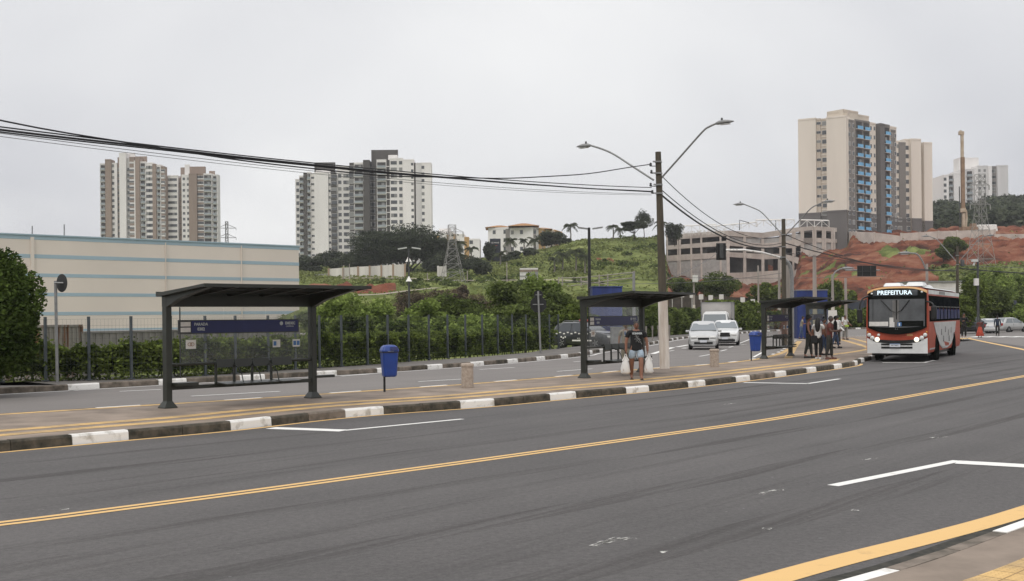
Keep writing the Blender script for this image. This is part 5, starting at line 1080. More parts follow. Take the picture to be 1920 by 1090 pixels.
# -- boundary walls on the slope
def bwall(label, pts, h, mt, pm, step, name='boundary_wall', th=.25, cat='wall'):
    t = thing(name, label, cat, (0, 0, 0)); P = [at(x, y, D) for x, y, D in pts]; mb = MB()
    for a, b in zip(P, P[1:]): mb.ext([a+Vector((0, 0, -1)), b+Vector((0, 0, -1)), b+Vector((0, 0, h)), a+Vector((0, 0, h))], (0, th, 0))
    mb.build('panel', mt, t)
    for a, b in zip(P, P[1:]):
        n = max(1, round((b-a).length/step))
        for k in range(n+1 if b is P[-1] else n):
            p = a.lerp(b, k/n); mb = MB(); mb.box(p+Vector((0, -.1, h/2-.3)), (.45, .4, h+.9)); mb.build('pillar', pm, t)
    return t
M_ww = mat('dirty white wall', (.60, .57, .52), .9, ns=.3, na=.2, streak=True)
bwall('white boundary wall with brown pillars below the spreading tree', [(617, 525, 302), (672, 521.5, 298), (760, 517, 292)], 2.9, M_ww, mat('pillar brown', (.33, .24, .17), .9), 3.9)
bwall('grey slatted boundary fence left of the white wall', [(562, 531, 315), (616, 526.5, 303)], 1.8, mat('grey slats', (.30, .29, .27), .9, ns=3, na=.3), mat('grey slats', (.3, .29, .27)), 1.6, 'boundary_fence', cat='fence')
bwall('short white wall piece left of the pylon foot', [(822, 514, 290), (836, 513.5, 290)], 1.9, M_ww, M_ww, 2)
bwall('dark low wall along the foot of the red slope, carrying white plates', [(1256, 574, 196), (1330, 577, 200), (1480, 580, 205)], 1.9, mat('dark weathered wall', (.09, .075, .06), .95, ns=1, col2=(.05, .045, .035)), mat('dark weathered wall', (.09, .075, .06)), 3)
bwall('dark screened fence low behind the bus mirror', [(1588, 586, 178), (1625, 586, 178), (1780, 586, 178)], 1.9, mat('navy screen', (.05, .055, .075), .9, ns=1, na=.2), M_dgrey, 3)
bwall('dark low building wall behind the bushes at the right edge', [(1855, 588, 150), (1990, 588, 150)], 1.7, mat('navy screen', (.05, .055, .075), .9), M_dgrey, 4)
for i, (x, y) in enumerate(((1261, 553), (1279, 553), (1298, 554), (1315, 557), (1333, 558.5), (1353, 557), (1393, 562.5), (1412, 566), (1550, 577))):
    D = 192; c = at(x, y, D); mb = MB(); mb.box(c, (.75, .06, .85)); mb.tube([c+Vector((0, .05, 0)), Vector((c.x, c.y+.05, hgt(c.x, D)-.5))], .05, 5); o = mb.build('plate', M_paper)
    tag(o, 'small white plate on a stake below the parking structure, number %d counted from the left' % (i+1) if 0 < i < 8 else ('leftmost small white plate on a stake below the parking structure' if i == 0 else 'small white plate on a stake right of the blue kiosk roof'), 'plate', 'white plates in a row')
# -- retaining walls below the towers
bwall('long grey concrete retaining wall below the beige towers', [(1584, 450, 392), (1606, 450, 362), (1640, 452, 352), (1690, 459, 345)], 2.6, WM_['conc'], WM_['conc'], 8, 'retaining_wall')
bwall('concrete edge wall under the drilling rig', [(1690, 447, 352), (1760, 443, 350), (1866, 440, 348)], 1.5, WM_['conc'], WM_['conc'], 6, 'retaining_wall')
bwall('crumbling pale wall on the red slope right of the pylon', [(1866, 449, 344), (1935, 449, 344)], 1.6, WM_['conc'], WM_['conc'], 9, 'retaining_wall')
t = thing('site_cabin', 'low white cabin with a grey panel behind the bus roof', 'cabin', (at(1758, 560, 175).x, 175, 0)); z = at(1758, 529, 175).z
mb = MB(); mb.box((0, 3, z/2), (8.2, 5, z)); mb.build('wall', M_ww, t); mb = MB(); mb.box((.6, .45, z-1.3), (5.2, .1, .9)); mb.build('sign_panel', M_paper, t); mb = MB(); mb.box((0, 3, z+.08), (8.6, 5.4, .18)); mb.build('roof', M_grey, t)
# -- concrete parking structure
px_ = [(1250, 398), (1272, 396), (1365, 383), (1396, 389), (1430, 392), (1465, 388), (1490, 385), (1505, 383), (1527, 380), (1545, 379), (1562, 380), (1583, 383)]
tops = [441, 439, 432.5, 435, 437, 431.5, 427.5, 426, 424, 425.5, 427, 430]
P = [Vector((at(x, 450, D).x, D, 0)) for x, D in px_]; t = thing('parking_structure', 'unfinished concrete parking structure with open decks stepping along the red slope', 'parking structure', (P[0].x, P[0].y, 0)); O_ = Vector((P[0].x, P[0].y, 0))
def zl(i, y): return at(px_[i][0], y, px_[i][1]).z
def band(name, ys, i0, i1, mt, out=0, th=.6):
    mb = MB()
    for i in range(i0, i1):
        a, b = P[i]-O_, P[i+1]-O_; n = Vector(((b-a).y, -(b-a).x, 0)).normalized()*out
        ya, yb_ = ys[i-i0], ys[i+1-i0]; q = [Vector((a.x, a.y, zl(i, ya[1]))), Vector((b.x, b.y, zl(i+1, yb_[1]))), Vector((b.x, b.y, zl(i+1, yb_[0]))), Vector((a.x, a.y, zl(i, ya[0])))]
        mb.ext([v+n for v in q], -n.normalized()*th if out else Vector(((b-a).y, -(b-a).x, 0)).normalized()*-th)
    return mb.build(name, mt, t)
Tp = tops
band('parapet', [(Tp[i], Tp[i]+(10 if i < 6 else 8.5 if i == 6 else 7.5)) for i in range(12)], 0, 11, WM_['conc'], .35)
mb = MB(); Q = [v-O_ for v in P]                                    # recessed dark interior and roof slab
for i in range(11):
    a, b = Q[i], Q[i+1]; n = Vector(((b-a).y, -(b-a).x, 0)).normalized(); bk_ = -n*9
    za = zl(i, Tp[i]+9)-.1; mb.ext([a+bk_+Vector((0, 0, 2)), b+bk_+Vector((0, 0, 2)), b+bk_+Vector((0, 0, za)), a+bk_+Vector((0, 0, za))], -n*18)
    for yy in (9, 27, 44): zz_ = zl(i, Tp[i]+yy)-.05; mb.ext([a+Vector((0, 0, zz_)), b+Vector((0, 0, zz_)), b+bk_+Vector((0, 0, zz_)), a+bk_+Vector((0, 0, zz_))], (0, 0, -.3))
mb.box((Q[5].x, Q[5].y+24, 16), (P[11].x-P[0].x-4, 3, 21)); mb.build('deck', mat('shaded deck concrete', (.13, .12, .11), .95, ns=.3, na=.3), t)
D1 = [(461, 468.5), (459.5, 467), (451.5, 461), (455, 463), (457, 466), (454, 465), (450, 466), (447, 458), (446, 455), (447, 455), (448.5, 455.5), (451, 458)]
band('spandrel', D1[:9], 0, 8, WM_['conc'], .35); band('spandrel', D1[7:], 7, 11, WM_['conc'], .35)
band('block_infill', [(443, 452), (446, 456), (448, 458), (445, 456), (440, 452), (438.5, 449)], 2, 7, WM_['block'], 0)
band('block_infill', [(455, 470), (455, 470), (455, 469), (456, 469), (458, 469)], 7, 11, WM_['block'], 0)
band('spandrel', [(469, 486), (469, 484), (469, 480), (469, 477), (469, 475)], 7, 11, WM_['conc'], .3)
band('spandrel', [(480, 491), (478, 489), (473, 483)], 0, 2, WM_['conc'], .35)
band('spandrel', [(473, 482), (474.5, 484), (477, 487), (476, 485), (481, 492), (486, 500)], 2, 7, WM_['conc'], .35)
band('lower_wall', [(489, 545), (488, 543), (482, 541)], 0, 2, WM_['block'], .1, 1)
band('lower_wall', [(512, 541), (511, 545), (509, 540), (507, 535), (508, 530), (496, 525)], 2, 7, WM_['conc'], .2, 1)
band('lower_wall', [(484, 545), (482, 530)], 7, 8, WM_['conc'], .0, 1)
for i, xs in ((0, (1251, 1271)), (1, (1275, 1296, 1315, 1351, 1364)), (2, (1366, 1395)), (3, (1397, 1429)), (4, (1431, 1463)), (5, (1465, 1487)), (6, (1490, 1503)), (7, (1506, 1525)), (8, (1529, 1543)), (9, (1547, 1560)), (10, (1564, 1582))):
    for x in xs:
        u = (x-px_[i][0])/(px_[i+1][0]-px_[i][0]); D = px_[i][1]+(px_[i+1][1]-px_[i][1])*u; q = at(x, 450, D)-O_; q.z = 0; yt = tops[i]+(tops[i+1]-tops[i])*u
        z1 = at(x, yt+5, D).z; z0 = at(x, 540 if i < 6 else 480, D).z; mb = MB(); mb.box((q.x, q.y-.3, (z0+z1)/2), (.6 if i else .4, .5, z1-z0)); mb.build('column', WM_['conc'], t)
q = at(1319, 436.5, 388.5)-O_; text('lettering', 'MIRYASON', 2.3, mat('chalk white', (.6, .57, .52), .9), t, (q.x, q.y-.75, q.z-.1), rz=dirang(P[1], P[2]), sx=1.45)
# white roof trusses and site railings on top
def truss(label, x0, x1, y0, y1, D, h):
    a, b = at(x0, y0, D), at(x1, y1, D); t = thing('roof_truss', label, 'truss', a, 0, 'white roof trusses'); v = b-a; n = max(2, round(v.length/2.6)); mb = MB()
    for k in range(n+1):
        p = v*(k/n); mb.tube([p, p+Vector((0, 0, -h))], .12, 5)
        if k < n: q_ = v*((k+1)/n); mb.tube([p, q_+Vector((0, 0, -h))] if k % 2 else [p+Vector((0, 0, -h)), q_], .09, 4)
    mb.build('webbing', M_kw, t); mb = MB(); mb.tube([Vector((0, 0, 0)), v], .17, 6); mb.tube([Vector((0, .9, .2)), v+Vector((0, .9, .2))], .15, 6); mb.build('chord', M_kw, t)
truss('white roof truss at the left end of the parking structure', 1282, 1343, 424, 421, 395, 2.4)
truss('long low white truss over the middle of the parking structure', 1330, 1420, 425, 417, 394, 1.6)
truss('white truss stretching behind the second lamp pole', 1418, 1490, 413, 412, 388, 2.0)
truss('white truss at the foot of the blue-balcony tower', 1500, 1555, 413, 414, 378, 2.2)
for i, (x, D) in enumerate(((1387, 392), (1455, 389))):
    mb = MB(); a, b = at(x, 432, D), at(x, 413, D); c = at(x+18*(1 if i == 0 else -1), 418 if i == 0 else 412, D); mb.tube([a, b, c], .15, 5); o = mb.build('hoist_post', M_dgrey); tag(o, 'small dark hoist post on the parking structure roof, the %s one' % ('left' if i == 0 else 'right'), 'hoist')
# -- billboard, totem, rail fence
D = 205; a = at(976, 525, D); t = thing('billboard', 'white billboard with a grey picture on the green slope', 'billboard', (at(992.5, 530, D).x, D, hgt(at(992, 500, D).x, D)))
def bb(x0, y0, x1, y1, d_, mt, nm, th=.12):
    p, q_ = at(x0, y0, D)-t.location, at(x1, y1, D)-t.location; mb = MB(); mb.box(((p.x+q_.x)/2, d_, (p.z+q_.z)/2), (q_.x-p.x, th, p.z-q_.z)); mb.build(nm, mt, t)
bb(975, 503, 1009.5, 524.5, 0, M_paper, 'panel'); bb(975, 506, 1009.5, 510, -.08, M_conc, 'header_strip'); bb(990, 510, 1009.3, 517.5, -.08, M_grey, 'picture'); bb(975, 517.2, 1009.5, 518, -.1, M_grey, 'joint')
for x in (981, 1003):
    p = at(x, 524, D)-t.location; mb = MB(); mb.tube([(p.x, .1, -.5), (p.x, .1, p.z)], .09, 6); mb.build('leg', M_dgrey, t)
D = 362; t = thing('totem_sign', 'tall black totem sign with a white word among the dark trees', 'sign', (at(929.5, 500, D).x, D, hgt(at(929, 480, D).x, D)))
z = at(929, 448, D).z-t.location.z; mb = MB(); mb.box((0, 0, z/2), (3.4, 1, z)); mb.build('body', mat('totem navy', (.02, .024, .035), .5), t, .05)
mb = MB(); mb.box((0, -.55, z-1.3), (2.5, .06, .75)); mb.build('face_plate', M_black, t)
text('lettering', 'LE MANS', .62, M_kw, t, (0, -.62, z-1.3)); mb = MB(); mb.box((0, -.55, z-2.2), (1.3, .05, .12)); mb.build('red_line', mat('tile red', (.4, .07, .03), .7), t)
t = thing('rail_fence', 'pale two-rail fence crossing the foot of the green hill', 'fence', (0, 0, 0)); R_ = [(1048, 524, 542, 235), (1090, 523, 537, 225), (1140, 518, 530, 215), (1190, 512.5, 524, 205)]
for k in (1, 2):
    mb = MB(); mb.tube([at(r[0], r[k]-2 if k == 1 else r[k]-3, r[3]) for r in R_], .10, 5); mb.build('rail', M_pale, t)
for r in R_+[(1055, 523, 545, 232), (1103, 521, 541, 222), (1124, 519, 534, 218)]:
    mb = MB(); a = at(r[0], r[1]-4, r[3]); mb.tube([a, Vector((a.x, a.y, hgt(a.x, a.y)-.3))], .14, 6); mb.build('post', M_pale, t)
for i, (x, yb, yt, D) in enumerate(((656, 528, 495, 285), (645, 528, 497, 287), (802, 535, 512, 270), (951, 527, 492, 262), (877, 540, 508, 258))):
    small_lamp(['thin pale post before the white wall, right of the pair', 'thin pale post before the white wall, left of the pair', 'short pale post beside the spreading tree foot', 'thin post on the slope left of the billboard', 'thin post right of the pylon foot'][i], x, yb, yt, D, .14, M_pale, name='post', cat='post')
# -- lattice pylons
def pylon(label, x, yb, yt, D, wb, armspec, zb=None, mt=M_grey, r=.09):
    q = at(x, yb, D); zb = q.z if zb is None else zb; Hh = at(x, yt, D).z-zb; t = thing('power_pylon', label, 'pylon', (q.x, D, zb), R(12), 'steel lattice pylons'); mb = MB(); n = 9
    def cr(z): w = wb/2*(1-.72*min(1, z/(Hh*.7))) ; return [Vector((sx*w, sy*w, z)) for sx, sy in ((-1, -1), (1, -1), (1, 1), (-1, 1))]
    L_ = [Hh*(1-(1-k/n)**1.25) for k in range(n+1)]
    for k in range(n):
        A, B_ = cr(L_[k]), cr(L_[k+1])
        for j in range(4):
            mb.tube([A[j], B_[j]], r, 4); mb.tube([A[j], B_[(j+1) % 4]], r*.6, 4); mb.tube([A[(j+1) % 4], B_[j]], r*.6, 4); mb.tube([B_[j], B_[(j+1) % 4]], r*.6, 4)
    mb.build('lattice_body', mt, t)
    for y, hw in armspec:
        z = at(x, y, D).z-zb; w = hw*D/F; mb = MB()
        for s in (-1, 1):
            for sy in (-.5, .5): mb.tube([(0, sy, z), (s*w, 0, z)], r*.7, 4); mb.tube([(0, sy, z+w*.45), (s*w, 0, z)], r*.6, 4)
            mb.tube([(s*w, 0, z), (s*w, 0, z-1.2)], .12, 5)
        mb.build('crossarm', mt, t)
    return t
M_pyl = mat('weathered pylon steel', (.30, .29, .275), .6, .2, ns=1, na=.2)
pylon('steel lattice pylon before the small white block', 849, 543, 422, 255, 5.6, ((435, 21),), mt=M_pyl, r=.05)
pylon('tall steel lattice pylon beside the drilling rig', 1840, 545, 327, 285, 6.4, ((347, 19), (384, 21)), mt=M_pyl, r=.075)
pylon('far pale lattice pylon peeking over the warehouse roof', 426, 470, 416, 640, 5, ((428, 17), (446, 17)), zb=20, mt=M_grey, r=.2)
# -- drilling rig
D = 362; q = at(1806, 436, D); t = thing('drilling_rig', 'tall cream and brown drilling rig mast standing on the construction plateau', 'drilling rig', (q.x, D, q.z-.5)); Z = lambda y: at(1806, y, D).z-q.z+.5
M_cr = mat('cream machine paint', (.5, .42, .32), .6, ns=.6, col2=(.36, .27, .18)); M_rust = mat('rusty brown steel', (.2, .13, .08), .8, ns=.8, col2=(.3, .2, .13))
mb = MB(); mb.box((.2, 0, (Z(430)+Z(395))/2), (.8, .9, Z(395)-Z(430))); mb.box((-.1, -.1, Z(395)), (1.6, 1.2, 1.2)); mb.build('mast_foot', M_cr, t)
mb = MB(); mb.box((.1, 0, (Z(400)+Z(295))/2), (1.05, .9, Z(295)-Z(400))); mb.build('lower_mast', M_rust, t)
mb = MB(); mb.box((0, 0, (Z(302)+Z(252))/2), (.8, .75, Z(252)-Z(302))); mb.build('upper_mast', M_cr, t)
mb = MB(); mb.box((-.25, 0, Z(250)), (1.5, 1, 1.1)); mb.lathe([(.4, -.3), (.4, .3)], (0, 0, 0), 12, M=Matrix.Translation((-.5, 0, Z(247))) @ Matrix.Rotation(R(90), 4, 'X')); mb.build('mast_head', M_cr, t)
mb = MB(); mb.tube([(.9, 0, Z(430)), (1.2, 0, Z(410)), (1.1, 0, Z(398)), (.4, 0, Z(388))], .35, 8); mb.build('hydraulic_ram', M_cr, t)
mb = MB(); mb.box((1.8, 0, 1.4), (5, 3, 1.6)); mb.box((3.2, 0, 2.6), (1.6, 2, 1.2)); mb.build('machine_house', M_rust, t, .1)
for s in (-1, 1):
    mb = MB(); mb.box((1.2, s*1.5, .45), (5.5, .8, .9)); mb.build('crawler_track', M_black, t, .25)
mb = MB(); mb.tube([(-.9, 0, Z(420)), (-1.0, 0, Z(350))], .16, 6); mb.build('kelly_bar', M_dgrey, t)
t = thing('site_van', 'white site vehicle parked behind the concrete edge wall by the rig', 'van', (at(1850, 436, 366).x, 366, at(1850, 437, 366).z)); mb = MB(); mb.box((0, 0, 1.5), (6.5, 2.4, 2.2), tp=.9); mb.box((-4.6, 0, 1.2), (3.2, 2.2, 1.6), tp=.85); mb.build('body', M_kw, t, .2); mb = MB(); mb.box((-4.8, -1.13, 1.5), (1.6, .06, .7)); mb.build('window', M_wp, t)
for k in (-4.6, 2): mb = MB(); mb.lathe([(.5, -.15), (.5, .15)], n=14, M=Matrix.Translation((k, -1.15, .45)) @ Matrix.Rotation(R(90), 4, 'X')); mb.build('wheel', M_black, t)
# ================= VEHICLES =================
def paint(name, col, met=0, rough=.3): return mat(name, col, rough, met, ns=1.5, na=.08, spec=.5, coat=.6)
M_vg = mat('vehicle glass', (.03, .036, .042), .06, spec=.9); M_vg2 = mat('light windscreen', (.16, .18, .19), .08, spec=.9); M_tyre = mat('tyre rubber', (.015, .015, .015), .85); M_rim = mat('alloy rim', (.38, .38, .38), .35, .6)
M_hl = mat('headlight glass', (.62, .62, .6), .15, spec=.8); M_tail = mat('tail light', (.30, .02, .015), .3); M_plate = mat('number plate', (.6, .62, .66), .5); M_pt = mat('plate text', (.05, .05, .06), .6)
def wheel(par, x, y, r, w, side, hub=None):
    M = Matrix.Translation((x, y, r)) @ Matrix.Rotation(R(90), 4, 'Y')
    n = bpy.data.objects.new('wheel', None)
    mb = MB(); mb.lathe([(r*.62, -w/2), (r*.93, -w/2), (r, -w*.3), (r, w*.3), (r*.93, w/2), (r*.62, w/2)], n=28, M=M); o = mb.build('wheel', M_tyre, par)
    bpy.data.objects.remove(n)
    mb = MB(); s = side*w*.5; mb.lathe([(0, s*.6), (r*.18, s*.75), (r*.2, s*.9), (r*.52, s*.75), (r*.64, s*1.02), (r*.66, s*.8), (r*.66, 0)][::1 if side > 0 else 1], n=20, M=M)
    for k in range(5): a = k*2*math.pi/5; mb.box((0, 0, 0), (r*.12, r*.5, .02), M=M @ Matrix.Rotation(a, 4, 'Z') @ Matrix.Translation((0, r*.36, s*.93)))
    mb.build('rim', hub or M_rim, o); return o
def car(name, label, cat, loc, rz, L, Wd, Ht, prof, cab, body, wb, glass=M_vg, wr=.31, deck=False, group=None, extras=None, trim=M_black, rails=False):
    """prof: top outline [(y, z)] front to rear (front at y=0); cab: (windscreen base y, roof front y, roof rear y, rear base y); front faces -Y"""
    t = thing(name, label, cat, loc, rz, group); ys = sorted(set([p[0] for p in prof]+list(np.linspace(0, L, 13)))); w2 = Wd/2
    belt = max(p[1] for p in prof)*.60; zb = .24; top = max(p[1] for p in prof)
    def zt(y): return float(np.interp(y, [p[0] for p in prof], [p[1] for p in prof]))
    def wy(y): e = min(y, L-y); return w2*(1-.16*max(0, 1-e/.5)**2)
    def wz(y, z): return wy(y)*(1-.22*max(0, (z-belt)/(top-belt))) if z > belt else wy(y)
    def ring(y):
        z = zt(y); hb = min(belt, z-.03); w = wy(y); wt = wz(y, z)
        h = [(w*.90, zb), (w*.985, zb+.12), (w, (zb+hb)/2), (w*.985, hb-.02), ((w*.985+wt)/2 if z > belt+.05 else w*.96, (hb+z)/2), (wt*.95, z-.045), (wt*.80, z-.005), (wt*.35, z+.012)]
        return [(x, y, zz) for x, zz in h]+[(-x, y, zz) for x, zz in h[::-1]]
    rs = [ring(y) for y in ys]; n = len(rs[0]); mb = MB()
    mb.add([v for r in rs for v in r], [(i*n+j, i*n+(j+1) % n, (i+1)*n+(j+1) % n, (i+1)*n+j) for i in range(len(rs)-1) for j in range(n)]+[tuple(range(n)), tuple(range((len(rs)-1)*n, len(rs)*n))[::-1]], 0, True)
    b = mb.build('body', body, t); b.modifiers.new('e', 'EDGE_SPLIT').split_angle = R(38)
    y1, y2, y3, y4 = cab
    def gl(nm, quad_, m=glass):
        mb = MB(); q = [Vector(v) for v in quad_]; nn = (q[1]-q[0]).cross(q[2]-q[0]).normalized()*.012; c = sum(q, Vector())/len(q)
        if nn.dot(c-Vector((0, L/2, top*.6))) < 0: nn = -nn
        mb.add([v+nn for v in q]+[v-nn for v in q], [tuple(range(len(q))), tuple(range(len(q), 2*len(q)))[::-1]]+[(i, (i+1) % len(q), len(q)+(i+1) % len(q), len(q)+i) for i in range(len(q))]); return mb.build(nm, m, t)
    za, zc = zt(y1)+.03, top-.06; f = lambda y: zt(y)
    ws = wz(y1, za)*.93; wr_ = wz(y2, zc)*.86
    gl('windscreen', [(-ws, y1+.06, za+.02), (ws, y1+.06, za+.02), (wr_, y2-.03, f(y2)-.03), (-wr_, y2-.03, f(y2)-.03)])
    zr_ = zt(y4); ws = wz(y4, zr_)*.88; wr2 = wz(y3, zc)*.84
    gl('rear_window', [(ws, y4-.08, max(zr_, belt)+.06), (-ws, y4-.08, max(zr_, belt)+.06), (-wr2, y3+.05, f(y3)-.04), (wr2, y3+.05, f(y3)-.04)])
    ym = [(y1+.22, y2+.1, (y2+y3)/2-.12, (y2+y3)/2-.12), ((y2+y3)/2, (y2+y3)/2, y3-.18, y4-.22)]
    for s in (-1, 1):
        for a, b_, c_, d_ in (ym if deck != 'van' else ym[:1]):
            zl_, zh = belt+.05, top-.10; X1 = wz(y2, zl_)*.99; X2 = wz(y2, zh)*1.0
            gl('side_window', [(s*X1, a, zl_), (s*X1, d_, zl_), (s*X2, c_, zh), (s*X2, b_, zh)])
        for yy in (wb[0], wb[1]):
            mb = MB(); M = Matrix.Translation((s*(w2-.06), yy, wr+.01)) @ Matrix.Rotation(R(90), 4, 'Y'); mb.lathe([(wr*1.2, -.02), (wr*1.2, .068)], n=24, M=M); mb.build('wheel_arch', trim, t)
            wheel(t, s*(w2-.09), yy, wr, .2, s)
        mb = MB(); mb.box((s*(w2+.09), y1+.35, belt+.08), (.2, .1, .13)); mb.box((s*(w2+.0), y1+.37, belt+.05), (.08, .05, .04)); mb.build('wing_mirror', extras.get('mirror', body) if extras else body, t, .03)
        mb = MB(); mb.box((s*wy(.05)*.72, .05, .66*top/1.55+.02), (w2*.42, .16, .14)); mb.build('headlight', M_hl, t, .04)
        mb = MB(); mb.box((s*wy(L-.03)*.80, L-.03, belt-.10), (w2*.24, .12, .26)); mb.build('tail_light', M_tail, t, .03)
        for k, yy in enumerate(((y2+y3)/2-.06,)): mb = MB(); mb.box((s*(w2*.985), yy, (belt+zb)/2+.1), (.03, .012, belt-zb-.25)); mb.build('door_gap', M_black, t)
        mb = MB(); mb.box((s*w2*.995, (y2+y3)/2-.25, belt-.12), (.04, .16, .03)); mb.build('door_handle', body, t)
    mb = MB(); mb.box((0, -.015, .40), (Wd*.62, .1, .13)); mb.build('lower_grille', M_black, t, .02)
    mb = MB(); mb.box((0, -.01, .62*top/1.55), (Wd*.38, .1, .11)); mb.build('grille', M_black, t, .02)
    for yy in (-.07, L+.02):
        mb = MB(); mb.box((0, yy, .50 if yy < 0 else belt-.22), (.40, .02, .13)); pl = mb.build('number_plate', M_plate, t)
    mb = MB(); mb.box((0, L/2, .26), (Wd*.86, L*.93, .16)); mb.build('underbody', M_black, t)
    mb = MB(); mb.box((0, L-.02, .42), (Wd*.84, .14, .26)); mb.build('rear_bumper', body, t, .05)
    if rails:
        for s in (-1, 1): mb = MB(); mb.tube([(s*w2*.62, y2+.2, top+.02), (s*w2*.62, y2+.35, top+.07), (s*w2*.62, y3-.2, top+.07), (s*w2*.62, y3, top+.02)], .02, 6); mb.build('roof_rail', M_grey, t)
    return t
M_silver = paint('silver paint', (.42, .42, .41), .5, .35); M_whitep = paint('white paint', (.66, .66, .65)); M_blackp = paint('black paint', (.014, .015, .018)); M_pol = paint('dark police paint', (.03, .032, .036)); M_sil2 = paint('pale silver paint', (.50, .50, .49), .4, .35)
SUVP = [(0, .62), (.08, .86), (.35, .96), (1.15, 1.08), (1.25, 1.12), (1.95, 1.60), (2.3, 1.67), (3.6, 1.66), (4.05, 1.52), (4.33, 1.05), (4.4, .7)]
def facing(p, rz, front=(0, 0)): return p
q = g(1146, 653.5); t = car("police_car", "dark police car with white chequered band and red roof beacon parked behind the second shelter", "police car", (q.x+.25, q.y-.1, .0), R(50), 4.4, 1.82, 1.67, SUVP, (1.2, 1.95, 3.65, 4.3), M_pol, (.85, 3.5), M_vg, .35, rails=True)
mb = MB(); mb.box((0, 2.25, 1.75), (1.15, .26, .11)); mb.build('beacon_bar', mat('beacon red', (.45, .05, .03), .3), t, .03)
for s in (-1, 1):
    for k in range(11): mb = MB(); mb.box((s*.915, .9+k*.3, .93+(.075 if k % 2 else -.0)), (.012, .15, .075)); mb.build('reflective_square', M_kw, t)
    for k in range(3): mb = MB(); mb.box((s*.918, 3.2+.16*k, .72-.06*(k % 2)), (.012, .1, .1)); mb.build('reflective_square', M_kw, t)
    mb = MB(); mb.box((s*.918, 1.9, .5), (.012, 1.5, .09)); mb.build('sill_stripe', M_kw, t)
mb = MB(); mb.grid(lambda a, b: ((a-.5)*1.35, .22+b*.85, .93+b*.13+.022+.02*(1-(2*a-1)**2)), 6, 4); mb.build('bonnet_sheen', M_sil2, t)  # pale sheet over the bonnet stands in for the light on it
text('lettering', 'POLICIA', .14, M_kw, t, (-.925, 2.0, .62), rz=R(-90))
VANP = [(0, .55), (.08, .80), (.3, .92), (.75, 1.05), (.9, 1.10), (1.6, 1.55), (1.95, 1.66), (3.3, 1.66), (3.7, 1.55), (3.9, 1.0), (3.95, .6)]
q = g(1318, 656); car('minivan', 'silver minivan driving towards the camera on the avenue', 'minivan', (q.x, q.y-.3, 0), R(-10), 3.95, 1.72, 1.66, VANP, (.82, 1.6, 3.35, 3.85), M_sil2, (.72, 3.15), M_vg2, .30)
q = g(1360, 651.5-3); t = car('white_car', 'white sport utility car right behind the silver minivan', 'car', (q.x, q.y, 0), R(-12), 4.3, 1.78, 1.64, SUVP, (1.2, 1.95, 3.6, 4.2), M_whitep, (.85, 3.4), M_vg2, .34)
mb = MB(); mb.box((0, -.03, .76), (.62, .08, .22)); mb.box((0, -.05, .36), (1.3, .08, .16)); mb.build('front_grille', M_black, t, .03)
# box truck
q = g(1340, 645); t = thing('box_truck', 'small box truck with tall grey cargo box behind the white car', 'truck', (q.x+.3, q.y+1.5, 0), R(-14))
CP = [(-.98, .45), (-1.0, 1.1), (-.96, 1.45), (-.86, 2.12), (-.7, 2.26), (.7, 2.26), (.86, 2.12), (.96, 1.45), (1.0, 1.1), (.98, .45)]
mb = MB(); ys = [(0, .93, -.02), (.06, .98, 0), (.9, 1, 0), (1.7, 1, 0)]; vs = []
for k, (y, s, o_) in enumerate(ys): vs += [(x*s, y+(max(0, z-1.1)*.34 if k < 2 else 0), z) for x, z in CP]
n = len(CP); mb.add(vs, [(i*n+j, i*n+(j+1) % n, (i+1)*n+(j+1) % n, (i+1)*n+j) for i in range(3) for j in range(n)]+[tuple(range(n)), tuple(range(3*n, 4*n))[::-1]]); mb.build('cab', M_whitep, t, .03)
mb = MB(); mb.add([(-.84, .00, 1.28), (.84, .00, 1.28), (.76, .285, 2.08), (-.76, .285, 2.08), (-.84, .03, 1.28), (.84, .03, 1.28), (.76, .31, 2.08), (-.76, .31, 2.08)], [(0, 1, 2, 3), (7, 6, 5, 4), (0, 4, 5, 1), (2, 6, 7, 3)]); mb.build('windscreen', M_vg2, t)
for s in (-1, 1):
    mb = MB(); mb.add([(s*1.0, .45, 1.3), (s*1.0, 1.35, 1.3), (s*.9, 1.3, 2.0), (s*.92, .62, 2.0)], [(0, 1, 2, 3)]); mb.build('side_window', M_vg, t)
    mb = MB(); mb.box((s*1.22, .25, 1.55), (.16, .08, .42)); mb.tube([(s*.98, .3, 1.75), (s*1.2, .25, 1.75)], .02, 5); mb.build('wing_mirror', M_black, t, .03)
    mb = MB(); mb.box((s*.74, -.01, .85), (.36, .06, .2)); mb.build('headlight', M_hl, t, .03)
    wheel(t, s*.88, .75, .38, .24, s); wheel(t, s*.88, 4.3, .38, .34, s)
mb = MB(); mb.box((0, .0, .58), (1.95, .12, .28)); mb.build('bumper', M_black, t, .03)
mb = MB(); mb.box((0, 3.75, 1.85), (2.15, 3.9, 2.2)); cb_ = mb.build('cargo_box', mat('aluminium box', (.40, .38, .36), .5, .1, ns=1, na=.12), t, .015)
mb = MB()
for x in (-1.08, 1.08):
    for y in (1.8, 5.7): mb.box((x, y, 1.85), (.07, .07, 2.24))
for z in (.76, 2.94): mb.box((0, 1.79, z), (2.2, .05, .06)); 
for s in (-1, 1):
    for z in (.76, 2.94): mb.box((s*1.09, 3.75, z), (.05, 3.95, .06))
mb.build('box_edging', M_dgrey if False else M_grey, cb_)
mb = MB(); mb.box((0, 3.0, .55), (1.0, 5.2, .2)); mb.build('chassis', M_black, t)
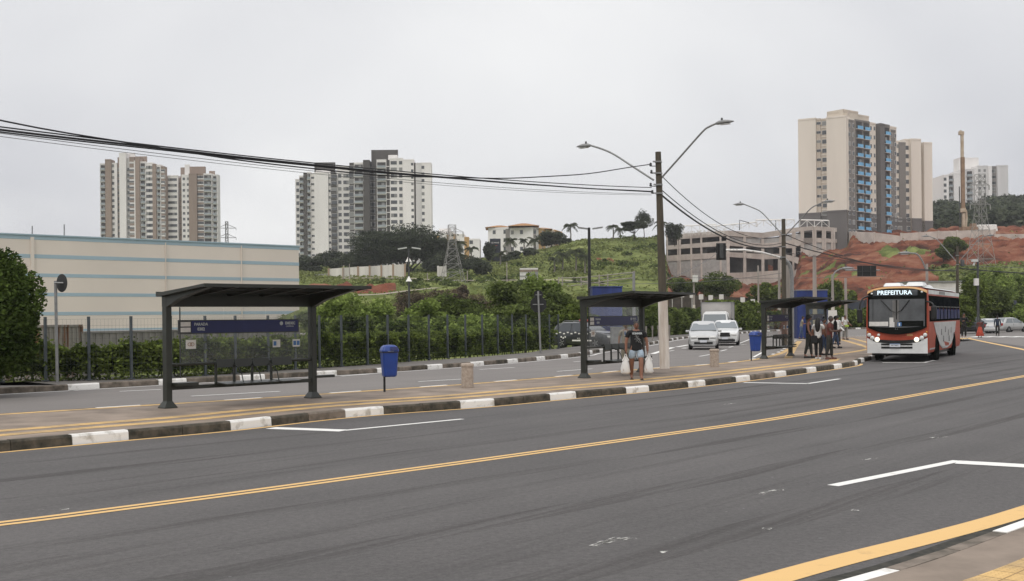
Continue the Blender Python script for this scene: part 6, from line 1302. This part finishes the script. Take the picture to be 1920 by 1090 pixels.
# parked cars at the right
def road_at(x, D): p = at(x, 600, D); return (p.x, D, 0)
PKP = [(0, .55), (.08, .82), (.4, .95), (1.2, 1.05), (1.35, 1.10), (2.0, 1.60), (2.3, 1.66), (3.2, 1.66), (3.55, 1.15), (3.6, 1.06), (5.0, 1.06), (5.05, .6)]
P_ = road_at(1862, 112); car('pickup_truck', 'black pickup parked side-on behind the bus with a pale front', 'pickup', P_, R(98), 5.05, 1.85, 1.66, PKP, (1.3, 2.0, 3.2, 3.55), M_blackp, (.95, 4.1), M_vg, .36)
SEDP = [(0, .5), (.08, .72), (.5, .86), (1.1, .93), (1.2, .96), (1.95, 1.38), (2.3, 1.44), (3.1, 1.42), (3.75, 1.05), (4.25, 1.02), (4.35, .7)]
P_ = road_at(1889, 111); car('sedan', 'silver sedan seen from behind, parked at the right edge', 'car', (P_[0]-.6, P_[1]+4.0, 0), R(180-14), 4.35, 1.72, 1.44, SEDP, (1.15, 1.95, 3.1, 3.75), M_sil2, (.8, 3.4), M_vg2, .31, group='silver and white cars parked at the right')
P_ = road_at(1921, 118); car('sedan', 'pale hatchback cut off by the right edge beyond the silver sedan', 'car', (P_[0]+.2, P_[1]+1, 0), R(120), 4.0, 1.7, 1.5, [(0, .5), (.1, .75), (.9, .92), (1.7, 1.42), (2.2, 1.5), (3.4, 1.46), (3.9, .95), (4.0, .6)], (.95, 1.7, 3.4, 3.9), M_silver, (.75, 3.2), M_vg2, .31, group='silver and white cars parked at the right')
# ---- the bus ----
al = math.atan2(5.27, 10.16); B0 = Vector((14.76, 47.9, 0)); WB = 2.5; LB = 11.4
c0 = B0+Vector((math.cos(al), -math.sin(al), 0))*WB/2
bus = thing('city_bus', 'red and white city bus with lit PREFEITURA destination display approaching the stops', 'bus', c0, -al)
M_red = mat('bus red', (.38, .072, .04), .5, ns=1.5, na=.12, spec=.25); M_bw = mat('bus white', (.47, .46, .45), .5, ns=1.5, na=.12, spec=.25); M_bwl = mat('bus bumper white', (.68, .68, .67), .45, ns=1.5, na=.1, spec=.3); M_mask = mat('bus black mask', (.010, .011, .010), .6, spec=0); M_org = mat('bus orange trim', (.52, .30, .12), .5)
M_bg = mat('bus windscreen', (.035, .037, .038), .07, spec=.8, ns=1.2, col2=(.07, .073, .075)); M_bs = mat('bus side glass', (.010, .012, .014), .5, spec=0); M_seat = mat('bus blue seats', (.012, .018, .10), .6, ns=3, na=.5)
def fy(x, z): return .10*(x/1.25)**2+(.0 if z < 1.3 else (z-1.3)*.05)+(.16*max(0, (z-2.75)/.4)**2)+(.0 if z > .8 else (.8-z)*.08)
def rtop(x): return 3.12-.13*(abs(x)/1.2)**3
def sect(y, off=0):        # outer section of the body shell
    pts = [(1.20, .38), (1.25, .55), (1.25, 1.5), (1.245, 2.2), (1.21, 2.78), (1.12, 2.98), (.9, 3.08), (.4, 3.13), (0, 3.14)]
    return pts+[(-x, z) for x, z in pts[::-1][1:]]
mb = MB(); ysb = [.0, .12, .35, 1, 4, 8, 11, 11.25, LB]; vs = []; sc_ = sect(0); n = len(sc_)
for k, y in enumerate(ysb):
    s = 1 if k > 0 else .985
    if k == len(ysb)-1: s = .97
    vs += [(x*s, y+(fy(x, z) if k < 2 else 0), z if z > .6 else z) for x, z in sc_]
mb.add(vs, [(i*n+j, (i+1)*n+j, (i+1)*n+(j+1) % n, i*n+(j+1) % n) for i in range(len(ysb)-1) for j in range(n)], 0, True)
mb.add([(0, .0, 1.7)]+vs[:n], [(0, j+1, (j+1) % n+1) for j in range(n)], 0, True); mb.add(vs[-n:], [tuple(range(n))], 0)
o = mb.build('body', [M_red], bus); o.modifiers.new('e', 'EDGE_SPLIT').split_angle = R(45)
def fp(name, x0, x1, zlo, zhi, off, mt, nx=24, nz=10, par=None):
    mb = MB(); zl_ = zlo if callable(zlo) else (lambda x: zlo); zh = zhi if callable(zhi) else (lambda x: zhi)
    def f(u, v): x = x0+(x1-x0)*u; z = zl_(x)+(zh(x)-zl_(x))*v; return (x, fy(x, z)-off, z)
    mb.grid(f, nx, nz); 
    return mb.build(name, mt, par or bus)
fp('black_mask', -1.17, 1.17, lambda x: 1.15+.30*(abs(x)/1.2)**2.2, lambda x: rtop(x)-.07-.10*(abs(x)/1.2)**4, .03, M_mask, 30, 14)
fp('orange_trim', -1.19, 1.19, lambda x: rtop(x)-.07-.10*(abs(x)/1.2)**4, lambda x: rtop(x)+.0-.06*(abs(x)/1.2)**4, .035, M_org, 30, 2)
wsn = fp('windscreen', -1.1, 1.1, lambda x: 1.42+.06*(abs(x)/1.1)**2, lambda x: 2.60, .045, M_bg, 24, 12)
fp('dark_band', .12, 1.05, 1.47, 1.70, .052, M_mask, 8, 3, wsn)
mb = MB(); mb.box((0, fy(0, 2)-.05, 2.02), (.035, .02, 1.1)); mb.build('windscreen_joint', M_mask, wsn)
fp('driver_pillar', -.16, .10, 1.5, 2.55, .048, mat('bus interior grey', (.13, .125, .12), .7), 3, 4, wsn)
disp = fp('destination_display', -.95, .82, 2.74, 2.98, .045, mat('display glass', (.03, .035, .038), .2), 14, 2)
t_ = text('lettering', 'PREFEITURA', .24, emit('display light', (.62, .74, .80), .75), disp, (-.08, fy(0, 2.9)-.085, 2.862), font_bold=.006, sx=1.06)
for x, z in ((-1.0, 2.84), (.98, 2.88)): mb = MB(); mb.lathe([(.045, 0), (.03, .02), (0, .03)], n=10, M=Matrix.Translation((x, fy(x, z)-.03, z)) @ Matrix.Rotation(R(90), 4, 'X')); mb.build('marker_lamp', M_hl, bus)
fp('white_bumper', -1.2, 1.2, lambda x: .36, lambda x: .80+.20*(abs(x)/1.2)**3, .04, M_bwl, 28, 6)
fp('bumper_lip', -.95, .95, lambda x: .80+.20*(abs(x)/1.2)**3-.03, lambda x: .90+.10*(abs(x)/1.2)**2, .05, M_black, 24, 3)
for z, h_ in ((.73, .035), (.60, .04)): fp('grille_slot', -.62, .62, z-h_, z+h_, .055, M_black, 10, 1)
mb = MB(); mb.box((0-.06, -.09, .695), (.42, .02, .14)); pl = mb.build('number_plate', M_plate, bus); text('lettering', 'FKT3B52', .075, M_pt, pl, (-.06, -.104, .69)); mb = MB(); mb.box((-.06, -.102, .752), (.42, .006, .02)); mb.build('plate_band', M_tb, pl)
def lamp(name, x, z, r, mt):
    mb = MB(); mb.lathe([(r*1.18, 0), (r*1.18, .03), (r, .045), (r*.6, .06), (0, .065)], n=18, M=Matrix.Translation((x, fy(x, z)-.03, z)) @ Matrix.Rotation(R(90), 4, 'X')); mb.build(name, mt, bus)
for s in (-1, 1):
    lamp('headlight', s*.78, .93, .085, emit('lit headlight', (1, .93, .80), .8)); lamp('headlight', s*.98, 1.0, .075, M_hl); lamp('headlight', s*1.11, 1.12, .07, M_hl)
    lamp('indicator', s*1.17, 1.24, .025, mat('indicator amber', (.6, .3, .05), .4))
lamp('badge', -.72, 1.12, .05, M_hl); text('lettering', '6026', .12, mat('gold digits', (.5, .36, .16), .5), bus, (.52, fy(.5, 1.1)-.045, 1.12))
text('lettering', '=  =', .06, M_bwl, bus, (0, fy(0, 1.35)-.05, 1.36))
for s, x1 in ((-1, -.62), (1, .52)):
    mb = MB(); mb.tube([(x1-.05*0, fy(0, 2.55)-.09, 2.56), (x1*.35, fy(0, 2.1)-.10, 2.12)], .022, 5); mb.tube([(x1*.35, fy(0, 2.1)-.10, 2.12), (x1*.05-.0, fy(0, 2.0)-.1, 2.05)], .014, 5); mb.build('wiper', M_black, bus)
for x, z, w, h_ in ((-.72, 1.58, .78, .18), (-.20, 1.66, .16, .36), (-.18, 1.55, .2, .2)):
    fp('paper_notice', x-w/2, x+w/2, z-h_/2, z+h_/2, .056, M_paper, 3, 1, wsn)
fp('wheelchair_sign', .04, .20, 1.48, 1.64, .058, M_tb, 2, 1, wsn); fp('wheelchair_figure', .09, .14, 1.50, 1.61, .062, M_kw, 1, 1, wsn)
# mirrors on bowed arms
for s, zz in ((-1, 0), (1, 0)):
    P = [(s*1.12, .05, 2.75), (s*1.33, -.20, 2.62), (s*1.42, -.30, 2.35), (s*1.42, -.30, 2.1)] if s < 0 else [(s*1.15, .1, 2.5), (s*1.40, .0, 2.4), (s*1.46, -.02, 2.2)]
    mb = MB(); mb.tube(smooth([Vector(p) for p in P], 4), .035, 6); a_ = mb.build('mirror_arm', M_black, bus)
    mb = MB(); mb.box((P[-1][0], P[-1][1], P[-1][2]-.18), (.22, .14, .58)); mb.build('mirror', M_black, a_, .06, 3)
# sides
for s in (-1, 1):
    def sx_(z): return s*(float(np.interp(z, [.38, .55, 1.5, 2.2, 2.78], [1.20, 1.25, 1.25, 1.245, 1.21]))+.012)
    def sidep(name, P, mt, off=0, par=bus):
        mb = MB(); vs = [(sx_(z)+s*off, y, z) for y, z in P]; mb.add(vs+[(x-s*.03, y, z) for x, y, z in vs], [tuple(range(len(P)))[::(1 if s < 0 else -1)]]+[(i, (i+1) % len(P), len(P)+(i+1) % len(P), len(P)+i) for i in range(len(P))]); return mb.build(name, mt, par)
    sidep('window_band', [(.30, 1.66), (LB-.25, 1.66), (LB-.25, 2.74), (.30, 2.74)], M_mask)
    for k in range(8):
        y0 = 1.05+k*1.27; y1 = y0+1.12
        if y1 > LB-.3: break
        w = sidep('side_window', [(y0, 1.74), (y1, 1.74), (y1, 2.66), (y0, 2.66)], M_bs, .012)
        sidep('window_rail', [(y0, 2.26), (y1, 2.26), (y1, 2.30), (y0, 2.30)], M_dgrey, .02, w)
        for dy in (.12, .62): sidep('seat_back', [(y0+dy, 1.75), (y0+dy+.40, 1.75), (y0+dy+.38, 2.14), (y0+dy+.05, 2.2)], M_seat, .016, w)
    sidep('white_shield', [(1.45, 1.62), (9.4, 1.62), (9.0, 1.2), (7.6, .62), (6.2, .44), (4.6, .44), (3.4, .62), (2.1, 1.2)], M_bw, .012)
    for y, z in ((3.9, 1.05), (5.2, 1.15), (6.3, 1.0), (7.3, 1.1), (4.6, .75), (6.6, .72)): sidep('livery_mark', [(y, z), (y+.14, z), (y+.14, z+.26), (y, z+.26)], M_grey, .026)
    sidep('roof_cove', [(.5, 2.80), (LB-.2, 2.80), (LB-.2, 2.97), (.5, 2.97)], M_bwl, .0)
    sidep('vent_grille', [(3.6, 2.83), (5.6, 2.83), (5.6, 2.95), (3.6, 2.95)], M_grey, .012)
    for yy in (2.55, 8.6):
        mb = MB(); M = Matrix.Translation((s*1.20, yy, .5)) @ Matrix.Rotation(R(90), 4, 'Y'); mb.lathe([(.60, -.05), (.60, .072)], n=28, M=M); mb.build('wheel_arch', M_mask, bus); wheel(bus, s*1.12, yy, .49, .28, s, M_grey)
    sidep('reflector_strip', [(.3, .50), (1.8, .50), (1.8, .56), (.3, .56)], M_bw, .01)
mb = MB(); mb.box((0, 5.8, .36), (2.2, 10.4, .22)); mb.build('underbody', M_black, bus)
mb = MB(); mb.grid(lambda u, v: ((u-.5)*2.3, .5+v*(LB-.9), 3.135-.10*abs(2*u-1)**4+.008), 10, 3); mb.build('roof', M_bwl, bus)
for y, x, h_ in ((1.2, -.35, .16), (1.3, .55, .18), (5.5, 0, .16)):
    mb = MB(); mb.box((x, y+.5, 3.14+h_/2), (.75 if y < 5 else 1.2, 1.2 if y < 5 else 2.2, h_), tp=.8); mb.build('roof_hatch', M_bwl, bus, .05)
for s in (-1, 1): mb = MB(); mb.box((s*1.0, LB+.01, 1.1), (.22, .04, .5)); mb.build('tail_light', M_tail, bus)
mb = MB(); mb.box((0, LB+.01, 2.2), (2.0, .03, .9)); mb.build('rear_window', M_vg, bus)
# ================= PEOPLE =================
def skinmesh(name, J, Ed, mt, parent, sub=1, rootv=0, extra=None):
    """J: {key: (point, rx, ry)}; Ed: list of (key, key). Grown with the Skin modifier and baked to one mesh."""
    ks = list(J); me = bpy.data.meshes.new(name); me.from_pydata([J[k][0] for k in ks], [(ks.index(a), ks.index(b)) for a, b in Ed], [])
    o = bpy.data.objects.new(name, me); SC.collection.objects.link(o); m = o.modifiers.new('s', 'SKIN'); m.use_smooth_shade = True; m.branch_smoothing = .3
    if not me.skin_vertices: bpy.context.view_layer.update()
    for i, k in enumerate(ks): me.skin_vertices[0].data[i].radius = J[k][1:3]; me.skin_vertices[0].data[i].use_root = (i == rootv)
    sb = o.modifiers.new('d', 'SUBSURF'); sb.levels = sub; sb.render_levels = sub
    m2 = bpy.data.meshes.new_from_object(o.evaluated_get(bpy.context.evaluated_depsgraph_get())); bpy.data.objects.remove(o)
    mb = MB(); mb.v = [tuple(v.co) for v in m2.vertices]; mb.f = [list(p.vertices) for p in m2.polygons]; mb.m = [0]*len(mb.f); mb.s = [True]*len(mb.f)
    if extra: extra(mb)
    return mb.build(name, mt, parent)
M_hair = mat('black hair', (.010, .009, .008), .6, ns=30, na=.3); M_hairg = mat('greying hair', (.05, .042, .038), .7, ns=30, na=.4); M_eye = mat('eye dark', (.02, .015, .012), .3); M_lip = mat('lips', (.16, .06, .05), .5)
def skin(n, c): return mat('skin '+n, c, .55, ns=9, na=.12)
SK1, SK2, SK3 = skin('brown', (.22, .105, .068)), skin('dark', (.085, .045, .032)), skin('light brown', (.27, .15, .10))
def cloth(n, c): return mat('cloth '+n, c, .9, ns=7, na=.28, bump=.3, detail=4)
def person(label, loc, rz, Ht, sk, top, bot, hair='short', hairm=None, sleeve='short', legs='long', shoes=None, step=.0, armL=(.06, .05, .0), armR=(.06, .05, 0), lean=0, bulk=1, skirt=False, group=None, head_turn=0, hands=True, cap=False, seat=0):
    """faces -Y. arm = (outward, elbow bend forward, shoulder swing forward)"""
    t = thing('person', label, 'person', loc, rz, group); k = Ht/1.70; b = bulk*k
    hip, sh, nk, hd = .93*k, 1.40*k, 1.47*k, 1.60*k; hw, sw = .095*b, .185*b; ly = -lean*k
    def sp(z): return ly*max(0, (z-hip)/(hd-hip))
    J = {'pel': ((0, 0, hip), .14*b, .105*b), 'wai': ((0, sp(1.12*k), 1.12*k), .125*b, .095*b), 'che': ((0, sp(1.30*k), 1.29*k), .145*b, .10*b), 'nek': ((0, sp(sh), 1.415*k), .065*b, .06*b), 'nk2': ((0, sp(nk)-.01*k, nk+.035*k), .052*k, .052*k)}
    E_ = [('pel', 'wai'), ('wai', 'che'), ('che', 'nek'), ('nek', 'nk2')]; A = {}
    for s, nm, ar in ((-1, 'L', armL), (1, 'R', armR)):
        f = step*s
        J['h'+nm] = ((s*hw, 0, hip-.06*k), .088*b, .088*b); J['k'+nm] = ((s*hw*1.05, -f*.55-abs(step)*.1, .50*k), .058*b, .06*b); J['a'+nm] = ((s*hw*.95, -f+(.05 if f < 0 else 0), (.09 if f >= 0 else .11)*k), .038*b, .042*b)
        J['t'+nm] = ((s*hw*1.05, -f-(.11)*k, .035*k), .036*k, .03*k)
        E_ += [('pel', 'h'+nm), ('h'+nm, 'k'+nm), ('k'+nm, 'a'+nm), ('a'+nm, 't'+nm)]
        S = Vector((s*sw, sp(sh), sh-.01*k)); up, fo = .285*k, .25*k; th = ar[2]; d1_ = Vector((s*ar[0]/.28, -math.sin(th), -math.cos(th))).normalized(); el = S+d1_*up
        th2 = th+ar[1]*3; d2_ = Vector((s*ar[0]*.4, -math.sin(th2), -math.cos(th2))).normalized(); wr = el+d2_*fo; A[nm] = (S, el, wr, d2_)
        J['s'+nm] = (tuple(S), .058*b, .055*b); J['e'+nm] = (tuple(el), .041*b, .041*b); J['w'+nm] = (tuple(wr), .027*b, .030*b); pm = wr+d2_*.055*k; J['p'+nm] = (tuple(pm), .018*k, .036*k)
        E_ += [('nek', 's'+nm), ('s'+nm, 'e'+nm), ('e'+nm, 'w'+nm), ('w'+nm, 'p'+nm)]
    hc = Vector((0, sp(hd)-.015*k, hd)); HM = Matrix.Translation(hc) @ Matrix.Rotation(head_turn, 4, 'Z')
    def ex(mb):
        vs = []; nu, nv = 16, 12
        for j in range(nv+1):
            ph = math.pi*j/nv
            for i in range(nu):
                a = 2*math.pi*i/nu; x, y, z = math.sin(ph)*math.cos(a), math.sin(ph)*math.sin(a), math.cos(ph)
                w = .076*(1-.22*max(0, -z)**1.5); vs.append(HM @ Vector((x*w*k, y*.095*k*(1-.1*max(0, -z)), z*.118*k)))
        mb.add(vs, [(j*nu+i, j*nu+(i+1) % nu, (j+1)*nu+(i+1) % nu, (j+1)*nu+i) for j in range(nv) for i in range(nu)], 0, True)
        mb.add([HM @ Vector(v)*1 for v in ((-.014*k, -.092*k, -.03*k), (.014*k, -.092*k, -.03*k), (0, -.118*k, -.026*k), (0, -.09*k, .015*k))], [(0, 1, 2), (1, 3, 2), (3, 0, 2)], 0, True)
        for s in (-1, 1):
            mb.lathe([(.0, -.012*k), (.024*k, 0), (0, .012*k)], n=8, M=HM @ Matrix.Translation((s*.078*k, .008*k, -.01*k)) @ Matrix.Rotation(R(90), 4, 'Y') @ Matrix.Scale(1.2, 4, (1, 0, 0)))
            mb.box((s*.028*k, -.090*k, .008*k), (.024*k, .012*k, .012*k), 1, M=HM); mb.box((s*.028*k, -.091*k, .028*k), (.032*k, .01*k, .006*k), 1, M=HM)
        mb.box((0, -.086*k, -.058*k), (.042*k, .012*k, .014*k), 2, M=HM)
        if hands:
            for nm, s in (('L', -1), ('R', 1)):
                S, el, wr, d = A[nm]; p0 = wr+d*.085*k; sd = Vector((0, 1, 0))-d*d.y; sd.normalize(); inn = d.cross(sd)
                inn = inn if inn.x*s < 0 else -inn
                for q, ln in zip((-1.5, -.5, .5, 1.5), (.062, .074, .07, .055)):
                    r0 = p0+sd*q*.017*k; mb.tube([r0-d*.03*k, r0, r0+d*ln*.5*k+inn*.006*k, r0+d*ln*.85*k+inn*.024*k], [.009*k, .009*k, .0085*k, .006*k], 6)
                mb.tube([wr+d*.03*k-sd*.02*k, wr+d*.055*k-sd*.040*k+inn*.01*k, wr+d*.095*k-sd*.045*k+inn*.02*k], [.011*k, .010*k, .007*k], 6)
    skinmesh('body', J, E_, [sk, M_eye, M_lip], t, 1, 0, ex)
    g_ = 1.16
    JT = {n: (J[n][0], J[n][1]*g_+.008, J[n][2]*g_+.008) for n in ('wai', 'che')}; JT['hem'] = ((0, 0, hip-.10*k), .165*b, .135*b); JT['hm2'] = ((0, 0, hip), .168*b, .132*b); JT['col'] = ((0, sp(sh), 1.40*k), .085*b, .075*b)
    ET = [('hem', 'hm2'), ('hm2', 'wai'), ('wai', 'che'), ('che', 'col')]
    for nm in 'LR':
        if sleeve == 'none': continue
        S, el, wr, d = A[nm]; JT['s'+nm] = (tuple(S), .070*b, .068*b); ET += [('col', 's'+nm)]
        if sleeve == 'short': JT['q'+nm] = (tuple(S.lerp(el, .62)), .064*b, .064*b); ET += [('s'+nm, 'q'+nm)]
        else: JT['e'+nm] = (tuple(el), .052*b, .052*b); JT['w'+nm] = (tuple(el.lerp(wr, .93)), .040*b, .040*b); ET += [('s'+nm, 'e'+nm), ('e'+nm, 'w'+nm)]
    skinmesh('top', JT, ET, top, t)
    if skirt:
        mb = MB(); mb.lathe([(.135*b, 1.02*k), (.16*b, .90*k), (.22*b, .6*k), (.34*b, .16*k), (.33*b, .15*k)], n=20, sy=.8); mb.build('skirt', bot, t)
    else:
        JB = {'pel': ((0, 0, hip+.03*k), .155*b, .122*b), 'bel': ((0, 0, hip+.12*k), .135*b, .105*b)}; EB = [('pel', 'bel')]
        for nm in 'LR':
            hp_, kn, an = (Vector(J[c+nm][0]) for c in 'hka'); JB['h'+nm] = (tuple(hp_), .100*b, .100*b); EB += [('pel', 'h'+nm)]
            if legs == 'shorts': JB['m'+nm] = (tuple(hp_.lerp(kn, .72)), .092*b, .092*b); EB += [('h'+nm, 'm'+nm)]
            else: JB['k'+nm] = (tuple(kn), .074*b, .076*b); JB['a'+nm] = (tuple(kn.lerp(an, .93)), .056*b, .060*b); EB += [('h'+nm, 'k'+nm), ('k'+nm, 'a'+nm)]
        skinmesh('shorts' if legs == 'shorts' else 'trousers', JB, EB, bot, t)
    for nm in 'LR':
        a, b_ = Vector(J['a'+nm][0]), Vector(J['t'+nm][0]); sm = shoes or M_black; mb = MB(); c = (a+b_)/2; c.z = .03*k; h_ = .035 if shoes == 'flip' else .075
        mb.box((c.x, c.y-.015*k, (.012 if shoes == 'flip' else .038)*k), (.088*k, .255*k, (.02 if shoes == 'flip' else .075)*k), tp=.9); mb.build('sandal' if shoes == 'flip' else 'shoe', M_black if shoes == 'flip' else sm, t, .012)
    hm = hairm or M_hair; mb = MB()
    def cap_(z0, gx, gy, gz, back=0):
        vs = []; nu, nv = 16, 7
        for j in range(nv+1):
            for i in range(nu):
                a = 2*math.pi*i/nu; fr = max(0, -math.sin(a)); end = math.acos(max(-1, min(1, (z0 if fr < .3 else z0+.75*fr)-back*0))); ph = end*j/nv
                vs.append(HM @ Vector((math.sin(ph)*math.cos(a)*gx*k, math.sin(ph)*math.sin(a)*gy*k+.006*k, math.cos(ph)*gz*k+.004)))
        mb.add(vs, [(j*nu+i, j*nu+(i+1) % nu, (j+1)*nu+(i+1) % nu, (j+1)*nu+i) for j in range(nv) for i in range(nu)], 0, True)
    if hair == 'afro': cap_(-.45, .115, .13, .15)
    else: cap_(-.25, .084, .104, .128)
    if hair == 'long':
        mb.tube([HM @ Vector((0, .05*k, .06*k)), HM @ Vector((0, .085*k, -.05*k)), HM @ Vector((0, .095*k, -.22*k)), HM @ Vector((0, .09*k, -.40*k)), HM @ Vector((0, .085*k, -.5*k))], [.085*k, .105*k, .12*k, .09*k, .03*k], 12)
    mb.build('hair', hm, t)
    if cap:
        mb = MB(); mb.lathe([(.092*k, 0), (.098*k, .03*k), (.085*k, .075*k), (.04*k, .10*k), (0, .104*k)], (0, 0, .03*k), 16, M=HM); mb.box((0, -.12*k, .04*k), (.13*k, .12*k, .015*k), M=HM); mb.build('cap', M_black, t)
    return t, A, k
C_blk = cloth('black', (.012, .012, .013)); C_den = cloth('pale denim', (.34, .42, .50)); C_jn = cloth('blue jeans', (.06, .09, .16)); C_mar = cloth('maroon', (.12, .035, .028)); C_dk = cloth('dark olive', (.03, .03, .026)); C_wh = cloth('white', (.58, .57, .55)); C_kh = cloth('khaki', (.24, .22, .17)); C_lb = cloth('pale blue', (.40, .47, .53)); C_gy = cloth('grey', (.20, .20, .19)); C_red = cloth('red', (.42, .07, .04))
PZ0 = lambda x, y: g(x, y, PZ)
# walking woman with carrier bags
p, A, k = person('person walking in black printed T-shirt and pale denim shorts, a white bag in each hand', PZ0(1194, 712), R(4), 1.66, SK1, C_blk, C_den, 'short', M_hairg, 'short', 'shorts', 'flip', .17, (.075, .03, .02), (.09, .03, .06), bulk=1.24)
text('shirt_print', 'SUMMER', .075, M_tx, p, (0, -.178, 1.33), font_bold=.003)
mb = MB(); mb.tube([(-.09, -.15, 1.38), (.0, -.18, 1.22), (.14, -.17, 1.02)], .008, 5); mb.build('shirt_strap', M_grey, p)
mb = MB()
for i in range(26):
    x, z = random.gauss(0, .045), 1.17+random.gauss(0, .05); mb.box((x, -.184, z), (.022, .006, .014), ry=random.random()*3)
mb.build('shirt_print', M_grey, p)
M_bag = glassmat('thin white carrier bag', (.74, .73, .71), .86, .5); M_fill = mat('bag contents', (.40, .29, .20), .7, ns=6, na=.4)
for nm, s, l in (('L', -1, 'white carrier bag hanging in the hand nearer the shelter bench'), ('R', 1, 'white carrier bag hanging in the hand nearer the white pole foot')):
    S, el, wr, d = A[nm]; hb = p.location+Matrix.Rotation(R(4), 3, 'Z') @ (wr+d*.13*k)
    t = thing('carrier_bag', l, 'bag', hb+Vector((s*.02, 0, 0)), R(4), 'carrier bags held by the walking person')
    for q in (-1, 1): mb = MB(); mb.tube([(q*.01, -.03, .03), (q*.03, -.035, -.05), (q*.085, -.02, -.17)], [.010, .014, .028], 6); mb.build('handle', M_bag, t)
    mb = MB(); vs = []; prof = [(.025, -.04), (.06, -.12), (.09, -.20), (.115, -.30), (.13, -.40), (.135, -.50), (.10, -.545), (.03, -.55)]; n = 18
    for r, z in prof:
        for j in range(n): a = 2*math.pi*j/n; rr = r*(1+.10*math.sin(a*5+z*20)+.06*math.sin(a*3-z*31)); vs.append((rr*math.cos(a), rr*.62*math.sin(a), z))
    mb.add(vs, [(i*n+j, i*n+(j+1) % n, (i+1)*n+(j+1) % n, (i+1)*n+j) for i in range(len(prof)-1) for j in range(n)]+[tuple(range((len(prof)-1)*n, len(prof)*n))], 0, True); mb.build('bag_body', M_bag, t)
    mb = MB(); mb.box((0, 0, -.40), (.18, .10, .15), rz=.3); mb.lathe([(.0, -.05), (.05, -.02), (.05, .03), (0, .06)], (.03*s, -.01, -.30), 10); mb.build('contents', M_fill, t, .02)
q = PZ0(1183, 699); person('person in black cap and tan clothes standing half hidden behind the walking woman', (q.x-.05, q.y+.9, PZ), R(-10), 1.62, SK3, C_kh, C_kh, 'short', None, 'short', 'long', None, .02, cap=True)
CR = 'people waiting on the island near the bus'
person('tall person in black sleeveless top and black trousers, leftmost of the waiting crowd', PZ0(1517, 671.5), R(65), 1.78, SK1, C_blk, C_dk, 'afro', None, 'none', 'long', None, .10, (.05, .12, .15), (.05, .12, .1), group=CR)
p, A, k = person('person with very long black hair, white top and black trousers in the crowd', PZ0(1535, 673.5), R(150), 1.68, SK1, C_wh, C_blk, 'long', None, 'short', 'long', C_wh, .05, (.06, .2, .2), (.06, .25, .2), group=CR, bulk=1.05)
mb = MB(); mb.box((.12, .05, .80), (.3, .16, .34)); mb.build('handbag', C_blk, p, .05)
person('person in jeans and patterned brown top standing behind the long-haired woman', PZ0(1546, 666), R(40), 1.62, SK1, cloth('brown print', (.22, .12, .09)), C_jn, 'short', None, 'short', 'long', None, .06, (.05, .3, .2), (.05, .2, .1), group=CR)
p, A, k = person('older person in maroon shirt and dark trousers reading a sheet of paper', PZ0(1556, 674), R(62), 1.74, SK2, C_mar, C_dk, 'short', M_hairg, 'short', 'long', mat('brown shoe', (.12, .05, .035), .5), .07, (.05, .45, .25), (.05, .48, .25), lean=.05, bulk=1.1, group=CR)
S, el, wr, d = A['R']; mb = MB(); mb.box(wr+d*.12+Vector((-.1, 0, .05)), (.3, .01, .2), rx=R(-40)); o = mb.build('paper_sheet', M_paper); o.location = p.location; o.rotation_euler = p.rotation_euler; tag(o, 'white sheet of paper held by the man in the maroon shirt', 'paper')
person('person in khaki shirt and blue jeans leaning by the blue kiosk', PZ0(1503, 636), R(75), 1.70, SK1, C_kh, C_jn, 'short', None, 'short', 'long', None, .12, (.05, .5, .3), (.05, .5, .3), lean=.12, group=CR)
person('person in dark shirt and jeans walking behind the maroon shirt', PZ0(1567, 653), R(75), 1.72, SK2, C_blk, C_jn, 'short', None, 'long', 'long', None, .16, group=CR)
person('person in white shirt seen from behind over the maroon shoulder', PZ0(1571, 646), R(200), 1.74, SK3, C_wh, C_dk, 'short', None, 'long', 'long', None, .05, group=CR)
person('person in pale blue shirt standing between the kiosk and the white board', PZ0(1545, 652), R(190), 1.70, SK3, C_lb, C_gy, 'short', None, 'long', 'long', None, .04, group=CR)
p, A, k = person('person in white shirt and grey trousers with a green bag by the thin post', PZ0(1585, 637), R(20), 1.72, SK1, C_wh, C_gy, 'short', None, 'short', 'long', None, .06, (.12, .3, .2), (.12, .3, .2), group=CR)
mb = MB(); mb.box((0, -.2, .98), (.34, .12, .16)); mb.build('waist_bag', mat('lime cloth', (.28, .38, .06), .8), p, .04)
person('person dressed all in black standing right of the bus tail', at(1808, 633, 84)*1 and Vector((at(1808, 633, 84).x, 84, PZ)), R(10), 1.80, SK1, C_blk, C_blk, 'short', None, 'long', 'long', C_wh, .03, (.05, .5, .3), (.05, .5, .3), bulk=1.1, group='people right of the bus')
person('person in dark clothes between the black pickup and the silver sedan', Vector((at(1871, 633, 100).x, 100, 0)), R(160), 1.72, SK2, cloth('navy', (.02, .03, .05)), C_dk, 'short', None, 'long', 'long', None, .05, group='people right of the bus')
person('person in maroon top and long red skirt in front of the black pickup', Vector((at(1838, 633, 93).x, 93, 0)), R(-30), 1.45, SK2, C_mar, C_red, 'short', None, 'short', 'long', None, .0, skirt=True, bulk=1.15, group='people right of the bus')
# ================= AIR =================
mb = MB(); mb.box((0, 500, 70), (2600, 1700, 160)); hz_ = mb.build('haze', [bpy.data.materials.new('haze')])
m = hz_.data.materials[0]; m.use_nodes = True; m.node_tree.nodes.clear(); pv = m.node_tree.nodes.new('ShaderNodeVolumePrincipled'); o_ = m.node_tree.nodes.new('ShaderNodeOutputMaterial')
pv.inputs['Color'].default_value = (.93, .94, .96, 1); pv.inputs['Density'].default_value = .00017; pv.inputs['Anisotropy'].default_value = .0
m.node_tree.links.new(pv.outputs[0], o_.inputs['Volume']); hz_['kind'] = 'stuff'
